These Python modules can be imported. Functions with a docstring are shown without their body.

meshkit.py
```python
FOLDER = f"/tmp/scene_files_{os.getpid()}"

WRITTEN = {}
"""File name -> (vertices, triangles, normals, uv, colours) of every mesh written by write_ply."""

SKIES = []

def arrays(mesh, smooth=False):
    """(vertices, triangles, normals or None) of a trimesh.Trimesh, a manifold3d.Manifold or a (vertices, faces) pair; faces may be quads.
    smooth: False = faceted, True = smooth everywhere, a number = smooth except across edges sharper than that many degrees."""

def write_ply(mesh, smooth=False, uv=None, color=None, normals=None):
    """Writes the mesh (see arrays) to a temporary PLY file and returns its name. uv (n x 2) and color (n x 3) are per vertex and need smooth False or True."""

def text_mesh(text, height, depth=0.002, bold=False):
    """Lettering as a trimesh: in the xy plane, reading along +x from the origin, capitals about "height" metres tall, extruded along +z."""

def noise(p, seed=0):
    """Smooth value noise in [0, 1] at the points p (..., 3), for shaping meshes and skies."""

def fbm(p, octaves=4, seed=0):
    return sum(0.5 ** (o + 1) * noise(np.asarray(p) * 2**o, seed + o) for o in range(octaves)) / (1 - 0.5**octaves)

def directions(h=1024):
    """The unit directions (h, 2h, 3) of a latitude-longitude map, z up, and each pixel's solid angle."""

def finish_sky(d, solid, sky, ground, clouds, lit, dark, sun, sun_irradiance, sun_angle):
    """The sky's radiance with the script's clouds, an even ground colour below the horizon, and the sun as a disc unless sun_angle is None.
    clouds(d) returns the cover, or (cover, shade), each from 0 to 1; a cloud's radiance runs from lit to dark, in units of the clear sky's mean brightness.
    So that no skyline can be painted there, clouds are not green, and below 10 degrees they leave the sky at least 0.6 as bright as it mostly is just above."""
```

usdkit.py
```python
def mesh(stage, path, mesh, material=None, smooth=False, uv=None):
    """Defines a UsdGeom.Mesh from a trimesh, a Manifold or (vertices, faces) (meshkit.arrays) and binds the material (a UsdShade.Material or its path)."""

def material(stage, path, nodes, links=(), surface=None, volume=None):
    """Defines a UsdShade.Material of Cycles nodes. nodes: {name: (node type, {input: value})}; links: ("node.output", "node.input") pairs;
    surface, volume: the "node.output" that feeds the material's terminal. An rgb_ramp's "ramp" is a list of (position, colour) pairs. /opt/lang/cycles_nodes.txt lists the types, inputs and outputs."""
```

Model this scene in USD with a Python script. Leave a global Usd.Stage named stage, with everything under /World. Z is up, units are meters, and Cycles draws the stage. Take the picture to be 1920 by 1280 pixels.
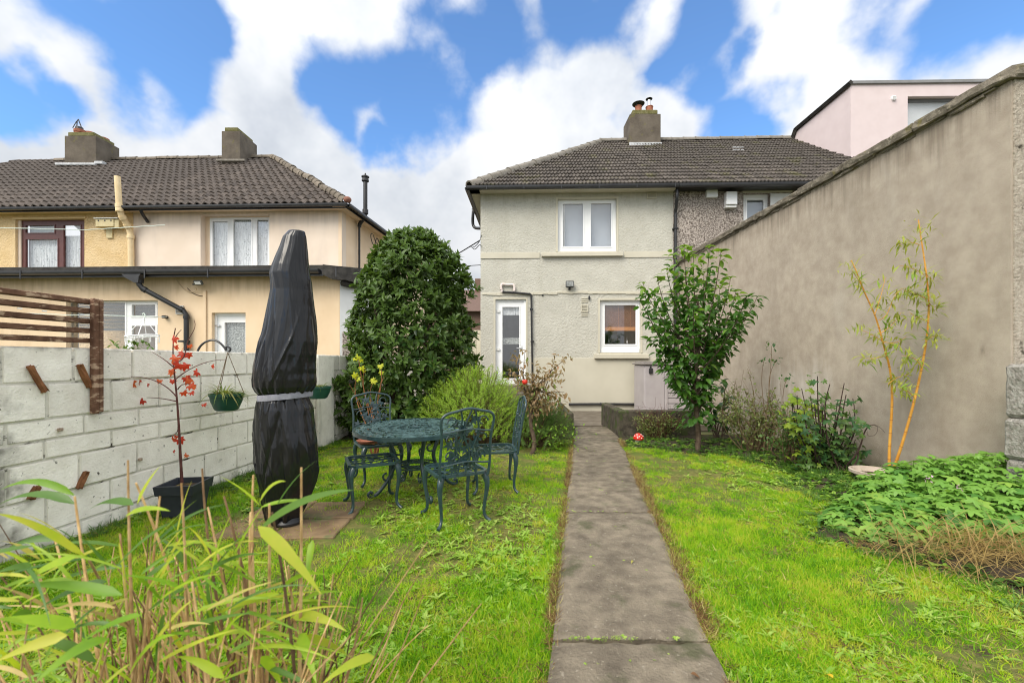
import math
import numpy as np
import trimesh
import manifold3d as m3
import usdkit
import meshkit
from pxr import Usd, UsdGeom, UsdLux, UsdShade, Gf, Sdf, Vt

stage = Usd.Stage.CreateInMemory()
UsdGeom.SetStageUpAxis(stage, "Z")
UsdGeom.SetStageMetersPerUnit(stage, 1.0)
UsdGeom.Xform.Define(stage, "/World")
rng = np.random.default_rng(11)

# ------------------------------------------------------------------ camera
CAM_H, FPX, PX, PY = 1.35, 800.0, 960.0, 675.0
cam = UsdGeom.Camera.Define(stage, "/World/camera")
cam.CreateHorizontalApertureAttr(36.0)
cam.CreateVerticalApertureAttr(24.0)
cam.CreateFocalLengthAttr(36.0 * FPX / 1920)
cam.CreateVerticalApertureOffsetAttr(36.0 * (PY - 640) / 1920)
cam.CreateClippingRangeAttr(Gf.Vec2f(0.05, 2000))
cam.CreateFStopAttr(2.8)
cam.CreateFocusDistanceAttr(6.0)
cam.CreateExposureAttr(1.06)
cam.AddTranslateOp().Set(Gf.Vec3d(0, 0, CAM_H))
cam.AddRotateXOp().Set(90.0)

# ------------------------------------------------------------------ light
SUN = np.array([-0.55, -0.62, 0.80]); SUN /= np.linalg.norm(SUN)
sun = UsdLux.DistantLight.Define(stage, "/World/sun")
sun.CreateIntensityAttr(0.40)
sun.CreateAngleAttr(34.0)
sun.CreateColorAttr(Gf.Vec3f(1.0, 0.91, 0.78))
sun.CreateNormalizeAttr(True)
sun.AddRotateZOp().Set(math.degrees(math.atan2(-SUN[0], SUN[1])))
sun.AddRotateXOp().Set(-math.degrees(math.acos(SUN[2])) )

# ------------------------------------------------------------------ sky
def sky_material():
    nodes = {
        "tc": ("texture_coordinate", {}),
        "nrm": ("vector_math", {"math_type": "normalize"}),
        "sky": ("sky_texture", {"sky_type": "single_scattering", "sun_disc": False,
                                "sun_elevation": math.asin(SUN[2]), "sun_rotation": math.atan2(SUN[0], SUN[1]),
                                "air_density": 1.0, "aerosol_density": 0.35, "ozone_density": 1.8}),
        "warpn": ("noise_texture", {"scale": 5.0, "detail": 5.0, "roughness": 0.6}),
        "warpc": ("vector_math", {"math_type": "subtract", "vector2": (0.5, 0.5, 0.5)}),
        "warps": ("vector_math", {"math_type": "scale", "scale": 0.12}),
        "warp": ("vector_math", {"math_type": "add"}),
    }
    links = [("tc.generated", "nrm.vector1"), ("nrm.vector", "warpn.vector"), ("warpn.color", "warpc.vector1"),
             ("warpc.vector", "warps.vector1"), ("nrm.vector", "warp.vector1"), ("warps.vector", "warp.vector2"),
             ("nrm.vector", "sky.vector")]
    # gaps of blue between the clouds: (direction px, radius)
    gaps = [(275, 40, .115), (335, 110, .11), (245, 140, .07), (105, 165, .045), (30, 200, .045), (205, 100, .05), (350, 20, .06), (400, 60, .04),
            (612, 165, .05), (680, 185, .10), (705, 258, .055), (760, 165, .10), (820, 110, .11), (860, 50, .12), (655, 235, .06), (725, 225, .06),
            (950, 40, .10), (1050, 0, .10), (1150, 10, .09), (1300, 60, .10), (1340, 140, .075), (1390, 215, .08), (1380, 110, .045), (920, 110, .06),
            (1255, 120, .045), (1415, 245, .045), (1690, 0, .08), (1790, 15, .09), (1880, 10, .08), (240, 85, .06)]
    prev = None
    for k, (u, v, r) in enumerate(gaps):
        d = np.array([(u - PX) / FPX, 1.0, (PY - v) / FPX]); d /= np.linalg.norm(d)
        nodes[f"gd{k}"] = ("vector_math", {"math_type": "distance", "vector2": tuple(d)})
        nodes[f"gm{k}"] = ("math", {"math_type": "multiply_add", "value2": -1.0 / (r * .84), "value3": 1.0})
        links += [("warp.vector", f"gd{k}.vector1"), (f"gd{k}.value", f"gm{k}.value1")]
        if prev:
            nodes[f"gx{k}"] = ("math", {"math_type": "smoothmax", "value3": 0.25})
            links += [(prev, f"gx{k}.value1"), (f"gm{k}.value", f"gx{k}.value2")]
            prev = f"gx{k}.value"
        else:
            prev = f"gm{k}.value"
    nodes |= {
        # gaps elsewhere in the sky, of the same kind
        "wide": ("noise_texture", {"scale": 2.2, "detail": 4.0, "roughness": 0.55}),
        "wideo": ("vector_math", {"math_type": "add", "vector2": (7.3, 2.1, 4.4)}),
        "widem": ("math", {"math_type": "multiply_add", "value2": 4.5, "value3": -2.9}),
        "gap": ("math", {"math_type": "maximum"}),
        "fine": ("noise_texture", {"scale": 9.0, "detail": 7.0, "roughness": 0.54}),
        "finem": ("math", {"math_type": "multiply_add", "value2": 1.5, "value3": -0.76}),
        "puff": ("voronoi_texture", {"scale": 10.0, "feature": "f1", "detail": 0.0}), "puffm": ("math", {"math_type": "multiply_add", "value2": 1.2, "value3": -0.66}), "finep": ("math", {"math_type": "add"}), "field": ("math", {"math_type": "add"}),
        "cover": ("map_range", {"range_type": "smoothstep", "from_min": -0.36, "from_max": 0.46, "to_min": 1.0, "to_max": 0.02, "clamp": True}),
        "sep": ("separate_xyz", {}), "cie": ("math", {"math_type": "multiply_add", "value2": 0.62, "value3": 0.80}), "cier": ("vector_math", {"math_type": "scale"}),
        # clouds towards the sun brightened (forward scattering), a lobe added to lift the foreground
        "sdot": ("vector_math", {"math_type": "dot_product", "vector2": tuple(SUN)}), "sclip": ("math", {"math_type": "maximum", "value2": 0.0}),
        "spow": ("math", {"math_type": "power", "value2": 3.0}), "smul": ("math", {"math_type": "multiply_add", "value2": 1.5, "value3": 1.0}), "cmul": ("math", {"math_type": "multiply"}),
        "shaden": ("noise_texture", {"scale": 3.6, "detail": 6.0, "roughness": 0.55}),
        "shade": ("rgb_ramp", {"ramp": [(0.30, (3.7, 4.0, 4.5)), (0.42, (4.8, 5.05, 5.4)), (0.54, (5.9, 6.02, 6.2)), (1, (6.6, 6.6, 6.62))]}),
        "blue": ("mix_color", {"blend_type": "multiply", "fac": 1.0, "b": (0.98, 1.40, 1.74), "use_clamp": False}),
        "mix": ("mix_color", {"blend_type": "mix", "use_clamp": False}),
        "bg": ("background_shader", {"strength": 0.075}),
    }
    links += [("nrm.vector", "wideo.vector1"), ("wideo.vector", "wide.vector"), ("wide.fac", "widem.value1"),
              (prev, "gap.value1"), ("widem.value", "gap.value2"), ("nrm.vector", "fine.vector"), ("fine.fac", "finem.value1"),
              ("gap.value", "field.value1"), ("nrm.vector", "puff.vector"), ("puff.distance", "puffm.value1"), ("puffm.value", "finep.value1"), ("finem.value", "finep.value2"), ("finep.value", "field.value2"), ("field.value", "cover.value"),
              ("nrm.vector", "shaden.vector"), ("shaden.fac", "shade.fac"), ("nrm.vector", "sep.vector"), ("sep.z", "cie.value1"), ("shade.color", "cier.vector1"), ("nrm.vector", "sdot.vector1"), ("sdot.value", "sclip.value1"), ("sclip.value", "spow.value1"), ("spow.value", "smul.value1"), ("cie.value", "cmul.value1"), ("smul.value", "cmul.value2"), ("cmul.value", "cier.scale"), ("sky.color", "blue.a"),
              ("blue.result", "mix.a"), ("cier.vector", "mix.b"), ("cover.result", "mix.fac"), ("mix.result", "bg.color")]
    return usdkit.material(stage, "/World/Looks/sky", nodes, links, surface="bg.background")


UsdGeom.Scope.Define(stage, "/World/Looks")
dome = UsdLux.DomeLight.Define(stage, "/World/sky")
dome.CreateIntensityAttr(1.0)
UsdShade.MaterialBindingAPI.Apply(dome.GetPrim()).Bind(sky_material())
dome.GetPrim().SetCustomDataByKey("kind", "structure")
dome.GetPrim().SetCustomDataByKey("label", "blue sky with broken white cumulus clouds")
dome.GetPrim().SetCustomDataByKey("category", "sky")

# ------------------------------------------------------------------ helpers: materials
def lin(r, g, b):
    f = lambda c: (c / 255 / 12.92) if c / 255 <= 0.04045 else ((c / 255 + 0.055) / 1.055) ** 2.4
    return (f(r), f(g), f(b))


def mat(name, c1, c2=None, scale=6.0, detail=6.0, rough=0.8, bump=None, spots=None, streak=None, big=None, vary=0.0,
        metallic=0.0, spec=0.3, coat=0.0, stretch=(1, 1, 1), ramp=(0.35, 0.65), rough2=None, spots2=None):
    """A rough surface of two tones. bump = (scale, strength, distance[, kind]); spots = (colour, scale, lo, hi[, stretch]); big = (scale, lo, hi) slow tone; vary = tone from piece to piece."""
    c2 = c2 or c1
    N = {"geo": ("geometry", {}),
         "map": ("mapping", {"scale": stretch}),
         "n1": ("noise_texture", {"scale": scale, "detail": detail, "roughness": 0.6}),
         "r1": ("rgb_ramp", {"ramp": [(ramp[0], c1), (ramp[1], c2)]}),
         "p": ("principled_bsdf", {"roughness": rough, "metallic": metallic, "specular_ior_level": spec, "coat_weight": coat, "coat_roughness": 0.15})}
    L = [("geo.position", "map.vector"), ("map.vector", "n1.vector"), ("n1.fac", "r1.fac")]
    col = "r1.color"
    if big:
        N |= {"nb": ("noise_texture", {"scale": big[0], "detail": 3.0}),
              "rb": ("map_range", {"from_min": 0.3, "from_max": 0.7, "to_min": big[1], "to_max": big[2], "clamp": True}),
              "mb": ("vector_math", {"math_type": "scale"})}
        L += [("geo.position", "nb.vector"), ("nb.fac", "rb.value"), (col, "mb.vector1"), ("rb.result", "mb.scale")]
        col = "mb.vector"
    for tag_, sp in (("s", spots), ("t", streak), ("w", spots2)):
        if sp:
            N |= {f"{tag_}m": ("mapping", {"scale": sp[4] if len(sp) > 4 else (1, 1, 1), "location": (3.1, 1.7, 5.2) if tag_ == "w" else (0, 0, 0)}),
                  f"{tag_}n": ("noise_texture", {"scale": sp[1], "detail": 6.0, "roughness": 0.62}),
                  f"{tag_}r": ("map_range", {"range_type": "smoothstep", "from_min": sp[2], "from_max": sp[3], "to_min": 0.0, "to_max": sp[5] if len(sp) > 5 else 1.0, "clamp": True}),
                  f"{tag_}x": ("mix_color", {"blend_type": "mix", "b": sp[0]})}
            L += [("geo.position", f"{tag_}m.vector"), (f"{tag_}m.vector", f"{tag_}n.vector"), (f"{tag_}n.fac", f"{tag_}r.value"),
                  (f"{tag_}r.result", f"{tag_}x.fac"), (col, f"{tag_}x.a")]
            col = f"{tag_}x.result"
    if vary:
        N |= {"oi": ("object_info", {}), "va": ("math", {"math_type": "add"}), "vf": ("math", {"math_type": "fraction"}),
              "vr": ("map_range", {"from_min": 0.0, "from_max": 1.0, "to_min": 1 - vary, "to_max": 1 + vary}),
              "vs": ("vector_math", {"math_type": "scale"})}
        L += [("oi.random", "va.value1"), ("geo.random_per_island", "va.value2"), ("va.value", "vf.value1"), ("vf.value", "vr.value"),
              (col, "vs.vector1"), ("vr.result", "vs.scale")]
        col = "vs.vector"
    L.append((col, "p.base_color"))
    if rough2 is not None:
        N["rr"] = ("map_range", {"from_min": 0.35, "from_max": 0.65, "to_min": rough, "to_max": rough2, "clamp": True})
        L += [("n1.fac", "rr.value"), ("rr.result", "p.roughness")]
    if bump:
        kind = bump[3] if len(bump) > 3 else "noise"
        if kind == "voronoi":
            N["bn"] = ("voronoi_texture", {"scale": bump[0], "feature": "smooth_f1", "smoothness": 0.6, "detail": 2.0})
            out = "bn.distance"
        else:
            N["bn"] = ("noise_texture", {"scale": bump[0], "detail": 5.0, "roughness": 0.6})
            out = "bn.fac"
        N["bm"] = ("mapping", {"scale": bump[4] if len(bump) > 4 else (1, 1, 1)})
        N["b"] = ("bump", {"strength": bump[1], "distance": bump[2], "invert": kind == "voronoi"})
        L += [("geo.position", "bm.vector"), ("bm.vector", "bn.vector"), (out, "b.height"), ("b.normal", "p.normal")]
    return usdkit.material(stage, f"/World/Looks/{name}", N, L, surface="p.BSDF")


def leafmat(name, colours, trans=0.35, rough=0.45, spec=0.35, nscale=9.0, namp=0.35):
    """Leaves: each its own tone from the list of colours, thin enough to let light through."""
    n = len(colours)
    N = {"geo": ("geometry", {}), "oi": ("object_info", {}), "add": ("math", {"math_type": "add"}), "fr": ("math", {"math_type": "fraction"}),
         "nz": ("noise_texture", {"scale": nscale, "detail": 3.0}),
         "nm": ("math", {"math_type": "multiply_add", "value2": namp, "value3": -namp / 2}),
         "ad2": ("math", {"math_type": "add", "use_clamp": True}),
         "r": ("rgb_ramp", {"ramp": [(i / max(n - 1, 1), c) for i, c in enumerate(colours)] if n > 1 else [(0, colours[0]), (1, colours[0])]}),
         "p": ("principled_bsdf", {"roughness": rough, "specular_ior_level": spec}),
         "lt": ("vector_math", {"math_type": "multiply", "vector2": (1.25, 1.2, 0.7)}),
         "t": ("translucent_bsdf", {}), "m": ("mix_closure", {"fac": trans})}
    L = [("oi.random", "add.value1"), ("geo.random_per_island", "add.value2"), ("add.value", "fr.value1"), ("geo.position", "nz.vector"),
         ("nz.fac", "nm.value1"), ("fr.value", "ad2.value1"), ("nm.value", "ad2.value2"), ("ad2.value", "r.fac"), ("r.color", "p.base_color"),
         ("r.color", "lt.vector1"), ("lt.vector", "t.color"), ("p.BSDF", "m.closure1"), ("t.BSDF", "m.closure2")]
    return usdkit.material(stage, f"/World/Looks/{name}", N, L, surface="m.closure")


def panemat(name, tint=(0.98, 0.985, 0.985), refl=0.95, normal=0.085):
    """A window pane: light passes, and it mirrors more the flatter one looks along it."""
    N = {"lw": ("layer_weight", {"blend": 0.5}), "pw": ("math", {"math_type": "power", "value2": 4.0}), "f": ("math", {"math_type": "multiply_add", "value2": 0.9 - normal, "value3": normal}),
         "t": ("transparent_bsdf", {"color": tint}), "g": ("glossy_bsdf", {"color": (refl,) * 3, "roughness": 0.02}), "m": ("mix_closure", {})}
    return usdkit.material(stage, f"/World/Looks/{name}", N, [("lw.facing", "pw.value1"), ("pw.value", "f.value1"), ("f.value", "m.fac"), ("t.BSDF", "m.closure1"), ("g.BSDF", "m.closure2")], surface="m.closure")


# ------------------------------------------------------------------ helpers: prims
_count = {}
_base = {"/World": np.zeros(3)}


def numbered(parent, name):
    k = (parent, name)
    _count[k] = _count.get(k, -1) + 1
    return f"{parent}/{name}" + (f"_{_count[k]:03d}" if _count[k] else "")


def tag(o, label=None, cat=None, group=None, kind=None):
    p = o.GetPrim() if hasattr(o, "GetPrim") else o
    for k, v in (("label", label), ("category", cat), ("group", group), ("kind", kind)):
        if v:
            p.SetCustomDataByKey(k, v)
    return o


def thing(name, label, cat, loc=(0, 0, 0), group=None, kind=None):
    """An Xform at the thing's base; its parts are given in world coordinates and stored relative to it."""
    path = numbered("/World", name)
    x = UsdGeom.Xform.Define(stage, path)
    x.AddTranslateOp().Set(Gf.Vec3d(*map(float, loc)))
    _base[path] = np.array(loc, float)
    tag(x, label, cat, group, kind)
    return path


def obj(name, mesh, m, parent="/World", smooth=False, label=None, kind=None, cat=None, group=None):
    """One Mesh prim. Vertices are world coordinates."""
    path = numbered(parent, name)
    v, f = mesh if isinstance(mesh, tuple) else meshkit.arrays(mesh)[:2]
    b = _base.get(parent, None)
    o = usdkit.mesh(stage, path, (np.asarray(v) - b, f), m, smooth)
    _base[path] = b
    tag(o, label, cat, group, kind)
    return path


def copies(first, places, labels, group=None):
    """References of a finished thing at other places: (x, y, z, degrees)."""
    out = []
    name = first.split("/")[-1]
    for (x, y, z, a), lab in zip(places, labels):
        path = numbered("/World", name)
        xf = UsdGeom.Xform.Define(stage, path)
        xf.GetPrim().GetReferences().AddInternalReference(first)
        xf.ClearXformOpOrder()
        xf.MakeMatrixXform().Set(Gf.Matrix4d().SetRotate(Gf.Rotation(Gf.Vec3d(0, 0, 1), a)) * Gf.Matrix4d().SetTranslate(Gf.Vec3d(x, y, z)))
        xf.GetPrim().SetInstanceable(True)
        tag(xf, lab, stage.GetPrimAtPath(first).GetCustomDataByKey("category"), group)
        out.append(path)
    return out


# ------------------------------------------------------------------ helpers: geometry, all (vertices, faces)
def cat(ms):
    vs, fs, n = [], [], 0
    for v, f in ms:
        f = np.asarray(f)
        if f.ndim == 2 and f.shape[1] == 4:
            f = np.vstack([f[:, [0, 1, 2]], f[:, [0, 2, 3]]])
        vs.append(np.asarray(v, float)); fs.append(f + n); n += len(v)
    return np.vstack(vs), np.vstack(fs)


def arr(m):
    v, f = meshkit.arrays(m)[:2]
    return np.array(v, float), np.array(f)


def cbox(size, bevel=0.0):
    """A box about the origin with chamfered edges."""
    s = np.array(size, float) / 2
    b = min(bevel, 0.45 * s.min() * 2 * 0.5)
    if b <= 0:
        return arr(trimesh.creation.box(size))
    pts = []
    for sx in (-1, 1):
        for sy in (-1, 1):
            for sz in (-1, 1):
                c = np.array([sx, sy, sz])
                for k in range(3):
                    o = s - b; o[k] = s[k]
                    pts.append(c * o)
    h = m3.Manifold.hull_points(np.array(pts))
    return arr(h)


def box(lo, hi, bevel=0.0):
    lo, hi = np.minimum(lo, hi).astype(float), np.maximum(lo, hi).astype(float)
    v, f = cbox(hi - lo, bevel)
    return v + (lo + hi) / 2, f


def frame_xf(mesh, o, ex, ey, ez=(0, 0, 1)):
    v, f = mesh
    R = np.stack([np.asarray(ex, float), np.asarray(ey, float), np.asarray(ez, float)], 1)
    return v @ R.T + np.asarray(o, float), (f if np.linalg.det(R) > 0 else f[:, ::-1])


def tube(pts, r, sides=8, caps=True):
    p = np.asarray(pts, float)
    n = len(p)
    r = np.broadcast_to(np.asarray(r, float), (n,))
    t = np.gradient(p, axis=0); t /= np.linalg.norm(t, axis=1, keepdims=True) + 1e-12
    a = np.zeros_like(p)
    ref = np.array([0, 0, 1.0]) if abs(t[0, 2]) < 0.9 else np.array([1.0, 0, 0])
    a0 = np.cross(t[0], ref); a0 /= np.linalg.norm(a0)
    for i in range(n):
        a0 = a0 - t[i] * (a0 @ t[i]); a0 /= np.linalg.norm(a0) + 1e-12; a[i] = a0
    b = np.cross(t, a)
    ang = np.arange(sides) * 2 * np.pi / sides
    v = p[:, None] + r[:, None, None] * (np.cos(ang)[None, :, None] * a[:, None] + np.sin(ang)[None, :, None] * b[:, None])
    i, j = np.meshgrid(np.arange(n - 1), np.arange(sides), indexing="ij")
    q = np.stack([i * sides + j, i * sides + (j + 1) % sides, (i + 1) * sides + (j + 1) % sides, (i + 1) * sides + j], -1).reshape(-1, 4)
    f = np.vstack([q[:, [0, 1, 2]], q[:, [0, 2, 3]]])
    v = v.reshape(-1, 3)
    if caps:
        k = np.arange(1, sides - 1)
        f = np.vstack([f, np.stack([np.zeros_like(k), k + 1, k], 1), (n - 1) * sides + np.stack([np.zeros_like(k), k, k + 1], 1)])
    return v, f


def spline(pts, n=24):
    from scipy.interpolate import CubicSpline
    p = np.asarray(pts, float)
    d = np.r_[0, np.cumsum(np.linalg.norm(np.diff(p, axis=0), axis=1))]
    return CubicSpline(d, p)(np.linspace(0, d[-1], n))


def lathe(profile, centre=(0, 0, 0), n=24):
    """profile: (r, z) from bottom to top outside, then back inside if hollow."""
    pr = np.asarray(profile, float)
    a = np.arange(n) * 2 * np.pi / n
    v = np.stack([pr[:, None, 0] * np.cos(a), pr[:, None, 0] * np.sin(a), np.broadcast_to(pr[:, None, 1], (len(pr), n))], -1).reshape(-1, 3)
    i, j = np.meshgrid(np.arange(len(pr) - 1), np.arange(n), indexing="ij")
    q = np.stack([i * n + j, i * n + (j + 1) % n, (i + 1) * n + (j + 1) % n, (i + 1) * n + j], -1).reshape(-1, 4)
    return v + np.asarray(centre, float), np.vstack([q[:, [0, 1, 2]], q[:, [0, 2, 3]]])


def extrude(outer, holes, depth):
    """A plate in the xy plane from z=0 to z=depth."""
    return arr(m3.CrossSection([np.asarray(outer, float)] + [np.asarray(h, float)[::-1] for h in holes], m3.FillRule.EvenOdd).extrude(depth))


def rect(a0, b0, a1, b1):
    return [(a0, b0), (a1, b0), (a1, b1), (a0, b1)]


class Wall:
    """An upright plane: origin o on the ground, running along ex; n points out of it. Pixel readings become places on it."""
    def __init__(self, o, ex, out=None):
        self.o = np.array([o[0], o[1], 0.0]); e = np.array([ex[0], ex[1], 0.0]); self.ex = e / np.linalg.norm(e)
        n = np.array([self.ex[1], -self.ex[0], 0.0])
        self.n = n if out is None or n @ np.array([out[0], out[1], 0]) > 0 else -n

    def at(self, u, v, d=0.0):
        r = np.array([(u - PX) / FPX, 1.0, (PY - v) / FPX])
        o = self.o + self.n * d
        t = (o @ self.n) / (r @ self.n)
        p = r * t
        return (p - o) @ self.ex, p[2] + CAM_H

    def s(self, u, d=0.0):
        return self.at(u, PY, d)[0]

    def z(self, u, v, d=0.0):
        return self.at(u, v, d)[1]

    def p(self, s, d, z):
        return self.o + self.ex * s + self.n * d + np.array([0, 0, z])

    def box(self, s0, s1, z0, z1, d0, d1, bevel=0.0):
        m = box((s0, d0, z0), (s1, d1, z1), bevel)
        return frame_xf(m, self.o, self.ex, self.n)

    def plate(self, outer, holes, d_front, thick):
        """Outline in (s, z); its face stands at d_front and it goes back by thick."""
        v, f = extrude(outer, holes, thick)
        v = np.stack([v[:, 0], d_front - v[:, 2], v[:, 1]], 1)
        return frame_xf((v, f[:, ::-1]), self.o, self.ex, self.n)

    def path(self, pts):
        return np.array([self.p(*q) for q in pts])


def P(u, v, Y):
    return np.array([(u - PX) / FPX * Y, Y, CAM_H - (v - PY) / FPX * Y])


def G(u, v, z=0.0):
    Y = (CAM_H - z) * FPX / (v - PY)
    return np.array([(u - PX) / FPX * Y, Y, z])


# leaves -----------------------------------------------------------------
def leaf(L=1.0, W=0.4, nseg=3, fold=0.25, curl=0.25, shape="oval", wave=0.0):
    """A leaf from the origin along +y, upper side +z."""
    t = np.linspace(0, 1, nseg + 1)
    if shape == "oval":
        w = np.sin(np.pi * np.clip(t, 0, 1) ** 0.8) ** 0.8
    elif shape == "lance":
        w = np.minimum(1, np.minimum((t + 0.03) / 0.22, (1 - t) / 0.55)); w = np.clip(w, 0, 1)
    else:
        w = np.sin(np.pi * t ** 1.2)
    w[0] = max(w[0], 0.06); w[-1] = 0.02
    y = t * L; z = -curl * L * t ** 2
    y = y * (1 - 0.25 * curl * t)
    mid = np.stack([np.zeros_like(t), y, z], 1)
    wz = fold * w * W / 2 + wave * np.sin(t * 9) * W
    lf = np.stack([-w * W / 2, y, z + wz], 1); rt = np.stack([w * W / 2, y, z + wz], 1)
    v = np.vstack([lf, mid, rt]); n = nseg + 1
    f = []
    for i in range(nseg):
        f += [(i, n + i, n + i + 1), (i, n + i + 1, i + 1), (n + i, 2 * n + i, 2 * n + i + 1), (n + i, 2 * n + i + 1, n + i + 1)]
    return v, np.array(f)


def lobed(R=1.0, lobes=5, cut=0.5, spread=1.7, cup=0.1, fine=True):
    """A palmate leaf about the origin in the xy plane, stalk end at the origin, growing to +y."""
    pts = [(0.0, 0.0)]
    a0, a1 = math.pi / 2 + spread, math.pi / 2 - spread
    for k in range(lobes):
        c = a0 + (a1 - a0) * (k + 0.5) / lobes
        h = (a1 - a0) / lobes / 2
        r = R * (1 - 0.25 * abs(k - (lobes - 1) / 2) / ((lobes - 1) / 2 + .01))
        pts += [(r * cut * math.cos(c - h), r * cut * math.sin(c - h))]
        if fine:
            pts += [(r * .78 * math.cos(c - h * .45), r * .78 * math.sin(c - h * .45))]
        pts += [(r * math.cos(c), r * math.sin(c))]
        if fine:
            pts += [(r * .78 * math.cos(c + h * .45), r * .78 * math.sin(c + h * .45))]
    pts += [(R * .75 * cut * math.cos(a1), R * .75 * cut * math.sin(a1))]
    p = np.array(pts)
    c = np.array([0, R * 0.25])
    z = -cup * ((p - c) ** 2).sum(1) / R
    v = np.vstack([[c[0], c[1], 0.04 * R], np.c_[p, z]])
    n = len(p)
    f = np.array([(0, 1 + (i + 1) % n, 1 + i) for i in range(n)])
    return v, f


def basis(d, up=(0, 0, 1), roll=None):
    """Rotations that turn +y to the directions d (n, 3), with +z near up."""
    d = np.atleast_2d(np.asarray(d, float)); d = d / (np.linalg.norm(d, axis=1, keepdims=True) + 1e-12)
    u = np.broadcast_to(np.asarray(up, float), d.shape)
    x = np.cross(d, u); bad = np.linalg.norm(x, axis=1) < 1e-3
    x[bad] = np.cross(d[bad], [1.0, 0.2, 0])
    x /= np.linalg.norm(x, axis=1, keepdims=True)
    z = np.cross(x, d)
    if roll is not None:
        c, s = np.cos(roll)[:, None], np.sin(roll)[:, None]
        x, z = x * c + z * s, z * c - x * s
    return np.stack([x, d, z], 2)


def scatter(base, pos, R, sc):
    """Copies of base at pos with rotations R and scales sc, as a list of (v, f)."""
    v, f = base
    V = np.einsum("nij,kj->nki", R, v) * np.asarray(sc)[:, None, None] + np.asarray(pos)[:, None]
    return V, f


def joined(V, f):
    n, k = V.shape[:2]
    return V.reshape(-1, 3), (f[None] + (np.arange(n) * k)[:, None, None]).reshape(-1, 3)


def leaves_as_parts(parent, V, f, m, n_parts, name="leaf", rest="foliage", smooth=False):
    """The leaves that show largest (nearest the camera) as parts, the rest as one part."""
    c = V.mean(1)
    d = np.linalg.norm(c - np.array([0, 0, CAM_H]), axis=1)
    size = np.linalg.norm(V.max(1) - V.min(1), axis=1)
    order = np.argsort(-(size / d))
    for i in order[:n_parts]:
        obj(name, (V[i], f), m, parent, smooth)
    if len(order) > n_parts:
        obj(rest, joined(V[order[n_parts:]], f), m, parent, smooth, kind="stuff")


def unit(v):
    v = np.asarray(v, float)
    return v / (np.linalg.norm(v, axis=-1, keepdims=True) + 1e-12)

# ------------------------------------------------------------------ materials
M = {}
M["soil"] = mat("soil", (.030, .023, .016), (.075, .055, .036), 22, 8, .95, (60, .9, .03), spots=((.10, .075, .04), 9, .55, .68), spots2=((.045, .06, .015), 4, .52, .66))
M["far_ground"] = mat("far_ground", (.06, .075, .025), (.10, .10, .045), 2, 6, .95)
M["turf"] = mat("turf", (.10, .11, .022), (.21, .19, .055), 16, 8, .95, (50, .9, .03), spots=((.050, .038, .022), 2.6, .60, .70), spots2=((.10, .14, .02), 3.5, .45, .62))
M["path"] = mat("path_concrete", (.116, .095, .068), (.224, .187, .134), 8.0, 12, .74, (60, .8, .016), spots=((.30, .265, .205), 40, .60, .70), spots2=((.062, .070, .028), 3.4, .54, .68, (1, 1, 1), .75), rough2=.45, ramp=(.36, .64), big=(1.3, .78, 1.22))
M["yard"] = mat("yard_concrete", (.10, .082, .06), (.19, .162, .125), 4, 8, .75, (60, .5, .008))
M["kerb"] = mat("kerb_concrete", (.035, .03, .021), (.10, .085, .062), 9, 8, .9, (40, .8, .02), spots=((.05, .065, .02), 5, .5, .62))
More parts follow.
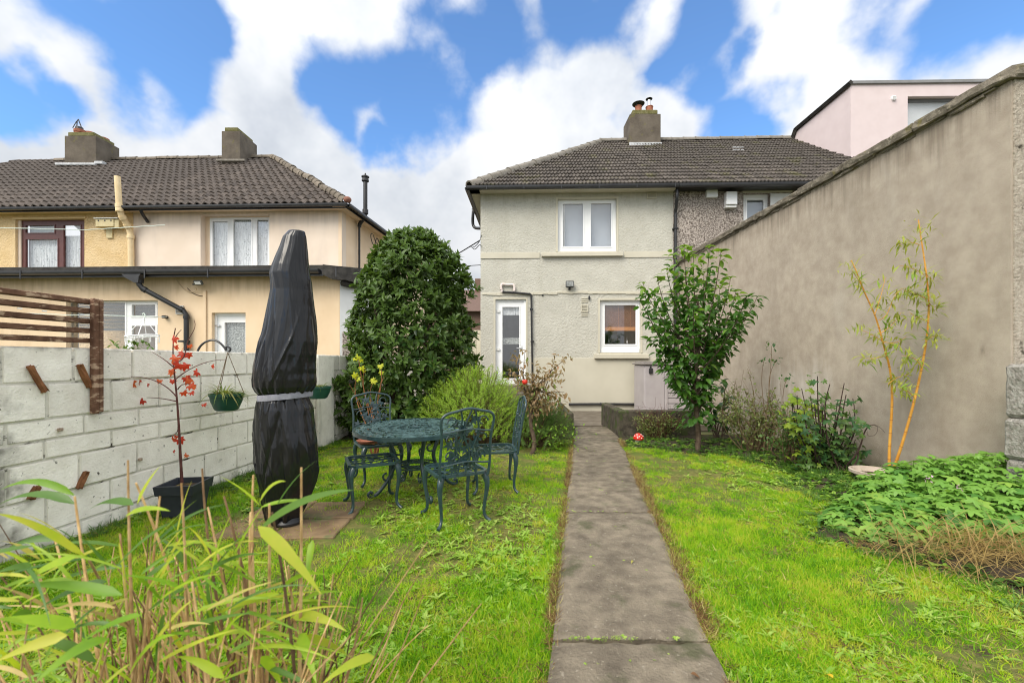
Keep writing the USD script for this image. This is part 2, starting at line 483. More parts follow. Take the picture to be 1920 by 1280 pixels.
M["sage"] = mat("sage_render", (.465, .452, .39), (.525, .512, .445), 2.5, 6, .85, (22, .75, .038, "noise"), spots=((.40, .365, .275), 21, .56, .70, (1, 1, 1), .65), streak=((.38, .36, .28), 1.6, .56, .8, (1, 1, .12), .6))
M["sage_smooth"] = mat("sage_smooth", (.50, .47, .375), (.545, .515, .415), 1.5, 6, .75, (40, .15, .004), streak=((.42, .40, .32), 1.8, .55, .8, (1, 1, .15), .5))
M["pebbledash"] = mat("pebbledash", (.13, .105, .088), (.47, .41, .36), 30, 4, .9, (34, 1.0, .03), ramp=(.42, .58), spots=((.60, .55, .50), 38, .58, .66), big=(.7, .85, 1.1))
M["pink"] = mat("pink_render", (.60, .505, .50), (.635, .54, .535), 3, 6, .8, (60, .2, .004))
M["yellow"] = mat("yellow_render", (.66, .475, .24), (.74, .56, .32), 3, 6, .85, (21, .9, .045), spots=((.58, .41, .21), 14, .55, .72, (1, 1, 1), .6))
M["yellow_smooth"] = mat("yellow_smooth", (.70, .53, .30), (.75, .58, .34), 2, 5, .7, (50, .1, .003))
M["peach"] = mat("peach_render", (.73, .56, .385), (.78, .62, .45), 1.8, 6, .8, (45, .15, .004), streak=((.66, .52, .39), 1.4, .55, .8, (1, 1, .2), .55))
M["peach_pale"] = mat("peach_pale_render", (.70, .585, .47), (.77, .655, .54), 1.2, 6, .8, (45, .15, .004), streak=((.62, .525, .44), 1.6, .52, .78, (1, 1, .2), .6))
M["ext_wall"] = mat("extension_render", (.66, .50, .325), (.73, .57, .39), 1.6, 6, .8, (45, .18, .005), streak=((.52, .385, .235), 1.6, .55, .8, (1, 1, .15), .6))
M["grey_panel"] = mat("grey_panel", (.52, .53, .53), (.60, .61, .61), 2, 5, .6, streak=((.43, .42, .38), 2.2, .5, .75, (1, 1, .2), .6))
M["block"] = mat("white_block", (.74, .69, .60), (.86, .815, .725), 7, 8, .9, (55, .45, .012), spots=((.12, .11, .09), 24, .64, .71), streak=((.36, .33, .28), 2.2, .58, .76, (1, 1, .3), .55), vary=.05, spots2=((.30, .28, .23), 5.2, .66, .78))
M["block_grime"] = mat("grimy_block", (.34, .32, .27), (.56, .53, .47), 6, 8, .92, (55, .8, .02), spots=((.04, .038, .03), 11, .55, .66), vary=.06, spots2=((.09, .085, .06), 3.2, .52, .64))
M["mortar"] = mat("mortar", (.50, .47, .405), (.72, .68, .60), 5, 6, .95, (60, .6, .01), spots=((.07, .062, .048), 5, .56, .66, (1, 1, 2.5)))
M["cement"] = mat("cement_render", (.352, .298, .235), (.442, .382, .308), 5.5, 12, .9, (130, .8, .012), big=(.55, .93, 1.07), streak=((.25, .212, .165), 2.2, .54, .78, (1, 1, .22), .55), spots=((.40, .36, .30), 75, .62, .72, (1, 1, 1), .5), spots2=((.46, .42, .36), 1.5, .58, .78, (1, 1, .35), .4))
def add_stain_shade(m, path, centre, radii, colour, amount, nscale, stretch):
    """A ragged patch on a surface, real dirt as well as painted shade: where it lies is a place in the garden."""
    sh = lambda n, k: UsdShade.Shader.Define(stage, f"{path}/{n}")
    T = Sdf.ValueTypeNames
    def node(n, kind, **inp):
        q = sh(n, kind); q.CreateIdAttr(f"cycles_{kind}")
        for k, v in inp.items():
            if isinstance(v, str): q.CreateInput(k, T.Token).Set(v)
            elif isinstance(v, bool): q.CreateInput(k, T.Bool).Set(v)
            elif np.ndim(v) == 0: q.CreateInput(k, T.Float).Set(float(v))
            else: q.CreateInput(k, T.Float3).Set(Gf.Vec3f(*map(float, v)))
        return q
    def link(a, o, b, i):
        b.CreateInput(i, T.Token).ConnectToSource(a.CreateOutput(o, T.Token))
    geo = UsdShade.Shader.Get(stage, f"{path}/geo"); p = UsdShade.Shader.Get(stage, f"{path}/p")
    n = path.count("/") and len([c for c in stage.GetPrimAtPath(path).GetChildren() if c.GetName().startswith("st_d")])
    a = node(f"st_a{n}", "vector_math", math_type="subtract", vector2=centre); b = node(f"st_b{n}", "vector_math", math_type="divide", vector2=radii)
    d = node(f"st_d{n}", "vector_math", math_type="length"); mp = node(f"st_m{n}", "mapping", scale=stretch); nz = node(f"st_n{n}", "noise_texture", scale=nscale, detail=6.0, roughness=.6)
    k = node(f"st_k{n}", "math", math_type="multiply_add", value2=2.6, value3=-1.3); s_ = node(f"st_s{n}", "math", math_type="subtract")
    r = node(f"st_r{n}", "map_range", range_type="smoothstep", from_min=-.55, from_max=.75, to_min=0.0, to_max=amount, clamp=True)
    o = node(f"st_o{n}", "math", math_type="subtract", value1=.35); x = node(f"st_x{n}", "mix_color", blend_type="mix", b=colour)
    link(geo, "position", a, "vector1"); link(a, "vector", b, "vector1"); link(b, "vector", d, "vector1"); link(geo, "position", mp, "vector"); link(mp, "vector", nz, "vector")
    link(nz, "fac", k, "value1"); link(d, "value", o, "value2"); link(o, "value", s_, "value1"); link(k, "value", s_, "value2"); link(s_, "value", r, "value"); link(r, "result", x, "fac")
    old = p.GetInput("base_color").GetConnectedSources()[0][0]
    x.CreateInput("a", T.Token).ConnectToSource(UsdShade.Shader(old.source.GetPrim()).GetOutput(old.sourceName))
    p.GetInput("base_color").ConnectToSource(x.GetOutput("result") or x.CreateOutput("result", T.Token))


add_stain_shade(M["cement"], "/World/Looks/cement_render", (4.46, 6.6, .95), (.6, 1.15, .62), (.62, .585, .53), .70, 3.2, (1, 1.6, .30))
add_stain_shade(M["cement"], "/World/Looks/cement_render", (4.46, 7.6, .55), (.6, 1.5, .45), (.42, .39, .35), .6, 2.4, (1, 1.3, .5))
add_stain_shade(M["cement"], "/World/Looks/cement_render", (4.52, 4.1, 1.45), (.3, .05, .10), (.13, .105, .08), .8, 9.0, (1, 1, .4))
add_stain_shade(M["cement"], "/World/Looks/cement_render", (4.5, 7.0, 3.95), (.8, 40.0, .55), (.135, .108, .08), .75, 4.0, (1, 3.2, .16))
add_stain_shade(M["cement"], "/World/Looks/cement_render", (4.5, 7.0, 0.0), (.8, 40.0, .42), (.16, .15, .09), .7, 3.0, (1, 1.2, .8))
add_stain_shade(M["block"], "/World/Looks/white_block", (-3.4, 2.80, .45), (.6, .26, 1.1), (.07, .064, .05), .92, 6.0, (1, 1, 1))
add_stain_shade(M["block"], "/World/Looks/white_block", (-3.2, 5, -.02), (6, 40, .16), (.10, .11, .05), .8, 5.0, (1, 1, 1))
add_stain_shade(M["block"], "/World/Looks/white_block", (-3.2, 5, 1.46), (6, 40, .06), (.09, .085, .065), .8, 7.0, (1, 1, .5))
add_stain_shade(M["sage"], "/World/Looks/sage_render", (1.2, 11.3, 5.9), (40.0, 3.0, .6), (.30, .28, .22), .5, 3.2, (3.0, 1, .25))  # darker streaks towards the top of the green wall
add_stain_shade(M["peach_pale"], "/World/Looks/peach_pale_render", (-9, 12.7, 5.8), (40.0, 3.0, .55), (.50, .42, .34), .55, 2.6, (3.0, 1, .2))  # darker streaks towards the top of the peach wall
add_stain_shade(M["ext_wall"], "/World/Looks/extension_render", (-7, 9.6, 3.2), (40.0, 3.0, .5), (.40, .28, .15), .6, 2.6, (3.0, 1, .3))  # shade below the flat roof edge, painted into the render colour
M["whitewash"] = mat("whitewash", (.42, .39, .345), (.50, .475, .435), 5, 8, .9)
M["rough_cement"] = mat("rough_cement", (.33, .285, .225), (.50, .445, .365), 26, 8, .95, (42, 1.0, .03), spots=((.06, .05, .035), 6, .60, .70))
M["coping"] = mat("coping", (.085, .072, .052), (.20, .175, .135), 7, 10, .92, (38, .8, .02), spots=((.30, .27, .21), 13, .58, .68), spots2=((.14, .12, .045), 4, .58, .7), vary=.12)
M["rough_block"] = mat("rough_concrete", (.24, .22, .19), (.42, .40, .36), 24, 8, .95, (35, 1.0, .04))
M["tile_l"] = mat("brown_roof_tile", (.066, .052, .042), (.125, .101, .084), 9, 6, .7, (40, .4, .006), vary=.22, spots=((.17, .15, .125), 7, .62, .74, (1, 1, 1), .5))
M["tile_r"] = mat("grey_roof_tile", (.062, .052, .043), (.112, .095, .080), 9, 6, .75, (40, .4, .006), vary=.22, spots=((.10, .095, .035), 1.8, .54, .70, (1, 1, 1), .7))
M["ridge_l"] = mat("ridge_tile", (.11, .09, .065), (.19, .16, .125), 8, 6, .85, (40, .4, .01), vary=.25, spots=((.27, .17, .06), 5, .66, .76))
M["ridge_r"] = mat("grey_ridge_tile", (.16, .145, .12), (.23, .21, .18), 8, 6, .85, (40, .4, .01), vary=.1)
M["under"] = mat("roof_underlay", (.02, .018, .016), (.03, .027, .024), 3, 3, .9)
M["stack"] = mat("chimney_render", (.085, .070, .054), (.14, .118, .092), 2.2, 8, .92, (30, .6, .015), spots=((.15, .14, .03), 3.5, .58, .72, (1, 1, 1), .8), streak=((.07, .062, .05), 2.0, .52, .75, (1, 1, .2), .6))
M["moss"] = mat("mossy_cap", (.11, .105, .03), (.18, .165, .08), 7, 8, .95, (40, .8, .02))
M["pot_red"] = mat("red_clay", (.24, .085, .05), (.34, .13, .075), 9, 5, .8)
M["lead"] = mat("lead_flashing", (.36, .37, .38), (.52, .53, .54), 8, 5, .5, (20, .5, .01))
M["steel"] = mat("bright_steel", (.65, .65, .66), (.72, .72, .72), 5, 3, .3, metallic=.9)
M["black_metal"] = mat("black_painted", (.014, .014, .015), (.024, .024, .025), 12, 4, .42, spec=.5)
M["black_gutter"] = mat("black_gutter", (.012, .012, .013), (.022, .022, .023), 6, 4, .35, spec=.5)
M["felt"] = mat("roofing_felt", (.022, .020, .018), (.05, .046, .040), 9, 8, .8, (30, .7, .01), spots=((.15, .14, .12), 6, .66, .75))
M["white_pvc"] = mat("white_frame", (.79, .80, .80), (.83, .84, .84), 2, 2, .35, spec=.5)
M["white_grey"] = mat("grey_white_plastic", (.62, .62, .60), (.70, .70, .68), 6, 3, .5)
M["brown_frame"] = mat("brown_frame", (.085, .022, .018), (.11, .03, .024), 12, 3, .4, spec=.5)
M["cream_pipe"] = mat("cream_pipe", (.70, .53, .29), (.76, .60, .36), 6, 4, .5, vary=.05)
M["handle"] = mat("metal_handle", (.60, .60, .60), (.7, .7, .7), 5, 3, .3, metallic=.7)
M["glass"] = panemat("window_glass")
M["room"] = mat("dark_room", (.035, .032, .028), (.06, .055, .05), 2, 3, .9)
M["blue_blind"] = mat("pale_blind", (.40, .44, .50), (.44, .48, .54), 2, 2, .8)
M["net"] = mat("net_curtain", (.50, .52, .53), (.80, .82, .83), 9, 6, .9, stretch=(4, 4, .5), spots=((.16, .18, .18), 16, .56, .70))
M["lace"] = mat("lace_curtain", (.16, .175, .16), (.48, .50, .48), 42, 4, .9, ramp=(.42, .58))
M["dark_blind"] = mat("green_grey_blind", (.075, .085, .075), (.10, .11, .10), 3, 3, .6)
M["wood_blind"] = mat("brown_wood_blind", (.20, .085, .045), (.26, .115, .06), 9, 4, .5)
M["orange_wood"] = mat("orange_wood", (.50, .20, .06), (.56, .25, .09), 9, 4, .5)
M["stain_wood"] = mat("weathered_stained_wood", (.080, .036, .020), (.165, .085, .050), 12, 8, .75, (40, .5, .006), spots=((.40, .28, .19), 9, .53, .62, (1, 1, 3.0), .9), vary=.12)
M["peg_wood"] = mat("brown_peg_wood", (.14, .055, .02), (.26, .11, .045), 18, 6, .8, vary=.15)
M["green_metal"] = mat("green_cast_metal", (.010, .027, .030), (.020, .045, .049), 30, 5, .36, (70, .3, .004), coat=.45, spec=.5, spots=((.06, .10, .09), 40, .64, .72, (1, 1, 1), .4))
M["sheen_top"] = mat("green_top_painted_sheen", (.036, .075, .078), (.085, .145, .145), 34, 5, .34, (70, .3, .004), coat=.6, spec=.6)  # lighter copy of the green metal: wet sky sheen painted into its colour
M["cover"] = mat("black_plastic_cover", (.005, .005, .0055), (.008, .008, .0085), 5, 5, .10, spec=.40, rough2=.16)
M["strap"] = mat("grey_strap", (.20, .20, .24), (.26, .26, .30), 30, 3, .7)
M["sandstone"] = mat("sandstone_slab", (.13, .085, .045), (.22, .15, .08), 5, 8, .85, (40, .4, .01), spots=((.12, .12, .05), 4, .55, .68), vary=.15)
M["planter"] = mat("black_planter", (.018, .021, .027), (.032, .036, .043), 7, 4, .5)
M["green_pot"] = mat("dark_green_pot", (.006, .045, .028), (.012, .065, .042), 7, 4, .4, spec=.5)
M["terracotta"] = mat("pale_terracotta", (.36, .29, .23), (.47, .40, .33), 9, 6, .85, (40, .3, .006))
M["compost"] = mat("compost", (.035, .024, .014), (.09, .06, .035), 40, 6, .95, (60, .8, .02), spots=((.16, .12, .04), 20, .56, .66))
M["shed"] = mat("mauve_plastic", (.36, .33, .332), (.40, .37, .37), 3, 4, .6, streak=((.35, .30, .31), 2, .55, .75, (1, 1, .2), .5))
M["shed_lid"] = mat("taupe_lid", (.22, .20, .185), (.28, .255, .235), 4, 5, .7)
M["bark"] = mat("brown_bark", (.055, .036, .024), (.12, .085, .06), 20, 6, .9, (60, .8, .01))
M["dark_bark"] = mat("dark_twig", (.030, .017, .014), (.065, .04, .032), 20, 6, .85)
M["red_bark"] = mat("reddish_twig", (.07, .022, .018), (.12, .045, .035), 20, 6, .7)
M["grey_twig"] = mat("dry_twig", (.085, .055, .03), (.18, .125, .07), 20, 6, .9)
M["cane"] = mat("orange_cane", (.58, .24, .035), (.68, .38, .075), 8, 5, .45)
M["cane_node"] = mat("cane_joint", (.33, .12, .03), (.40, .17, .05), 9, 4, .6)
M["dry_cane"] = mat("dry_cane", (.30, .17, .065), (.60, .41, .20), 16, 6, .6, vary=.4)
M["dark_cane"] = mat("dark_dry_cane", (.09, .05, .026), (.20, .12, .06), 16, 6, .65, vary=.3)
M["mush_red"] = mat("red_toadstool", (.52, .02, .012), (.60, .035, .02), 8, 3, .3, spec=.5)
M["mush_white"] = mat("cream_toadstool", (.70, .68, .62), (.75, .73, .68), 8, 3, .4)
M["wire"] = mat("black_cable", (.015, .015, .016), (.02, .02, .02), 5, 2, .6)
M["flood_grey"] = mat("grey_lamp_body", (.06, .065, .06), (.09, .095, .09), 6, 3, .5)
M["lamp_glass"] = mat("lamp_glass", (.16, .17, .16), (.30, .31, .30), 14, 3, .12, spec=.8)
M["brick"] = mat("far_red_brick", (.13, .08, .06), (.18, .12, .09), 12, 5, .9)
M["cream_fence"] = mat("cream_fence", (.56, .52, .40), (.62, .58, .46), 5, 5, .8)
M["line"] = mat("pale_line", (.55, .62, .55), (.6, .68, .6), 4, 2, .6)
M["nest_wood"] = mat("nest_box_wood", (.56, .47, .26), (.64, .55, .33), 9, 5, .7)

# ------------------------------------------------------------------ ground, lawn, beds, path
def sheet(x0, x1, y0, y1, nx, ny, zfun, keep=None):
    X, Y = np.meshgrid(np.linspace(x0, x1, nx), np.linspace(y0, y1, ny), indexing="ij")
    Z = zfun(X, Y)
    v = np.stack([X, Y, Z], -1).reshape(-1, 3)
    i, j = np.meshgrid(np.arange(nx - 1), np.arange(ny - 1), indexing="ij")
    q = np.stack([i * ny + j, (i + 1) * ny + j, (i + 1) * ny + j + 1, i * ny + j + 1], -1).reshape(-1, 4)
    f = np.vstack([q[:, [0, 1, 2]], q[:, [0, 2, 3]]])
    if keep is not None:
        c = v[f].mean(1)
        f = f[keep(c[:, 0], c[:, 1])]
        used = np.unique(f); re = np.full(len(v), -1); re[used] = np.arange(len(used))
        v, f = v[used], re[f]
    return v, f


def fb(X, Y, s, seed=0, o=4):
    return meshkit.fbm(np.stack([X * s, Y * s, np.zeros_like(X) + seed * 7.7], -1), o, seed)


obj("ground", sheet(-300, 300, -60, 600, 3, 3, lambda X, Y: X * 0 - .12), M["far_ground"], kind="structure", label="earth below the gardens and houses", cat="ground")

PL = lambda Y: .158 - .1648 * 1.83 + .1648 * Y          # left and right edges of the path
PR = lambda Y: .895 - .1672 * 1.785 + .1672 * Y
WL = lambda Y: -3.675 + .1 * Y                          # face of the white block wall
WR = lambda Y: 4.60 - .02 * Y                           # face of the tall cement wall
BED = [(1.83, 7.3), (1.82, 6.6), (2.2, 6.35), (2.93, 6.17), (3.32, 5.54), (3.13, 4.32), (2.62, 3.62), (2.36, 3.25), (2.52, 2.85), (2.95, 2.37), (3.3, 1.9), (3.6, 1.0)]
_bx = np.array([b[1] for b in BED][::-1]); _by = np.array([b[0] for b in BED][::-1])
BX = lambda Y: np.interp(Y, _bx, _by) + .09 * np.sin(Y * 5.1) + .05 * np.sin(Y * 13)


def lawn_z(X, Y):
    return -.012 + .05 * (fb(X, Y, 1.3, 1) - .5) + .03 * (fb(X, Y, 5, 2) - .5) + .012 * (fb(X, Y, 22, 3, 2) - .5)


def on_lawn(x, y):
    left = (x > WL(y) + .02) & (x < PL(y) - .015) & (y < 7.6)
    right = (x > PR(y) + .015) & (x < BX(y)) & (y < 7.2)
    return left | right


obj("lawn_soil", sheet(-4.6, 5.2, .25, 7.9, 260, 200, lawn_z, lambda x, y: (x > WL(y) - .05) & (x < WR(y) + .05)), M["turf"], smooth=True, kind="structure", label="thatch and soil under the lawn", cat="lawn")


def bed_z(X, Y):
    e = np.clip((X - BX(Y)) / .22, -.3, 1)
    return lawn_z(X, Y) - .006 + .045 * e + .05 * np.clip(e, 0, 1) * (fb(X, Y, 9, 5) - .35)


obj("flower_bed", sheet(1.0, 5.2, .25, 7.6, 150, 230, bed_z, lambda x, y: (x > BX(y) - .06) & (x < WR(y) + .02) & (x > PR(y) - .05)), M["soil"], smooth=True, kind="structure", label="dark soil border along the tall cement wall", cat="flower bed")
obj("flower_bed", sheet(-3.2, 1.4, 7.3, 10.2, 90, 60, lambda X, Y: .02 + .05 * (fb(X, Y, 9, 5) - .35) - .10 * np.clip((7.42 - Y) / .2, 0, 1), lambda x, y: (x > WL(y)) & (x < PL(y) - .05)), M["soil"], smooth=True, kind="structure", label="soil bed under the evergreen shrub and rosemary", cat="flower bed")
obj("yard", box((-4.0, 8.75, -.1), (4.6, 11.6, .012)), M["yard"], kind="structure", label="concrete yard along the back of the green house", cat="yard")

path = thing("path", "narrow worn concrete path running from the camera to the green house", "path", (.5, 4, 0), kind="structure")
joints = [.3, 2.03, 3.74, 5.60, 7.35, 8.50]
for a, b in zip(joints[:-1], joints[1:]):
    ys = np.linspace(a + .012, b - .012, max(14, int((b - a) / .05)))
    lo = np.array([(PL(y) + .02 * (fb(np.array(y), np.array(0.), 4, 8) - .5) + .012 * (fb(np.array(y), np.array(0.), 17, 9) - .5), y) for y in ys])
    hi = np.array([(PR(y) + .05 * (fb(np.array(y), np.array(3.), 3, 10) - .5) + .02 * (fb(np.array(y), np.array(0.), 15, 11) - .5), y) for y in ys])
    n, k = len(ys), 16
    wob = rng.normal(0, .007, (2, k))
    V = []
    for i in range(n):
        for j in range(k):
            t = j / (k - 1)
            p = lo[i] * (1 - t) + hi[i] * t
            e = min(j, k - 1 - j) == 0 or i in (0, n - 1)
            dy = wob[0, j] if i == 0 else (wob[1, j] if i == n - 1 else 0)
            z = .030 + .010 * (float(fb(np.array(p[0]), np.array(p[1]), 2.2, 12)) - .5) + .006 * (float(fb(np.array(p[0]), np.array(p[1]), 14, 13)) - .5) - (.016 if e else 0)
            V.append((p[0], p[1] + dy, z))
    V = np.array(V); F = []
    for i in range(n - 1):
        for j in range(k - 1):
            q = i * k + j
            F += [(q, q + 1, q + k + 1), (q, q + k + 1, q + k)]
    rim = [j for j in range(k)] + [i * k + k - 1 for i in range(1, n)] + [(n - 1) * k + j for j in range(k - 2, -1, -1)] + [i * k for i in range(n - 2, 0, -1)]
    V2 = V[rim].copy(); V2[:, 2] = -.08
    nb = len(V)
    for q in range(len(rim)):
        r0, r1 = rim[q], rim[(q + 1) % len(rim)]
        b0, b1 = nb + q, nb + (q + 1) % len(rim)
        F += [(r0, b0, b1), (r0, b1, r1)]
    obj("path_slab", (np.vstack([V, V2]), np.array(F)), M["path"], path, smooth=40)

# low kerb walls beside the path where it meets the yard
for x0, x1, lab in ((.98, 1.085, "short dark kerb wall end left of the path beside the rosemary"), (1.86, 3.25, "low mossy concrete kerb wall right of the path behind the toadstool")):
    y0 = 7.45 if x0 > 1.5 else 7.5
    if x0 > 1.5:
        obj("kerb_wall", cat([box((x0, y0, -.05), (x1, y0 + .16, .47), .02), box((x0, y0 + .162, -.05), (x0 + .16, 8.9, .465), .02)]), M["kerb"], cat="kerb wall", label=lab)
    else:
        obj("kerb_wall", cat([box((x0, y0, -.05), (x1, 9.2, .43), .02)]), M["kerb"], cat="kerb wall", label=lab)

# ------------------------------------------------------------------ white block wall on the left
LW = Wall((WL(0), 0), (.1, 1), out=(1, 0))
bw = thing("block_wall", "white painted concrete block wall with dirty joints along the left of the garden", "wall", (WL(3), 3, 0))
S = lambda Y: Y * math.sqrt(1.01)
obj("mortar", LW.box(S(1.0), S(12.0), -.2, 1.415, -.2, -.006), M["mortar"], bw)
heights = [.265, .262, .15, .145, .262, .262, .262]
z = 1.45
course = []
for h in heights:
    course.append((z - h, z)); z -= h
r2 = np.random.default_rng(5)


def block_mesh(s0, s1, z0, z1):
    g = .0045
    m = LW.box(s0 + g, s1 - g, z0 + g, z1 - g, -.20, r2.uniform(-.002, .006), .010)
    v, f = m
    return v + r2.normal(0, .0012, v.shape), f


for ci, (z0, z1) in enumerate(course):
    s = 1.0 + (.23 if ci % 2 else 0)
    off = 0
    while s < 12.0:
        w = .46 if z1 - z0 > .2 else .46
        w *= r2.uniform(.93, 1.05)
        if S(2.86) < s + w / 2 < S(2.86) + .25 and s < S(2.80):
            w = S(2.86) - s
        drop = -.010 * max(0, s - 3) / 3
        grim = False
        obj("block", block_mesh(s, min(s + w, 12.0), max(z0 + drop, -.15), z1 + drop), M["block_grime"] if grim else M["block"], bw)
        s += w
    # pier further along, where the wall steps
obj("pier", LW.box(S(6.55), S(7.02), -.1, 1.43, .0065, .05, .012), M["block"], bw)

# ------------------------------------------------------------------ tall cement wall on the right
RW = Wall((WR(0), 0), (-.02, 1), out=(-1, 0))
tw = thing("boundary_wall", "tall grey cement-rendered wall with mossy coping on the right of the garden", "wall", (WR(6), 6, 0))
SR = lambda Y: Y * math.sqrt(1.0004)
TOPZ = 3.99
# the corner: the near end turns away to the right
Yc = 3.87
obj("render_face", RW.box(SR(Yc), SR(11.2), -.2, TOPZ - .105, -.30, 0), M["cement"], tw)
RET = Wall((WR(Yc) + .01, Yc), (1, 0.02), out=(0, -1))
obj("return_face", RET.box(.012, 1.6, -.2, TOPZ - .105, -.3, 0.012), M["rough_cement"], tw, label="rough pebbled return of the wall")
s = SR(Yc) - .05
k = 0
while s < SR(11.2):
    e = min(s + r2.uniform(.85, 1.0), SR(11.2))
    prof = [(-.36, TOPZ - .10), (.055, TOPZ - .10), (.065, TOPZ - .075), (.062, TOPZ - .02), (.045, TOPZ), (-.16, TOPZ + .03), (-.36, TOPZ - .005)]
    dz = r2.normal(0, .006); dd = r2.normal(0, .006)
    v, f = extrude(prof, [], e - s - .012)
    # finer along its length for an uneven edge
    n = 8
    vs = []
    pr = np.array(prof)
    for q in range(n + 1):
        t = s + .006 + (e - s - .012) * q / n
        for (d, zz) in pr:
            j = r2.normal(0, .006, 2)
            vs.append(RW.p(t, d + dd + j[0], zz + dz + j[1]))
    m = len(pr); fs = []
    for q in range(n):
        for j in range(m):
            a, b_ = q * m + j, q * m + (j + 1) % m
            fs += [(a, b_, b_ + m), (a, b_ + m, a + m)]
    fs += [(0, j, j + 1) for j in range(1, m - 1)] + [(n * m, n * m + j + 1, n * m + j) for j in range(1, m - 1)]
    obj("coping_stone", (np.array(vs), np.array(fs)), M["coping"], tw)
    s = e; k += 1
obj("coping_stone", RET.box(-.03, 1.6, TOPZ - .10, TOPZ + .01, -.33, .06, .02), M["coping"], tw)
# loose mortar lip under the coping
lip = []
for q in range(90):
    s0 = r2.uniform(SR(Yc), SR(11)); w = r2.uniform(.05, .35)
    lip.append(RW.box(s0, s0 + w, TOPZ - .10 - r2.uniform(.012, .05), TOPZ - .099, -.02, r2.uniform(.006, .03), .004))
obj("mortar_lip", cat(lip), M["coping"], tw, kind="stuff")
# rough block stack at the right edge of the picture
st = thing("block_stack", "stack of rough grey concrete blocks standing at the corner of the tall cement wall", "block stack", (4.55, 3.55, 0))
for i, (z0, z1) in enumerate(((-.1, .20), (.205, .52), (.525, .86), (.865, 1.32))):
    v, f = trimesh.remesh.subdivide(*cbox((.5, .3, z1 - z0), .03)); v, f = trimesh.remesh.subdivide(v, f); v, f = trimesh.remesh.subdivide(v, f)
    v = v + .03 * (np.stack([meshkit.fbm(v * 9 + i * 3 + q * 11, 3, q) for q in range(3)], 1) - .5)
    obj("rough_block", (v + np.array([4.42 + .015 * (i % 2) + .015, 3.50, (z0 + z1) / 2]), f), M["rough_block"], st)

# ------------------------------------------------------------------ roofs
def tile_mesh(w, l, kind="pantile"):
    K = 7
    x = np.linspace(-w / 2 - .006, w / 2 + .006, K)
    t = (x + w / 2) / w
    if kind == "pantile":
        zc = .036 * np.sin(2 * np.pi * t - .6)
    else:
        zc = .020 * np.cos(4 * np.pi * t)
    rows = []
    for (y, z) in ((-.02, .028), (-.02, .062), (l + .03, .014)):
        rows.append(np.stack([x, np.full(K, y), zc + z], 1))
    v = np.vstack(rows)
    f = []
    for r in range(2):
        for i in range(K - 1):
            a = r * K + i
            f += [(a, a + 1, a + K + 1), (a, a + K + 1, a + K)]
    return v, np.array(f)


def tiled(parent, E, ex, es, inside, smax, tmax, w, l, kind, m, n_parts, seed=0, s0=0.0, rest="tile_field"):
    """Tiles on the roof plane through E (eave), ex along the eave, es up the slope."""
    ex = unit(ex); es = unit(es); en = np.cross(ex, es)
    if en[2] < 0:
        en = -en
    base = tile_mesh(w, l, kind)
    r = np.random.default_rng(seed)
    V = []
    R = np.stack([ex, es, en], 1)
    j = 0
    while j * l < tmax:
        i = 0
        while s0 + i * w < smax:
            s, t = s0 + (i + .5) * w, j * l
            if inside(s, t + l * .5):
                q = base[0].copy()
                a = r.normal(0, .004)
                q[:, 2] += r.normal(0, .0025) + a * q[:, 0]
                q[:, :2] += r.normal(0, .002, 2)
                V.append((q + np.array([s, t, 0])) @ R.T + E)
            i += 1
        j += 1
    V = np.array(V)
    f = base[1] if np.linalg.det(R) > 0 else base[1][:, ::-1]
    for i in range(min(n_parts, len(V))):
        obj("roof_tile", (V[i], f), m, parent, 40)
    if len(V) > n_parts:
        obj(rest, joined(V[n_parts:], f), m, parent, 40, kind="stuff")


def half_round(a, b, r, lead=.0, n=7, sag=.0):
    """A half-round ridge tile from a to b, its collar end at a."""
    a, b = np.array(a, float), np.array(b, float)
    d = unit(b - a); x = unit(np.cross(d, [0, 0, 1.0])); u = np.cross(x, d)
    ang = np.linspace(math.pi * 1.08, -math.pi * .08, n)
    vs = []
    for p, rr in ((a, r * 1.08), (a + d * .04, r * 1.08), (a + d * .041, r), (b + d * .03, r * .95)):
        vs.append(p + rr * (np.cos(ang)[:, None] * x + np.sin(ang)[:, None] * u))
    inner = a + .8 * r * (np.cos(ang)[:, None] * x + np.sin(ang)[:, None] * u)
    v = np.vstack(vs + [inner]); f = []
    for q in range(3):
        for i in range(n - 1):
            k = q * n + i
            f += [(k, k + 1, k + n + 1), (k, k + n + 1, k + n)]
    for i in range(n - 1):
        f += [(i, i + 4 * n, i + 1), (i + 1, i + 4 * n, i + 4 * n + 1)]
    return v, np.array(f)


def ridge_run(parent, a, b, r, step, m, name="ridge_tile", wob=.01):
    a, b = np.array(a, float), np.array(b, float)
    L = np.linalg.norm(b - a); n = max(1, int(round(L / step)))
    q = np.random.default_rng(int(abs(a).sum() * 100))
    for i in range(n):
        j = q.normal(0, wob, 3)
        obj(name, half_round(a + (b - a) * i / n + j, a + (b - a) * (i + 1) / n + j, r), m, parent, 40)


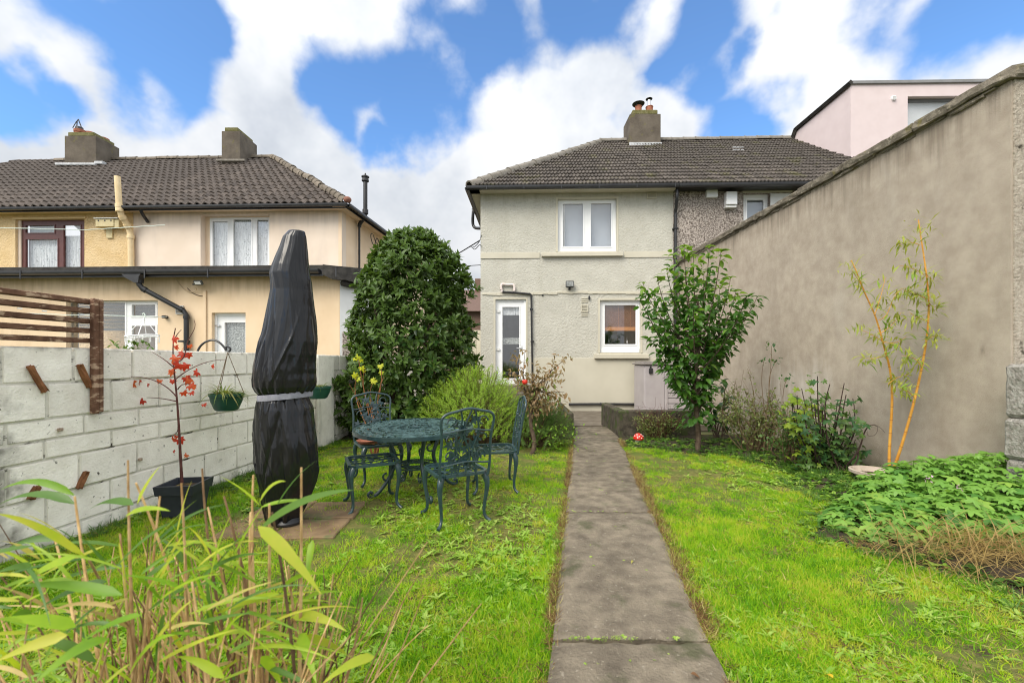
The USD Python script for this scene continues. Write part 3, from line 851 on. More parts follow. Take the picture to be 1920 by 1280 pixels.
def gutter_run(pts, r=.06):
    """Half-round gutter with a fascia-side back, along pts (rim height)."""
    p = np.asarray(pts, float); n = len(p)
    d = unit(np.gradient(p, axis=0)); x = unit(np.cross(d, [0, 0, 1.0]))
    prof = [(-r, .012), (-r, -.03), (-r * .8, -r * .95), (0, -r * 1.25), (r * .8, -r * .95), (r, -.03), (r, .012), (r * .88, .012), (r * .85, -.03), (0, -r), (-r * .85, -.03), (-r * .88, .012)]
    k = len(prof)
    v = np.vstack([p[i] + np.array([x[i] * a + np.array([0, 0, b]) for a, b in prof]) for i in range(n)])
    f = []
    for i in range(n - 1):
        for j in range(k):
            a, b = i * k + j, i * k + (j + 1) % k
            f += [(a, b, b + k), (a, b + k, a + k)]
    f += [(0, j, j + 1) for j in range(1, k - 1)]
    f += [((n - 1) * k, (n - 1) * k + j + 1, (n - 1) * k + j) for j in range(1, k - 1)]
    return v, np.array(f)


def slab(poly, thick):
    """A sloping plate from coplanar points, thickened downwards."""
    p = np.asarray(poly, float); n = len(p)
    q = p - np.array([0, 0, thick])
    f = [(0, i, i + 1) for i in range(1, n - 1)] + [(n, n + i + 1, n + i) for i in range(1, n - 1)]
    for i in range(n):
        j = (i + 1) % n
        f += [(i, n + i, n + j), (i, n + j, j)]
    return np.vstack([p, q]), np.array(f)


# ------------------------------------------------------------------ windows and doors
def window(parent, W, s0, s1, z0, z1, panes, m, depth=.09, fw=.055, behind=None, sill=None, name="window", sash=True, handle=True, curtain_inset=.0):
    """A framed window in an opening: panes are (s0, s1, z0, z1) of the glass. behind = list of (name, s0, s1, z0, z1, material)."""
    fr = obj(name, W.plate(rect(s0, z0, s1, z1), [rect(*(p[0], p[2], p[1], p[3])) for p in panes], -depth, .06), m, parent)
    for p in panes:
        if sash:
            g = .022
            obj("sash", W.plate(rect(p[0] - g, p[2] - g, p[1] + g, p[3] + g), [rect(p[0] + .012, p[2] + .012, p[1] - .012, p[3] - .012)], -depth + .012, .045), m, fr)
        obj("pane", W.box(p[0] - .003, p[1] + .003, p[2] - .003, p[3] + .003, -depth - .034, -depth - .026), M["glass"], fr)
    for b in behind or []:
        obj(b[0], b[1], b[2], fr)
    if sill:
        obj("sill", W.box(*sill[:4], -.02, sill[4], .008), sill[5], fr)
    return fr


def folds(W, s0, s1, z0, z1, d, amp=.018, n=60, waves=9, seed=0):
    """A hanging curtain."""
    s = np.linspace(s0, s1, n)
    r = np.random.default_rng(seed)
    w = amp * np.sin(s / (s1 - s0) * waves * 2 * np.pi + r.normal(0, .8, n).cumsum() * .3)
    top = np.array([W.p(a, d + .3 * b, z1) for a, b in zip(s, w)]); bot = np.array([W.p(a, d + b, z0) for a, b in zip(s, w)])
    v = np.vstack([top, bot]); i = np.arange(n - 1)
    return v, np.vstack([np.stack([i, i + n, i + n + 1], 1), np.stack([i, i + n + 1, i + 1], 1)])


def slats(W, s0, s1, z0, z1, d, pitch, tilt=.35, depth=.025):
    ms = []
    z = z1
    while z > z0:
        v, f = cbox((s1 - s0, depth, .002))
        c, s_ = math.cos(tilt), math.sin(tilt)
        v = np.stack([v[:, 0], v[:, 1] * c - v[:, 2] * s_, v[:, 1] * s_ + v[:, 2] * c], 1)
        v = v + np.array([(s0 + s1) / 2, d, z])
        ms.append(frame_xf((v, f), W.o, W.ex, W.n))
        z -= pitch
    return cat(ms)


def pipe(W, pts, r, parent, m, name="downpipe", brackets=(), smooth=40, sides=12):
    """A round pipe along (s, d, z) points, with socket collars at the bends."""
    p = W.path(pts)
    q = [p[0]]
    for i in range(1, len(p) - 1):
        for t in (-1, 1):
            e = p[i + t] - p[i]; L = np.linalg.norm(e)
            q.append(p[i] + e / L * min(r * 1.2, .45 * L))
    q.append(p[-1])
    o = obj(name, tube(q, r, sides), m, parent, smooth)
    for i in range(1, len(p) - 1):
        for t in (-1, 1):
            e = unit(p[i + t] - p[i]); a = p[i] + e * r * 1.5
            obj("collar", tube([a, a + e * r * 1.3], r * 1.22, sides), m, o, smooth)
    for (s, z) in brackets:
        obj("bracket", W.box(s - r * 1.7, s + r * 1.7, z - .02, z + .02, 0.001, pts[-1][1] + r * 1.15, .003), m, o)
    return o


def stack_mesh(lo, hi, steps=.10):
    """A rendered chimney stack with a stepped shoulder near its top."""
    lo, hi = np.array(lo), np.array(hi)
    sh = hi[2] - .16
    a = box(lo, (hi[0], hi[1], sh), .01)
    b = box((lo[0] + .10, lo[1] + .02, sh), (hi[0] - .10, hi[1] - .10, hi[2]), .02)
    return a, b

# ================================================================== the green house
SG = Wall(((901 - PX) / FPX * 11.37, 11.37), (1, -.028), out=(0, -1))
sw = SG.s(1262)                                # its width: the boundary with the brown house
DEP = np.array([.05, 1.0, 0]); DEP /= np.linalg.norm(DEP)
gutz = SG.z(1070, 349, .33)                    # rim of the gutter
wall_top = gutz - .02
gh = thing("green_house", "two-storey pale green rendered house with white window frames and hipped tiled roof", "house", SG.o)


def opening(W, u0, v0, u1, v1, d=0.0):
    s0, s1 = W.s(u0, d), W.s(u1, d)
    um, vm = (u0 + u1) / 2, 0
    return s0, s1, W.z(um, v1, d), W.z(um, v0, d)


FLOOR = SG.z(957, 719)
up = opening(SG, 1046, 373, 1156, 471.5)
kit = opening(SG, 1125, 562.5, 1201, 661)
dr = opening(SG, 929, 561, 986, 719)
holes = [rect(a, c, b, d) for a, b, c, d in (up, kit, dr)]
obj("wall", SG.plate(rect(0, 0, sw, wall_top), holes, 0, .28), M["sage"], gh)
# other walls of the block
def side_box(W, s0, s1, z1, depth, dep):
    c = [W.p(s0, -.281, 0), W.p(s1, -.281, 0)]
    c += [c[1] + dep * depth, c[0] + dep * depth]
    out = []
    for a, b in ((0, 3), (1, 2), (3, 2)):
        p, q = c[a], c[b]
        e = unit(q - p); n = np.array([-e[1], e[0], 0]) * .11
        v = np.vstack([p - n, p + n, q + n, q - n] * 2); v[4:, 2] = z1; v[:4, 2] = 0
        out.append((v, np.array([(0, 1, 2), (0, 2, 3), (4, 6, 5), (4, 7, 6), (0, 4, 5), (0, 5, 1), (1, 5, 6), (1, 6, 2), (2, 6, 7), (2, 7, 3), (3, 7, 4), (3, 4, 0)])))
    return cat(out)


obj("side_wall", side_box(SG, .11, sw - .1, wall_top, 7.4, DEP), M["sage"], gh)
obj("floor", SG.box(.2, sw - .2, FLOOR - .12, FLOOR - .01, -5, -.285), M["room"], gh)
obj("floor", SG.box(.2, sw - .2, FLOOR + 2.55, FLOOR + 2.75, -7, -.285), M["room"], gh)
# smooth bands and plinth
zb0, zb1 = SG.z(1070, 484), SG.z(1070, 473)
obj("string_course", SG.box(.0, SG.s(1012), zb0, zb1, .002, .022, .004), M["sage_smooth"], gh)
obj("string_course", SG.box(SG.s(1170), sw, zb0 + .004, zb1 + .004, .002, .022, .004), M["sage_smooth"], gh)
# uneven ledge over the door
r3 = np.random.default_rng(3)
zl = SG.z(1070, 549)
ledge = []
for a, b, dz in ((0.05, SG.s(1000), -.02), (SG.s(1000), SG.s(1045), -.01), (SG.s(1045), SG.s(1103), .02), (SG.s(1103), sw - .02, 0.0)):
    n = max(2, int((b - a) / .12))
    for i in range(n):
        ledge.append(SG.box(a + (b - a) * i / n, a + (b - a) * (i + 1) / n, zl + dz - .035 + r3.normal(0, .006), zl + dz + .03, .001, .020 + r3.uniform(0, .008), .006))
obj("ledge", cat(ledge), M["sage_smooth"], gh, 30)
zp = SG.z(1070, 671)
dd = dr[1] + .12
obj("plinth", SG.box(dd, sw, .0, zp, .002, .026, .004), M["sage_smooth"], gh)
obj("plinth", SG.box(.0, dr[0] - .22, .0, zp - .3, .002, .024, .004), M["sage_smooth"], gh)
for a, b, c, d in (up, kit, dr):                 # smooth reveals round the openings, standing a little proud
    w = .05
    obj("opening_trim", SG.plate(rect(a - w, c if c == dr[2] else c + .0, b + w, d + w), [rect(a, c - .1, b, d)], .012, .010), M["sage_smooth"], gh)
# upstairs window
uz = lambda v: SG.z(1100, v, -.08)
us = lambda u: SG.s(u, -.08)
win = window(gh, SG, *up, [(us(1054.5), us(1094), uz(463), uz(381)), (us(1107), us(1147), uz(463), uz(381))], M["white_pvc"], .085,
             behind=[("curtain", SG.box(up[0] + .05, up[1] - .05, up[2] + .04, up[3] - .04, -.30, -.29), M["blue_blind"]),
                     ("curtain", folds(SG, us(1053), us(1060), up[2] + .04, up[3] - .04, -.24, .02, 20, 2, 4), M["white_grey"])],
             sill=(SG.s(1015), SG.s(1167), SG.z(1090, 481.5), SG.z(1090, 474.5), .10, M["sage_smooth"]))
# kitchen window
kz = lambda v: SG.z(1163, v, -.08)
ks = lambda u: SG.s(u, -.08)
win = window(gh, SG, *kit, [(ks(1133), ks(1193), kz(646), kz(571))], M["white_pvc"], .085,
             behind=[("blind_slats", slats(SG, ks(1131), ks(1195), kz(617), kz(569), -.20, .026, 1.2), M["wood_blind"]),
                     ("blind_rail", SG.box(ks(1131), ks(1195), kz(619.5), kz(612.5), -.215, -.19, .004), M["orange_wood"]),
                     ("blind_cord", tube(SG.path([(ks(1162), -.185, kz(570)), (ks(1162), -.185, kz(612))]), .003, 5), M["orange_wood"]),
                     ("blind_cord", tube(SG.path([(ks(1184), -.185, kz(570)), (ks(1184), -.185, kz(612))]), .003, 5), M["orange_wood"]),
                     ("tap", tube(spline(SG.path([(ks(1181), -.40, kz(648)), (ks(1181), -.40, kz(634)), (ks(1181.6), -.46, kz(632)), (ks(1182), -.50, kz(636))]), 14), .011, 8), M["steel"])],
             sill=(SG.s(1113.5), SG.s(1215), SG.z(1160, 672), SG.z(1160, 664), .11, M["sage_smooth"]))
obj("sill_board", SG.box(kit[0] + .01, kit[1] - .01, SG.z(1160, 660.5), SG.z(1160, 653), -.085, -.05, .004), M["white_pvc"], win)
# back door
ds = lambda u: SG.s(u, -.07); dz = lambda v: SG.z(957, v, -.07)
door = obj("door", SG.plate(rect(dr[0], dr[2], dr[1], dr[3]), [rect(ds(942), dz(709), ds(973.5), dz(575.5))], -.07, .07), M["white_pvc"], gh)
obj("door_frame", SG.plate(rect(dr[0], dr[2], dr[1], dr[3]), [rect(dr[0] + .055, dr[2] - .1, dr[1] - .055, dr[3] - .055)], -.05, .019), M["white_pvc"], door)
obj("sash", SG.plate(rect(ds(942) - .03, dz(709) - .03, ds(973.5) + .03, dz(575.5) + .03), [rect(ds(942), dz(709), ds(973.5), dz(575.5))], -.058, .011), M["white_pvc"], door)
obj("pane", SG.box(ds(942), ds(973.5), dz(709), dz(575.5), -.11, -.10), M["glass"], door)
obj("handle", cat([SG.box(ds(977.5), ds(979.5), dz(660), dz(648), -.069, -.058, .003), SG.box(ds(968.5), ds(979), dz(653.3), dz(651.3), -.057, -.035, .004)]), M["handle"], door)
for v in (583.5, 655):
    obj("hinge", SG.box(ds(931), ds(937.5), dz(v + 2.2), dz(v - 2.2), -.049, -.035, .006), M["white_grey"], door)
for i, (v0, v1, c) in enumerate(((575, 590, M["net"]), (633, 645, M["lace"]))):
    obj("blind", SG.box(ds(941), ds(974.5), dz(v1), dz(v0), -.16, -.155), c, door)
obj("letter_plate", SG.box(ds(944), ds(972), dz(703), dz(697), -.1, -.05, .01), M["black_metal"], door)
for i in range(4):                                # concrete steps up to the door
    obj("door_step", SG.box(dr[0] - .15, dr[1] + .15, .012, FLOOR - .03 - .17 * i, .026 + .28 * i, .026 + .28 * (i + 1) - .003, .01), M["yard"], gh)
# vents
def louvre(W, parent, u0, u1, v0, v1, m, n=6, d0=.001, d1=.03, name="air_vent"):
    s0, s1, z0, z1 = W.s(u0), W.s(u1), W.z((u0 + u1) / 2, v1), W.z((u0 + u1) / 2, v0)
    o = obj(name, W.plate(rect(s0, z0, s1, z1), [rect(s0 + .02, z0 + .02, s1 - .02, z1 - .02)], d1, d1 - d0), m, parent)
    k = (z1 - z0 - .04) / n
    for i in range(n):
        obj("louvre_slat", W.box(s0 + .021, s1 - .021, z0 + .02 + k * i + .004, z0 + .02 + k * (i + .62), d0, d1 - .006), m, o)
    return o


louvre(SG, gh, 1213, 1230.5, 363, 373, M["sage_smooth"], 4)
louvre(SG, gh, 1089.5, 1102.5, 571, 585, M["sage_smooth"], 4)
obj("air_brick", cat([SG.box(SG.s(1090), SG.s(1102), SG.z(1096, v + 2), SG.z(1096, v), .001, .02, .003) for v in (558, 561.5, 565, 587.5, 591)]), M["sage_smooth"], gh)
# flood lamp
fl = obj("flood_lamp", SG.box(SG.s(1060), SG.s(1075), SG.z(1067, 540), SG.z(1067, 528), .06, .16, .015), M["flood_grey"], gh)
obj("lamp_glass", SG.box(SG.s(1061.3), SG.s(1073.7), SG.z(1067, 538.5), SG.z(1067, 529.5), .161, .166), M["lamp_glass"], fl)
obj("mount", SG.box(SG.s(1065.5), SG.s(1069.5), SG.z(1067, 544), SG.z(1067, 540), .001, .09, .008), M["black_metal"], fl)
# overflow pipes over the door
wp = obj("overflow_pipe", tube(spline(SG.path([(SG.s(941), .05, SG.z(941, 548)), (SG.s(940), .05, SG.z(940, 539)), (SG.s(941.5), .05, SG.z(941, 533.5)), (SG.s(946), .05, SG.z(946, 533.5)), (SG.s(957), .05, SG.z(957, 534)), (SG.s(963), .05, SG.z(963, 535)), (SG.s(964.5), .05, SG.z(964, 539)), (SG.s(964.5), .05, SG.z(964, 546))]), 40), .030, 10), mat("pinkish_white_pipe", (.66, .56, .52), (.74, .66, .62), 5, 4, .5), gh, 40)
pipe(SG, [(SG.s(940.5), .05, SG.z(940, 538)), (SG.s(940.5), .05, SG.z(940, 547.5)), (SG.s(966), .05, SG.z(966, 549)), (SG.s(996), .05, SG.z(996, 551.5)), (SG.s(999), .05, .05)], .024, gh, M["black_metal"], "waste_pipe", [(SG.s(996.4), SG.z(996, 580)), (SG.s(998), SG.z(998, 640))])
obj("pipe_end", SG.box(SG.s(1016), SG.s(1019), SG.z(1017, 555), SG.z(1017, 552), .001, .03, .008), M["black_metal"], gh)
obj("hook", SG.box(SG.s(1103), SG.s(1106), SG.z(1104, 562), SG.z(1104, 555), .001, .06, .012), M["black_metal"], gh)
# drain pipe along the foot of the wall
pipe(SG, [(SG.s(1066), .07, SG.z(1066, 757)), (SG.s(1130), .07, SG.z(1130, 756.5)), (SG.s(1200.5), .07, SG.z(1200, 757)), (SG.s(1200.5), .07, SG.z(1200, 705))], .03, gh, M["black_metal"], "drain_pipe")
# downpipe on the boundary
pipe(SG, [(SG.s(1270, .3), .28, gutz - .06), (SG.s(1270, .3), .28, gutz - .30), (SG.s(1264.5), .07, gutz - .62), (SG.s(1264.5), .07, .1)], .037, gh, M["black_gutter"], "downpipe", [(SG.s(1264.5), SG.z(1264, 430)), (SG.s(1264.5), SG.z(1264, 560))])

# roof: front slope shared with the brown house next door
ov = .36
EX = SG.ex
Ecorner = SG.p(SG.s(878, ov), ov, gutz + .015)
RL = P(1124, 268, 15.4)                          # left end of the ridge
RR = P(1488, 262.5, 15.4 - .028 * 6.9)           # ridge at the dormer
ridge_dir = unit(RR - RL)
# slope vector: from the eave up to the ridge, square to the eave
def slope_of(E, ex, R):
    w = R - E
    up_ = w - ex * (w @ ex)
    return unit(up_), np.linalg.norm(up_), w @ ex


es, tlen, sR = slope_of(Ecorner, EX, RL)
sB = sw - SG.s(878, ov)                          # boundary along the eave
hip_s = lambda t: sR * t / tlen                  # left limit of the slope at height t
roof = obj("roof", slab([Ecorner, Ecorner + EX * sB, Ecorner + EX * sB + es * tlen, Ecorner + EX * sR + es * tlen], .10), M["under"], gh)
tiled(roof, Ecorner, EX, es, lambda s, t: hip_s(t) + .04 < s < sB, sB, tlen, .195, .355, "roman", M["tile_r"], 200, 1)
# hidden left slope and back slope
back = Ecorner + DEP * 8.6
apexB = RL
obj("hip_slope", slab([Ecorner, RL, RL + ridge_dir * .01 + DEP * .01, back], .08), M["tile_r"], roof)
Bk = RL + DEP * 4.2 + np.array([0, 0, -(RL[2] - Ecorner[2])])
obj("back_slope", slab([RL, RL + ridge_dir * (sB - sR), Bk + ridge_dir * (sB - sR), back], .08), M["tile_r"], roof)
ridge_run(roof, Ecorner + es * .05 + np.array([.02, 0, .0]), RL + np.array([0, 0, .0]), .13, .42, M["ridge_r"], "hip_tile", .004)
ridge_run(roof, RL + np.array([0, 0, .05]), RL + ridge_dir * (sB - sR) + np.array([0, 0, .05]), .11, .44, M["ridge_r"], "ridge_tile", .005)
# soffit, fascia, gutters
obj("soffit", SG.box(-.30, sw, wall_top - .03, wall_top - .005, .001, ov - .05), M["sage_smooth"], gh)
obj("fascia", SG.box(-.32, sw, wall_top - .035, gutz + .01, ov - .049, ov - .03), M["black_gutter"], gh)
g0 = SG.p(SG.s(874, ov + .03), ov + .035, gutz - .015)
gutter = obj("gutter", gutter_run([g0, SG.p(sw, ov + .035, gutz - .015)], .062), M["black_gutter"], gh, 30)
for i in range(6):
    s = .2 + i * (sw - .3) / 5
    obj("gutter_bracket", SG.box(s - .012, s + .012, gutz - .10, gutz + .0, ov + .095, ov + .105), M["black_gutter"], gutter)
gl = [g0 + np.array([.02, .06, 0]), g0 + DEP * 8.2 + np.array([.02, 0, 0])]
obj("gutter", gutter_run(gl, .062), M["black_gutter"], gh, 30)
o = SG.p(-.30, 0, 0)
sof = [SG.p(-.30, ov - .05, wall_top - .01), SG.p(-.002, ov - .05, wall_top - .01), SG.p(-.002, -7.4, wall_top - .01), SG.p(-.30, -7.4, wall_top - .01)]
obj("soffit", slab(sof, .02), M["sage_smooth"], gh)
obj("fascia", cat([tube([g0 + np.array([.09, .1, -.01]), g0 + DEP * 8 + np.array([.09, 0, -.01])], .02, 4), box((0, 0, 0), (.01, .01, .01))][:1]), M["black_gutter"], gh)
# swan-neck downpipe on the far side
pB = [P(887, 392, 13.1), P(886.5, 418, 13.1), P(888, 424, 13.1), P(895, 428, 13.0), P(903, 428, 12.9)]
obj("downpipe", tube(spline(pB, 30), .045, 10), M["black_gutter"], gh, 40)
# chimney on the ridge
cy = 14.85
lo = P(1181, 276, cy); hi = P(1239, 205, cy)
lo3 = np.array([lo[0], cy, RL[2] - .9]); hi3 = np.array([hi[0], cy + .85, hi[2]])
a, b = stack_mesh(lo3, hi3)
ch = obj("chimney", cat([a]), M["stack"], roof, label="grey rendered chimney with mossy shoulder")
obj("chimney_cap", b, M["moss"], roof)
obj("flashing", cat([box((lo[0] - .03, cy - .05, lo[2] - .02), (hi[0] + .03, cy - .004, lo[2] + .15), .01)]), M["lead"], roof)
for (u0, u1, vt, vb, capw, m) in ((1191, 1203, 200, 208, 1.6, M["pot_red"]), (1211, 1224, 201, 208, 1.25, M["pot_red"])):
    c = P((u0 + u1) / 2, vb, cy + .4); rr = (u1 - u0) / 2 * (cy + .4) / FPX; top = P(0, vt, cy + .4)[2]
    obj("chimney_pot", lathe([(rr, c[2] - .1), (rr, top - .03), (rr * 1.08, top - .02), (rr * 1.08, top), (rr * .8, top), (rr * .8, top - .1)], (c[0], c[1], 0), 16), m, roof, 30)
c = P(1197, 196, cy + .4)
obj("cowl", cat([lathe([(.21, c[2]), (.22, c[2] + .015), (.05, c[2] + .06), (0.001, c[2] + .065)], (c[0], c[1], 0), 18)] + [tube([(c[0] + .13 * math.cos(q), c[1] + .13 * math.sin(q), c[2] - .1), (c[0] + .13 * math.cos(q), c[1] + .13 * math.sin(q), c[2] + .01)], .008, 5) for q in (0, 2, 4)]), M["black_metal"], roof, 30)
c = P(1217, 200, cy + .4)
obj("flue", lathe([(.06, c[2] - .1), (.06, c[2] + .22), (.05, c[2] + .22), (.05, c[2] + .1)], (c[0], c[1], 0), 14), M["steel"], roof, 30)
obj("cowl", lathe([(.11, c[2] + .25), (.12, c[2] + .265), (.03, c[2] + .30), (.001, c[2] + .305)], (c[0], c[1], 0), 16), M["black_metal"], roof, 30)

# ================================================================== the brown house next door
bh = thing("brown_house", "brown pebble-dashed house attached to the right of the green one", "house", SG.p(sw, 0, 0))
BW = 13.0
bo = opening(SG, 1394, 362, 1444, 452)
obj("wall", SG.plate(rect(sw + .002, 0, BW, wall_top), [rect(bo[0], bo[2], bo[1], bo[3])], 0, .28), M["pebbledash"], bh)
bz = lambda v: SG.z(1418, v, -.08)
window(bh, SG, *bo, [(SG.s(1401, -.08), SG.s(1434, -.08), bz(444), bz(373))], M["white_pvc"], .12, behind=[("curtain", SG.box(bo[0] + .03, bo[1] - .03, bo[2], bo[3], -.3, -.29), M["blue_blind"])])
obj("opening_trim", SG.box(bo[1] + .002, bo[1] + .55, bo[2], bo[3] - .02, .002, .014), M["white_grey"], bh)
obj("opening_trim", SG.box(bo[0] - .03, bo[1] + .56, bo[3] + .002, bo[3] + .07, .002, .014), M["sage_smooth"], bh)
obj("vent_box", SG.box(SG.s(1322.5), SG.s(1343), SG.z(1332, 372), SG.z(1332, 358.5), .001, .10, .008), M["white_pvc"], bh)
v_ = SG.box(SG.s(1357), SG.s(1377), SG.z(1367, 387), SG.z(1367, 363), .001, .16, .008)
vb_ = obj("vent_box", v_, M["white_pvc"], bh)
obj("vent_hood", SG.box(SG.s(1357), SG.s(1377), SG.z(1367, 392), SG.z(1367, 387.6), .001, .12, .004), M["white_grey"], vb_)
obj("soffit", SG.box(sw + .003, BW, wall_top - .03, wall_top - .005, .001, ov - .05), M["black_gutter"], bh)
obj("gutter", gutter_run([SG.p(sw + .01, ov + .035, gutz - .015), SG.p(BW, ov + .035, gutz - .015)], .062), M["black_gutter"], bh, 30)
obj("fascia", SG.box(sw + .002, BW, wall_top - .035, gutz + .01, ov - .049, ov - .03), M["black_gutter"], bh)
sD = 13.2
roof = obj("roof", slab([Ecorner + EX * (sB + .01), Ecorner + EX * sD, Ecorner + EX * sD + es * tlen, Ecorner + EX * (sB + .01) + es * tlen], .10), M["under"], bh)
s_off = math.floor(sB / .195) * .195
def brown_inside(s, t):
    return s > sB and s < sD


tiled(roof, Ecorner, EX, es, brown_inside, sD, tlen, .195, .355, "roman", M["tile_r"], 200, 2, s0=s_off)
ridge_run(roof, RL + ridge_dir * (sB - sR + .02) + np.array([0, 0, .05]), RL + ridge_dir * (sD - sR) + np.array([0, 0, .05]), .11, .44, M["ridge_r"], "ridge_tile", .005)
obj("back_slope", slab([RL + ridge_dir * (sB - sR), RL + ridge_dir * (sD - sR), Bk + ridge_dir * (sD - sR), Bk + ridge_dir * (sB - sR)], .08), M["tile_r"], roof)
# three mended pale tiles
for i, (u, v) in enumerate(((1376, 280), (1383, 280), (1390, 280), (1376, 285), (1383, 285), (1391, 285))):
    r = unit(np.array([(u - PX) / FPX, 1, (PY - v) / FPX])); n = np.cross(EX, es)
    t = ((Ecorner - np.array([0, 0, CAM_H])) @ n) / (r @ n)
    q = np.array([0, 0, CAM_H]) + r * t
    m_ = frame_xf(cbox((.10, .035, .05), .005), q + n * .045, EX, es, n)
    obj("mended_tile", m_, M["lead"], roof)

# ================================================================== the pink dormer
pd = thing("pink_dormer", "flat-roofed pink rendered box dormer with grey trim above the brown house", "dormer", P(1595, 400, 12.66))
DW = Wall((P(1595, 300, 12.66)[0], 12.66), (1, -.02), out=(0, -1))
zt = DW.z(1700, 152); zb = 5.4
d0 = (0, 5.2)
wo = (DW.s(1702), DW.s(1702) + 1.9, DW.z(1702, 181) - 1.25, DW.z(1702, 181))
obj("front_wall", DW.plate(rect(0, zb, 6.0, zt - .09), [rect(wo[0], wo[2], wo[1], wo[3])], 0, .2), M["pink"], pd)
# left cheek: from the front back to the ridge, its top falling slightly
p0 = DW.p(.001, -.2, 0); bk = P(1490, 250, 15.1); bk[2] = 0
e = unit(bk - p0); Lc = np.linalg.norm(bk - p0)
CK = Wall(p0, e, out=(-1, 0))
ztb = P(1490, 244, 15.1)[2]
obj("side_wall", CK.plate([(-.2, zb), (Lc + .6, zb), (Lc + .6, ztb - .5), (Lc, ztb - .28), (Lc - .05, ztb - .1), (-.2, zt - .09)], [], 0, .12), M["pink"], pd)
trim = [CK.p(-.26, .05, zt - .05), CK.p(Lc - .12, .05, ztb - .02), CK.p(Lc + .02, .05, ztb - .22), CK.p(Lc + .16, .05, ztb - .55)]
tr = []
for a, b in zip(trim[:-1], trim[1:]):
    tr.append(tube([a, b], .075, 4))
obj("roof_trim", cat(tr), M["felt"], pd, label="dark grey sloping edge trim")
rp = [DW.p(-.06, .06, zt - .085), DW.p(6.1, .06, zt - .085), DW.p(6.1, .06, zt) ]
obj("roof_trim", DW.box(-.07, 6.05, zt - .09, zt, -.3, .055, .006), mat("grey_trim", (.19, .19, .19), (.23, .23, .23), 4, 3, .5), pd)
obj("roof", slab([DW.p(0, -.3, zt - .01), DW.p(6.0, -.3, zt - .01), DW.p(6.0, -3.0, zt - .1), CK.p(Lc, 0, ztb - .02)], .08), M["felt"], pd)
wz = lambda v: DW.z(1720, v, -.1)
window(pd, DW, *wo, [(wo[0] + .03, wo[1] - .05, wo[2] + .05, DW.z(1720, 190, -.1))], mat("dormer_frame", (.12, .12, .12), (.14, .14, .14), 3, 2, .5), .13, sash=False,
       behind=[("blind", DW.box(wo[0], wo[1], wo[2], wo[3], -.26, -.25), mat("white_blind", (.60, .61, .62), (.64, .65, .66), 3, 2, .8))])
sv = DW.s(1674.5); zv = DW.z(1674, 185)
vt_ = obj("air_vent", frame_xf(arr(trimesh.creation.cylinder(radius=.065, height=.05, sections=20)), DW.p(sv, .025, zv), DW.ex, (0, 0, 1), DW.n), M["white_pvc"], pd)
for i in range(3):
    obj("louvre_slat", DW.box(sv - .05, sv + .05, zv - .045 + i * .032, zv - .03 + i * .032, .051, .06), M["white_grey"], vt_)

# ================================================================== the houses on the left
LM = Wall(((641 - PX) / FPX * 12.66, 12.66), (1, -.034), out=(0, -1))
LD = unit(np.array([.11, 1.0, 0]))
lg = LM.z(400, 384, .36)                          # eave height
ltop = lg - .08
sb = LM.s(250)                                   # boundary between the two houses (negative: left of the corner)
ph = thing("peach_house", "peach rendered end house with hipped brown tiled roof", "house", LM.p(0, 0, 0))
yh = thing("yellow_house", "yellow roughcast house with brown-framed upstairs window at the left", "house", LM.p(sb, 0, 0))
# peach upper window with deep reveal
po = opening(LM, 376, 402, 505, 506)
pf = (LM.s(393.5, -.2), po[1] - .002, po[2], LM.z(450, 408, -.2))
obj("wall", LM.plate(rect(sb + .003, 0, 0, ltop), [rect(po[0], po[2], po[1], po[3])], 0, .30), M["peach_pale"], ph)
obj("corner_strip", LM.box(-.10, .002, 3.3, ltop - .02, .001, .012), M["peach"], ph)
c = LM.p(0, -.301, 0)
SW = Wall(LM.p(0, -.302, 0), LD, out=(1, 0))
so_ = (SW.s(709), SW.s(709) + .9, 3.0, SW.z(712, 470))
obj("side_wall", SW.plate(rect(0, 0, 7.6, ltop), [], 0, .25), M["peach"], ph)
ps_ = lambda u: LM.s(u, -.2); pz_ = lambda v: LM.z(450, v, -.2)
window(ph, LM, pf[0], pf[1], pf[2], pf[3], [(ps_(398), ps_(428), pz_(505), pz_(414)), (ps_(437), ps_(472), pz_(505), pz_(411)), (ps_(481), ps_(504), pz_(505), pz_(412))], M["white_pvc"], .2,
       behind=[("net_curtain", folds(LM, ps_(396), ps_(506), pz_(508), pz_(410), -.34, .012, 160, 26, 2), M["net"])])
obj("reveal", LM.box(po[0] - .0, pf[0] - .001, po[2], po[3], -.26, -.2), M["peach"], ph)
obj("reveal", LM.box(pf[0], pf[1], pf[3] + .002, po[3], -.26, -.2), M["peach"], ph)
obj("swan_neck", tube(spline(LM.path([(LM.s(264, .3), .32, LM.z(264, 386, .3)), (LM.s(264, .3), .30, LM.z(264, 394, .3)), (LM.s(268, .2), .18, LM.z(268, 404, .2)), (LM.s(274, .06), .07, LM.z(274, 411, .06)), (LM.s(277, .06), .06, LM.z(277, 416, .06))]), 24), .045, 10), M["black_gutter"], ph, 40)
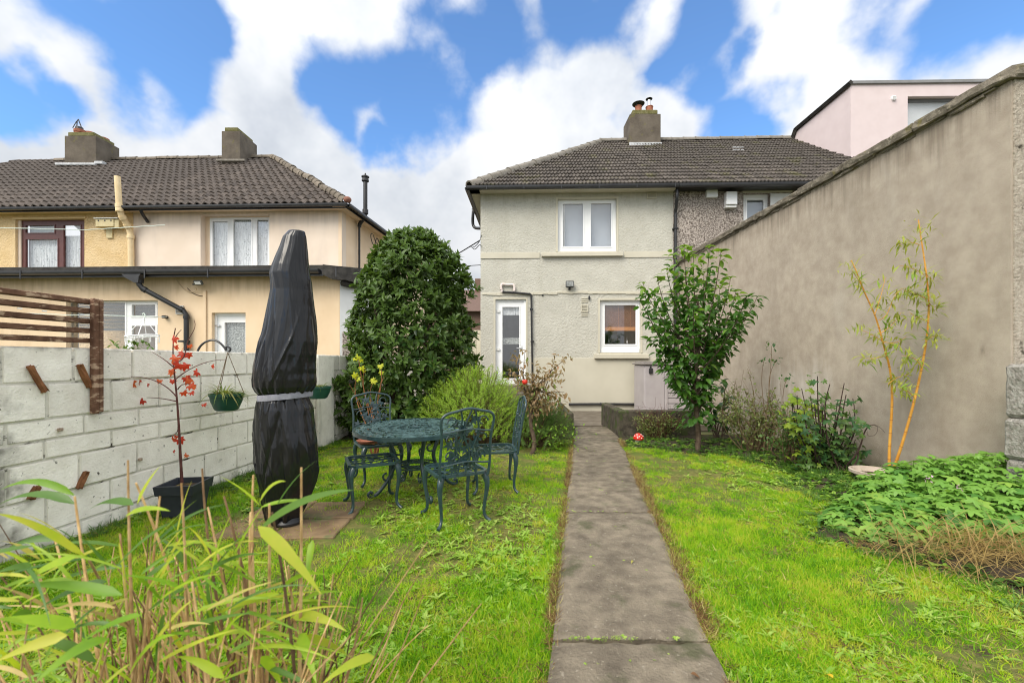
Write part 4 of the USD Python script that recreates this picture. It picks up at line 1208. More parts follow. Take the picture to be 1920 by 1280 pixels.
# yellow wall and brown window
yo = opening(LM, 29, 411, 158.5, 512)
yf = (LM.s(41.5, -.1), LM.s(158, -.1), yo[2], LM.z(100, 413, -.1))
obj("wall", LM.plate(rect(-16, 0, sb, ltop), [rect(yo[0], yo[2], yo[1], yo[3])], .004, .30), M["yellow"], yh)
ys_ = lambda u: LM.s(u, -.1); yz_ = lambda v: LM.z(100, v, -.1)
window(yh, LM, yf[0], yf[1], yf[2], yf[3], [(ys_(48), ys_(103), yz_(437), yz_(422)), (ys_(48), ys_(109), yz_(512), yz_(448)), (ys_(119), ys_(152), yz_(512), yz_(422))], M["brown_frame"], .1,
       behind=[("net_curtain", folds(LM, ys_(44), ys_(154), yz_(512), yz_(440), -.24, .012, 120, 22, 3), M["net"]),
               ("blind", LM.box(ys_(46), ys_(105), yz_(440), yz_(420), -.25, -.24), mat("sea_green_blind", (.24, .30, .27), (.28, .34, .31), 4, 2, .8))])
obj("reveal", LM.box(yo[0], yf[0] - .001, yo[2], yo[3], -.12, -.06), M["peach_pale"], yh)
obj("opening_trim", LM.box(yo[0] - .06, yo[1] + .05, yo[3] + .001, yo[3] + .05, .005, .03), M["yellow_smooth"], yh)
vp = pipe(LM, [(LM.s(220, .42), .42, LM.z(220, 331, .42)), (LM.s(224, .42), .42, LM.z(224, 397, .42)), (LM.s(245, .10), .10, LM.z(245, 434, .10)), (LM.s(246.5, .10), .10, LM.z(246, 520, .10))], .078, yh, M["cream_pipe"], "vent_pipe")
obj("collar", tube(LM.path([(LM.s(223.8, .42), .42, LM.z(224, 390, .42)), (LM.s(224, .42), .42, LM.z(224, 397, .42))]), .095, 12), M["cream_pipe"], vp, 40)
nb_ = thing("bird_box", "pale wooden three-hole bird box fixed to the yellow wall", "bird box", LM.p(LM.s(200), .1, LM.z(200, 427)))
fz = lambda v: LM.z(200, v, .2)
obj("nest_box", LM.box(LM.s(180, .2), LM.s(214, .2), fz(425), fz(411), .05, .22, .006), M["nest_wood"], nb_)
obj("lid", LM.box(LM.s(178, .2), LM.s(223, .2), fz(410.6), fz(408.8), .006, .25, .003), M["white_grey"], nb_)
obj("side_panel", LM.box(LM.s(214.3, .2), LM.s(222.5, .2), fz(426.5), fz(411), .006, .2, .006), M["nest_wood"], nb_)
obj("bracket", LM.box(LM.s(202), LM.s(213), LM.z(205, 447), LM.z(205, 427), .006, .05, .004), M["nest_wood"], nb_)
for u in (184.5, 196.5, 208):
    obj("hole", frame_xf(arr(trimesh.creation.cylinder(radius=.022, height=.012, sections=12)), LM.p(LM.s(u, .22), .2205, fz(414)), LM.ex, (0, 0, 1), LM.n), M["black_metal"], nb_)

# roof of the left pair
lov = .36
LE = LM.p(LM.s(650, lov), lov, lg)
LRr = P(512, 297.5, 17.1)
les, ltl, lsR = slope_of(LE, LM.ex, LRr)
sbl = sb - LM.s(650, lov)                         # boundary, along the eave
LLs = -16.0
hipl = lambda t: lsR * t / ltl
roof_p = obj("roof", slab([LE, LE + les * ltl + LM.ex * lsR, LE + les * ltl + LM.ex * sbl, LE + LM.ex * sbl], .10), M["under"], ph)
roof_y = obj("roof", slab([LE + LM.ex * sbl, LE + les * ltl + LM.ex * sbl, LE + les * ltl + LM.ex * LLs, LE + LM.ex * LLs], .10), M["under"], yh)
tw_ = .235
s0_ = -tw_ * 80
tiled(roof_p, LE, LM.ex, les, lambda s, t: sbl < s < hipl(t) - .02, 0, ltl, tw_, .365, "pantile", M["tile_l"], 250, 3, s0_)
tiled(roof_y, LE, LM.ex, les, lambda s, t: -16 < s < sbl, 0, ltl, tw_, .365, "pantile", M["tile_l"], 250, 4, s0_)
ridge_run(roof_p, LE + np.array([-.02, .03, .06]), LRr + np.array([0, 0, .06]), .125, .33, M["ridge_l"], "hip_tile", .012)
ridge_run(roof_p, LRr + np.array([0, 0, .05]), LE + les * ltl + LM.ex * sbl + np.array([0, 0, .05]), .11, .42, M["ridge_l"], "ridge_tile", .006)
ridge_run(roof_y, LE + les * ltl + LM.ex * (sbl - .02) + np.array([0, 0, .05]), LE + les * ltl + LM.ex * -14 + np.array([0, 0, .05]), .11, .42, M["ridge_l"], "ridge_tile", .006)
obj("hip_end", arr(trimesh.creation.icosphere(2, .15)) and (arr(trimesh.creation.icosphere(2, .15))[0] * [.75, .7, .6] + LE + np.array([.03, -.02, .09]), arr(trimesh.creation.icosphere(2, .15))[1]), mat("broken_ridge", (.16, .06, .04), (.28, .14, .10), 20, 4, .9), roof_p, True)
LB = LE + LD * 9.0
Lbk = LRr + LD * 4.4; Lbk[2] = LE[2]
obj("hip_slope", slab([LE, LB, LRr + LD * .02], .08), M["tile_l"], roof_p)
obj("back_slope", slab([LRr, LB, LB + LM.ex * sbl, LRr + LM.ex * (sbl - lsR)], .08), M["tile_l"], roof_p)
obj("back_slope", slab([LRr + LM.ex * (sbl - lsR), LB + LM.ex * sbl, LB + LM.ex * LLs, LRr + LM.ex * (LLs - lsR)], .08), M["tile_l"], roof_y)
for s0, s1, par in ((sbl + .01, .03, ph), (-14, sbl, yh)):
    a0 = s0 + LM.s(650, lov); a1 = s1 + LM.s(650, lov)
    gt = obj("gutter", gutter_run([LM.p(a0, lov + .03, lg - .03), LM.p(a1, lov + .03, lg - .03)], .06), M["black_gutter"], par, 30)
    obj("fascia", LM.box(a0, a1 - .03, lg - .13, lg - .01, lov - .05, lov - .032), M["black_gutter"], par)
    obj("soffit", LM.box(a0, a1 - .03, ltop - .001, ltop + .02, -.0, lov - .051), M["yellow_smooth"] if par == yh else M["peach"], par)
obj("gutter", gutter_run([LE + np.array([.06, .02, -.03]), LB + np.array([.06, 0, -.03])], .06), M["black_gutter"], ph, 30)
obj("fascia", slab([LE + np.array([-.04, .0, -.02]), LE + np.array([-.02, .0, -.02]), LB + np.array([-.02, 0, -.02]), LB + np.array([-.04, 0, -.02])], .11), M["black_gutter"], ph)
obj("soffit", slab([LE + np.array([-.42, .0, -.08]), LE + np.array([-.045, .0, -.08]), LB + np.array([-.045, 0, -.08]), LB + np.array([-.42, 0, -.08])], .02), M["peach"], ph)
# chimneys
for (u0, u1, ur, vt, Y0, roof_, pots, lab) in ((121, 180, 224, 247, 16.6, roof_y, 3, "broad grey chimney with three red pots"), (415.5, 450, 482, 238, 16.35, roof_p, 0, "grey chimney with mossy top and no pots")):
    x0 = (u0 - PX) / FPX * Y0; x1 = (u1 - PX) / FPX * Y0
    Yb = x1 / ((ur - PX) / FPX)
    z1 = P(0, vt, Y0)[2]
    a, b = stack_mesh((x0, Y0, z1 - 2.4), (x1, Yb, z1))
    obj("chimney", a, M["stack"], roof_, label=lab)
    obj("chimney_cap", b, M["moss"], roof_)
    if pots:
        for i, (u, dy) in enumerate(((151, .25), (171, .45), (194, .85))):
            Y = Y0 + dy; c = P(u, 0, Y); rr = .20 if i < 2 else .19
            obj("chimney_pot", lathe([(rr * .9, z1 - .1), (rr * .9, z1 + .06), (rr, z1 + .07), (rr, z1 + .17), (rr * .8, z1 + .19), (rr * .75, z1 + .05)], (c[0], Y, 0), 16), M["pot_red"], roof_, 30)
        c = P(147, 0, Y0 + .25)
        obj("aerial_frame", cat([tube([(c[0] - .07, Y0 + .25, z1 + .2), (c[0] - .05, Y0 + .25, z1 + .55), (c[0] + .0, Y0 + .25, z1 + .62), (c[0] + .14, Y0 + .25, z1 + .25)], .018, 6), tube([(c[0] - .07, Y0 + .1, z1 + .2), (c[0] - .03, Y0 + .2, z1 + .5), (c[0] + .0, Y0 + .25, z1 + .6)], .016, 6), lathe([(.13, z1 + .18), (.12, z1 + .3), (.1, z1 + .3)], (c[0] + .04, Y0 + .25, 0), 12)]), M["black_metal"], roof_)
        obj("flashing", cat([box((x0 - .25, Y0 - .14, z1 - 1.36), (x1 + .1, Y0 - .03, z1 - 1.26), .02), box((x1 + .0, Y0 - .1, z1 - 1.3), (x1 + .35, Y0 + .2, z1 - 1.18), .02)]), M["lead"], roof_)
    else:
        obj("flashing", box((x0 - .15, Y0 - .12, z1 - 1.36), (x1 + .25, Y0 - .03, z1 - 1.28), .03), M["ridge_r"], roof_)
# boiler flue rising past the eave of the side wall
fp = [SW.p(SW.s(668), .10, 3.4), SW.p(SW.s(668), .10, P(0, 422, 13.4)[2]), SW.p(SW.s(668), .12, P(0, 416, 13.4)[2]), P(684, 406, 13.45), P(685, 398, 13.4), P(685, 340, 13.4)]
fl_ = obj("flue_pipe", tube([fp[0], fp[1]], .035, 8), M["black_metal"], ph, 40)
obj("bend", tube([fp[1], fp[2], fp[3] + np.array([0, 0, -.0])], .062, 10), M["black_metal"], fl_, 40)
obj("riser", tube([fp[3], fp[4], fp[5]], .066, 12), M["black_metal"], fl_, 40)
obj("collar", tube([fp[4] + np.array([0, 0, -.05]), fp[4] + np.array([0, 0, .08])], .09, 12), M["black_metal"], fl_, 40)
obj("cowl", lathe([(.08, fp[5][2] - .02), (.11, fp[5][2]), (.11, fp[5][2] + .05), (.085, fp[5][2] + .06), (.085, fp[5][2] + .11), (.12, fp[5][2] + .12), (.12, fp[5][2] + .15), (.03, fp[5][2] + .19), (.02, fp[5][2] + .25), (.001, fp[5][2] + .26)], (fp[5][0], fp[5][1], 0), 14), M["black_metal"], fl_, 30)
cb = [P(699, 438, 14.2), P(697, 452, 14.1), P(701, 460, 14.1), P(706, 447, 14.3), P(712, 458, 14.6), P(719, 463, 15.2)]
obj("loose_cable", tube(spline(cb, 30), .014, 5), M["wire"], ph)
obj("loose_cable", tube(spline([P(700, 440, 14.2), P(704, 452, 14.3), P(716, 461, 15), P(724, 463, 15.4)], 30), .012, 5), M["wire"], ph)

# ================================================================== rear extension with its flat roof
EF = Wall(((637 - PX) / FPX * 9.5, 9.5), (1, -.034), out=(0, -1))
ex_ = thing("rear_extension", "single-storey flat-roofed extension with black gutter behind the white block wall", "extension", EF.p(-3, 0, 0))
ez1 = EF.z(300, 499, .28); ez0 = EF.z(300, 519, .28)
wo = opening(EF, 124, 562, 297, 690)
wo = (EF.s(124), EF.s(296), 1.15, EF.z(210, 563))
do = (EF.s(397), EF.s(460.5), 0.1, EF.z(430, 586))
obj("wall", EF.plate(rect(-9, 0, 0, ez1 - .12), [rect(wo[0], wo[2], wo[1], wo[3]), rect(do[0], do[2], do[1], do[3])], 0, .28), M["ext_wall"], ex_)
ss = lambda u: EF.s(u, -.1); sz = lambda v: EF.z(210, v, -.1)
z_sill = 1.2
window(ex_, EF, *wo, [(ss(128), ss(236), z_sill, sz(566.5)), (ss(247), ss(293), sz(593), sz(570.5)), (ss(247), ss(293), z_sill, sz(610))], M["white_pvc"], .10,
       behind=[("blind_slats", slats(EF, ss(126), ss(238), sz(617), sz(566), -.22, .032, 1.15), M["dark_blind"]),
               ("blind_slats", slats(EF, ss(245), ss(295), sz(593), sz(568), -.22, .032, 1.15), M["dark_blind"]),
               ("blind_rail", EF.box(ss(126), ss(238), sz(619), sz(616), -.235, -.21), M["dark_blind"])])
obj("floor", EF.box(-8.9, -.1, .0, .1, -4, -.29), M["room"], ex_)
ed = lambda v: EF.z(430, v, -.12); es_ = lambda u: EF.s(u, -.12)
door = obj("door", EF.plate(rect(do[0], do[2], do[1], do[3]), [rect(es_(421), .9, es_(460), ed(604.5))], -.12, .06), M["white_pvc"], ex_)
obj("pane", EF.box(es_(421), es_(460), .9, ed(604.5), -.16, -.15), M["glass"], door)
obj("lace_curtain", folds(EF, es_(420), es_(461), .9, ed(603), -.21, .008, 60, 12, 7), M["lace"], door)
obj("handle", EF.box(es_(405), es_(414), ed(612), ed(609), -.118, -.08, .006), M["handle"], door)
obj("door_frame", EF.plate(rect(do[0], do[2], do[1], do[3]), [rect(do[0] + .05, do[2] - .1, do[1] - .0, do[3] - .05)], -.09, .028), M["white_pvc"], door)
obj("pilaster", EF.box(EF.s(382), EF.s(388), 0, EF.z(385, 545), .001, .035, .004), M["ext_wall"], ex_)
louvre(EF, ex_, 331, 345, 573, 589, M["grey_panel"], 5)
obj("hook", EF.box(EF.s(309), EF.s(316), EF.z(312, 597), EF.z(312, 592), .001, .10, .012), M["black_metal"], ex_)
# roof slab, felt edge, gutter
rc = [EF.p(-9, .28, ez1), EF.p(EF.s(612, .28), .28, ez1), P(708, 506, 9.75), P(716, 503, 11.6), EF.p(0.3, -3.4, ez1 + .12), EF.p(-9, -3.4, ez1 + .12)]
rf = obj("roof", slab(rc, .09), M["felt"], ex_)
gt = obj("gutter", gutter_run([EF.p(-9, .345, ez0 + .12), EF.p(EF.s(600, .3), .345, ez0 + .12)], .062), M["black_gutter"], ex_, 30)
obj("fascia", EF.box(-9, EF.s(606, .28), ez0, ez1 - .092, .255, .28), M["black_gutter"], ex_)
for i in range(7):
    s = -8.6 + i * 1.4 + .3
    obj("gutter_bracket", frame_xf(box((-.015, 0, -.16), (.015, .012, .03)), EF.p(s, .405, ez0 + .11), unit(EF.ex + np.array([0, 0, -.35])), EF.n), M["black_gutter"], gt)
# sagging felt at the right end
fe = []
pts = [EF.p(EF.s(606, .28), .30, ez1 + .01)] + [P(u, v, Y) for u, v, Y in ((624, 498, 9.25), (650, 500, 9.4), (680, 503, 9.6), (708, 508, 9.8))]
tops = np.array(pts); drops = [.22, .30, .30, .36, .30]
fv = np.vstack([tops, tops + np.array([[0, -.03, -d] for d in drops]), tops + np.array([[0, .03, -d] for d in drops])])
n = len(tops); ff = []
for i in range(n - 1):
    ff += [(i, n + i, n + i + 1), (i, n + i + 1, i + 1), (n + i, 2 * n + i, 2 * n + i + 1), (n + i, 2 * n + i + 1, n + i + 1)]
v, f = trimesh.remesh.subdivide(fv, np.array(ff)); v, f = trimesh.remesh.subdivide(v, f); v, f = trimesh.remesh.subdivide(v, f)
v = v + .03 * (np.stack([meshkit.fbm(v * 6 + q * 5, 3, q) for q in range(3)], 1) - .5)
obj("felt_edge", (v, f), M["felt"], ex_, 50, label="torn sagging roofing felt at the corner")
dp = [P(640, 528, 9.35), P(642, 545, 9.3), P(655, 546, 9.4), P(700, 565, 9.7)]
obj("eave_board", tube([P(640, 530, 9.40), P(705, 545, 9.95)], .07, 4), M["felt"], ex_)
# grey side panel
g0_, g1_ = EF.p(.004, 0, 0), np.array([-2.98, 9.92, 0])
GP = Wall(g0_, g1_ - g0_, out=(0, -1))
obj("side_panel", GP.plate(rect(0, 0, np.linalg.norm(g1_ - g0_), ez1 - .12), [], 0, .08), M["grey_panel"], ex_)
obj("side_panel_base", GP.box(.05, .5, 0, GP.z(655, 622), .001, .05, .01), M["pebbledash"], ex_)
# hopper and downpipe
hp = [(EF.s(235, .33), ez0 + .04), (EF.s(270, .33), ez0 + .04), (EF.s(267, .33), EF.z(262, 520, .33)), (EF.s(262, .33) + .045, EF.z(262, 531, .33)), (EF.s(262, .33) - .045, EF.z(262, 531, .33)), (EF.s(240, .33), EF.z(250, 521, .33))]
obj("hopper", EF.plate(hp, [], .42, .14), M["black_gutter"], ex_)
pipe(EF, [(EF.s(262, .33), .345, EF.z(262, 528, .33)), (EF.s(262.5, .33), .345, EF.z(262, 538, .33)), (EF.s(349.5, .08), .08, EF.z(349, 585, .08)), (EF.s(349.5, .08), .08, .05)], .052, ex_, M["black_gutter"], "downpipe", [(EF.s(349.5), EF.z(349, 640))])
fl = obj("flood_lamp", frame_xf(cbox((.19, .05, .10), .01), EF.p(EF.s(372, .2), .2, EF.z(372, 530, .2)), EF.ex, unit(EF.n - np.array([0, 0, .7])), unit(np.array([0, 0, 1]) + EF.n * .7)), M["flood_grey"], ex_)
obj("lamp_glass", frame_xf(cbox((.13, .006, .06), .001), EF.p(EF.s(372, .2), .225, EF.z(372, 531, .2)), EF.ex, unit(EF.n - np.array([0, 0, .7])), unit(np.array([0, 0, 1]) + EF.n * .7)), M["white_grey"], fl)
obj("lamp_arm", tube(EF.path([(EF.s(372), .01, EF.z(372, 532)), (EF.s(373), .17, EF.z(372, 533, .17))]), .02, 6), M["flood_grey"], fl)
obj("cable", tube(spline(EF.path([(EF.s(330), .01, EF.z(330, 524)), (EF.s(342), .02, EF.z(342, 538)), (EF.s(357), .04, EF.z(357, 547)), (EF.s(370), .05, EF.z(370, 546)), (EF.s(374), .12, EF.z(374, 540))]), 24), .008, 5), mat("cream_cable", (.5, .38, .25), (.55, .42, .28), 5, 2, .6), ex_)
obj("cable", tube(spline(EF.path([(EF.s(352), .01, EF.z(352, 540)), (EF.s(365), .012, EF.z(365, 551)), (EF.s(382), .012, EF.z(382, 555))]), 16), .007, 5), M["dark_bark"], ex_)

# ================================================================== far things between the houses
fh = thing("far_house", "distant brick house with red tiled roof seen past the green house", "house", (-3.2, 34, 0))
obj("wall", box((-8, 34, -.1), (1.5, 42, 5.4)), M["brick"], fh)
e1 = P(880, 588, 33.6); 
obj("roof", (np.array([(-8.5, 33.5, 5.2), (2.0, 33.5, 5.2), (2.0, 38, 7.6), (-8.5, 38, 7.6), (2.0, 42.5, 5.2), (-8.5, 42.5, 5.2)]), np.array([(0, 1, 2), (0, 2, 3), (3, 2, 4), (3, 4, 5), (0, 3, 5), (1, 4, 2)])), mat("far_tiles", (.11, .07, .055), (.16, .105, .085), 12, 4, .8), fh)
obj("chimney", box((-3.25, 37.4, 7.0), (-2.3, 38.4, 8.5), .02), M["brick"], fh)
fn = thing("fence_panel", "narrow cream fence panel beside the corner of the green house", "fence", (-.95, 12.2, 0))
for i in range(3):
    x = -1.32 + i * .155
    obj("fence_board", box((x, 12.15, -.1), (x + .15, 12.19, 1.35 + .85), .006), M["cream_fence"], fn)
w1 = thing("overhead_cable", "black overhead cable meeting the corner of the green house below the gutter", "cable", SG.p(0, .05, 4.4))
a = SG.p(-.02, .05, SG.z(902, 452)); b = np.array([-9.5, 24, 4.6])
t = np.linspace(0, 1, 40)[:, None]
obj("strand", tube(a + (b - a) * t - np.array([0, 0, 1]) * (1.3 * t * (1 - t)), .016, 5), M["wire"], w1)
obj("strand", tube(spline([P(883, 463, 11.6), P(893, 460, 11.45), P(899, 452, 11.4), P(902, 440, 11.35)], 20), .010, 5), M["wire"], w1)
obj("strand", tube(spline([P(886, 464, 11.6), P(896, 462, 11.4), P(900, 459, 11.3), P(902, 461, 11.36)], 20), .010, 5), M["wire"], w1)
a = SG.p(-.0, .02, SG.z(902, 497)); b = np.array([-11.5, 26, P(0, 497, 26)[2] + .2])
obj("overhead_cable", tube(a + (b - a) * t - np.array([0, 0, 1]) * (.9 * t * (1 - t)), .010, 5), M["wire"], label="thin lower cable running from the green house behind the evergreen shrub", cat="cable")

# ================================================================== wooden trellis and pegs on the block wall
tr_ = thing("trellis", "weathered brown slatted wooden trellis panel with post bolted to the white wall", "trellis", LW.p(S(3.4), .05, .9))
zt_ = lambda u, v: CAM_H - (v - PY) / FPX * (3.675 / (.1 - (u - PX) / FPX)) if False else LW.z(u, v, .06)
obj("post", LW.box(LW.s(177.5, .06), LW.s(188.5, .06), zt_(186, 775), zt_(186, 560), .012, .055, .005), M["stain_wood"], tr_)
obj("post", LW.box(LW.s(189, .07), LW.s(196.5, .07), zt_(192, 772), zt_(192, 562), .012, .065, .005), M["stain_wood"], tr_)
for a, b, c, d in ((536, 546.5, 560, 571), (557, 567, 578.5, 589), (580.5, 591, 597, 607), (602, 612, 616, 625.5), (625, 632.5, 635.5, 644)):
    zc = (zt_(2, (a + b) / 2) + zt_(178, (c + d) / 2)) / 2; h = .038
    v, f = LW.box(S(1.6), LW.s(181, .03), zc - h / 2, zc + h / 2, -.06, .008, .004)
    obj("slat", (v, f), M["stain_wood"], tr_)
obj("post", LW.box(S(1.5), S(1.58), .9, 1.85, .012, .055, .005), M["stain_wood"], tr_)
for u, v in ((38, 577), (84, 582), (154, 589)):
    obj("line_clip", LW.box(LW.s(u - 4, .02), LW.s(u + 4, .02), zt_(u, v + 1), zt_(u, v - 1), .012, .02), M["white_pvc"], tr_)
pegs = [((55, 686), (84, 734)), ((149, 684), (170, 726)), ((162, 884), (148, 916)), ((71, 912), (57, 936))]
for (a, b), lab in zip(pegs, ("tilted brown wooden batten on the white wall nearest the left end", "tilted brown wooden batten on the white wall beside the trellis post", "splintered short wooden stub low on the white wall above the bamboo", "short wooden stub at the foot of the white wall left of the splintered stub")):
    p, q = LW.p(LW.s(a[0], .02), .02, LW.z(*a, .02)), LW.p(LW.s(b[0], .02), .02, LW.z(*b, .02))
    d = unit(q - p); x = np.cross(d, LW.n)
    L = np.linalg.norm(q - p)
    v, f = trimesh.remesh.subdivide(*cbox((.034, .03, L), .004))
    v = v + .004 * rng.normal(0, 1, v.shape)
    obj("wooden_batten", frame_xf((v, f), (p + q) / 2 + LW.n * .0, x, LW.n, d), M["peg_wood"], cat="batten", label=lab, group="wooden battens on the white wall")
for u, v in ((114, 805), (264, 861)):
    p = LW.p(LW.s(u, .02), .015, LW.z(u, v, .02))
    vv, f = arr(trimesh.creation.icosphere(2, .016))
    obj("snail", (vv * [1, 1.2, 1] + .003 * np.sin(vv * 300) + p, f), mat(f"snail_{u}", (.22, .15, .10), (.4, .32, .24), 60, 3, .5), smooth=True, cat="snail", label="small brown snail shell on the white wall " + ("below the left battens" if u == 114 else "left of the red-leaved sapling"))

# ================================================================== covered parasol on sandstone slabs
UX, UY = -1.83, 3.50
for i, (x0, x1, y0, y1) in enumerate(((-2.30, -1.85, 3.24, 3.62), (-1.84, -1.36, 3.22, 3.60), (-2.28, -1.84, 3.63, 4.06), (-1.83, -1.36, 3.61, 4.02))):
    v, f = cbox((x1 - x0, y1 - y0, .05), .008)
    for _ in range(4):
        v, f = trimesh.remesh.subdivide(v, f)
    v = v + .022 * (np.stack([meshkit.fbm(v * 9 + i * 5 + q * 11, 3, q) for q in range(3)], 1) - .5) * [1, 1, .35]
    v = v @ np.array([[math.cos(.06), math.sin(.06), 0], [-math.sin(.06), math.cos(.06), 0], [0, 0, 1]]) + np.array([(x0 + x1) / 2, (y0 + y1) / 2, -.014 + .003 * i])
    obj("paving_slab", (v, f), M["sandstone"], cat="paving slab", group="slabs under the parasol", label=["wet sandstone slab in front of the parasol foot on its left", "wet sandstone slab in front of the parasol foot on its right", "sandstone slab behind the parasol on the planter side", "sandstone slab behind the parasol on the table side"][i])
um = thing("covered_parasol", "tall closed garden parasol in shiny black cover tied with grey strap", "parasol", (UX, UY, .05))
prof = [(434, 541, 572), (437, 538, 573), (445, 531, 575), (462, 525, 577), (480, 517, 579), (500, 509, 581), (515, 505, 583), (527, 507, 586), (545, 508, 588), (575, 503, 592), (600, 498, 596), (640, 490, 600), (665, 485, 600), (690, 480, 599), (710, 477, 598), (724, 477, 596), (733, 481, 590), (739, 487, 583), (746, 487, 583), (752, 484, 585), (765, 481, 590), (790, 479, 595), (830, 478, 601), (860, 479, 604), (880, 481, 605), (900, 485, 602), (920, 488, 595), (940, 491, 584), (958, 494, 573), (970, 499, 564), (978, 506, 556)]
vv = np.array([p[0] for p in prof]); ctr = np.array([(p[1] + p[2]) / 2 for p in prof]); hw = np.array([(p[2] - p[1]) / 2 for p in prof])
nv_, na_ = 260, 240
vi = np.r_[np.linspace(434, 724, 150), np.linspace(725, 757, 34), np.linspace(758, 978, 120)]
cx = np.interp(vi, vv, ctr); hwi = np.interp(vi, vv, hw)
V = []
ang = np.arange(na_) * 2 * np.pi / na_
rc_ = np.random.default_rng(77)
creases = [(rc_.uniform(-3.3, .2), rc_.normal(0, .30), rc_.uniform(450, 950), rc_.uniform(30, 120), rc_.choice([-1, 1], p=[.55, .45]) * rc_.uniform(.03, .12), rc_.uniform(.05, .22)) for _ in range(64)]
for q, (v_, c_, h_) in enumerate(zip(vi, cx, hwi)):
    z = CAM_H - (v_ - PY) / FPX * UY
    x0 = (c_ - PX) / FPX * UY; r = .91 * h_ / FPX * UY
    tie = math.exp(-((v_ - 742) / 26) ** 2)
    low = np.clip((v_ - 760) / 200, 0, 1)
    up_ = np.clip((v_ - 470) / 240, 0, 1)
    w = (.035 * up_ * np.sin(3 * ang + .6 + .003 * v_) + tie * (.045 * np.sin(13 * ang + 1.3) + .03 * np.sin(22 * ang)) + .075 * (1 - tie) * low * np.sin(7 * ang + .5 + .002 * v_) + .035 * low * np.sin(13 * ang + 2))
    # long sharp pulls in the sheet: creases run down with a slant
    cr = 0
    for a0, sl_, vc, vw, am, wd in creases:
        da = np.angle(np.exp(1j * (ang - a0 - sl_ * (v_ - vc) / 100)))
        cr = cr + am * np.exp(-np.abs(da) / wd) * math.exp(-((v_ - vc) / vw) ** 2)
    q3 = lambda fa, fz, sl_, sd: meshkit.fbm(np.stack([np.cos(ang + sl_ * z) * fa, np.sin(ang + sl_ * z) * fa, np.full(na_, z * fz)], 1) + sd, 3, sd)
    rid = lambda n_: np.clip(1 - np.abs(2 * n_ - 1) * 2.6, 0, 1) ** 1.6
    amp_ = .35 + .65 * np.clip((v_ - 560) / 140, 0, 1)
    crump = .042 * amp_ * (rid(q3(2.6, 1.2, .5, 41)) - .3) + .010 * amp_ * (rid(q3(4.2, 3.4, -.7, 47)) - .3) + .002 * (rid(q3(7.0, 8.0, .3, 53)) - .3)
    rr = r * (1.0 + w + cr * (1 - .6 * tie) * amp_ + crump * (1 - .5 * tie))
    dep = .88
    xs = rr * np.cos(ang)
    xs = np.where(xs > 0, xs / xs.max(), xs / -xs.min()) * r
    V.append(np.stack([x0 + xs, UY + rr * dep * np.sin(ang), np.full(na_, z) + (.014 * np.sin(5 * ang + 1) + .01 * np.sin(9 * ang)) * (v_ > 962)], 1))
V = np.vstack(V); nr = len(vi)
# the hood's sharp bulge at the left shoulder
i, j = np.meshgrid(np.arange(nr - 1), np.arange(na_), indexing="ij")
q = np.stack([i * na_ + j, (i + 1) * na_ + j, (i + 1) * na_ + (j + 1) % na_, i * na_ + (j + 1) % na_], -1).reshape(-1, 4)
F = np.vstack([q[:, [0, 1, 2]], q[:, [0, 2, 3]]])
topc = V[:na_].mean(0) + np.array([0, 0, .012])
V = np.vstack([V, topc]); F = np.vstack([F, [(len(V) - 1, k, (k + 1) % na_) for k in range(na_)]])
obj("cover", (V, F), M["cover"], um, 38)
# strap ring
zs = [CAM_H - (v - PY) / FPX * UY for v in (747, 743, 739, 736)]
sl = []
for z, o in zip(zs, (0, .003, .003, 0)):
    c_ = np.interp(742, vi, cx); h_ = np.interp(742, vi, hwi)
    r = .91 * h_ / FPX * UY * 1.045 + .006 + o
    w = .05 * np.sin(13 * ang + 1.3) * .3
    sl.append(np.stack([(c_ - PX) / FPX * UY + r * (1 + w * .6) * np.cos(ang), UY + r * .9 * (1 + w * .6) * np.sin(ang), np.full(na_, z) + .018 * np.cos(ang)], 1))
sv = np.vstack(sl)
i, j = np.meshgrid(np.arange(3), np.arange(na_), indexing="ij")
q = np.stack([i * na_ + j, i * na_ + (j + 1) % na_, (i + 1) * na_ + (j + 1) % na_, (i + 1) * na_ + j], -1).reshape(-1, 4)
obj("strap", (sv, np.vstack([q[:, [0, 1, 2]], q[:, [0, 2, 3]]])), M["strap"], um, True)
obj("pole", tube([(UX, UY, .02), (UX, UY, .5)], .024, 10), M["black_metal"], um, 40)
obj("base", lathe([(.001, .02), (.10, .02), (.11, .04), (.09, .07), (.05, .12), (.04, .2), (.001, .2)], (UX, UY, 0), 24), M["black_metal"], um, 40)

# ================================================================== cast metal table and chairs
def band(pts, w, h):
    """A flat bar along pts: w across, h tall."""
    p = np.asarray(pts, float); t = unit(np.gradient(p, axis=0)); x = unit(np.cross(t, [0, 0, 1.0]) + 1e-9); u = np.cross(x, t)
    pr = [(-w / 2, -h / 2), (w / 2, -h / 2), (w / 2, h / 2), (-w / 2, h / 2)]
    v = np.vstack([p[i] + np.array([a * x[i] + b * u[i] for a, b in pr]) for i in range(len(p))])
    f = []
    for i in range(len(p) - 1):
        for j in range(4):
            a, b = i * 4 + j, i * 4 + (j + 1) % 4
            f += [(a, b, b + 4), (a, b + 4, a + 4)]
    f += [(0, 1, 2), (0, 2, 3), (4 * len(p) - 4, 4 * len(p) - 2, 4 * len(p) - 3), (4 * len(p) - 4, 4 * len(p) - 1, 4 * len(p) - 2)]
    return v, np.array(f)


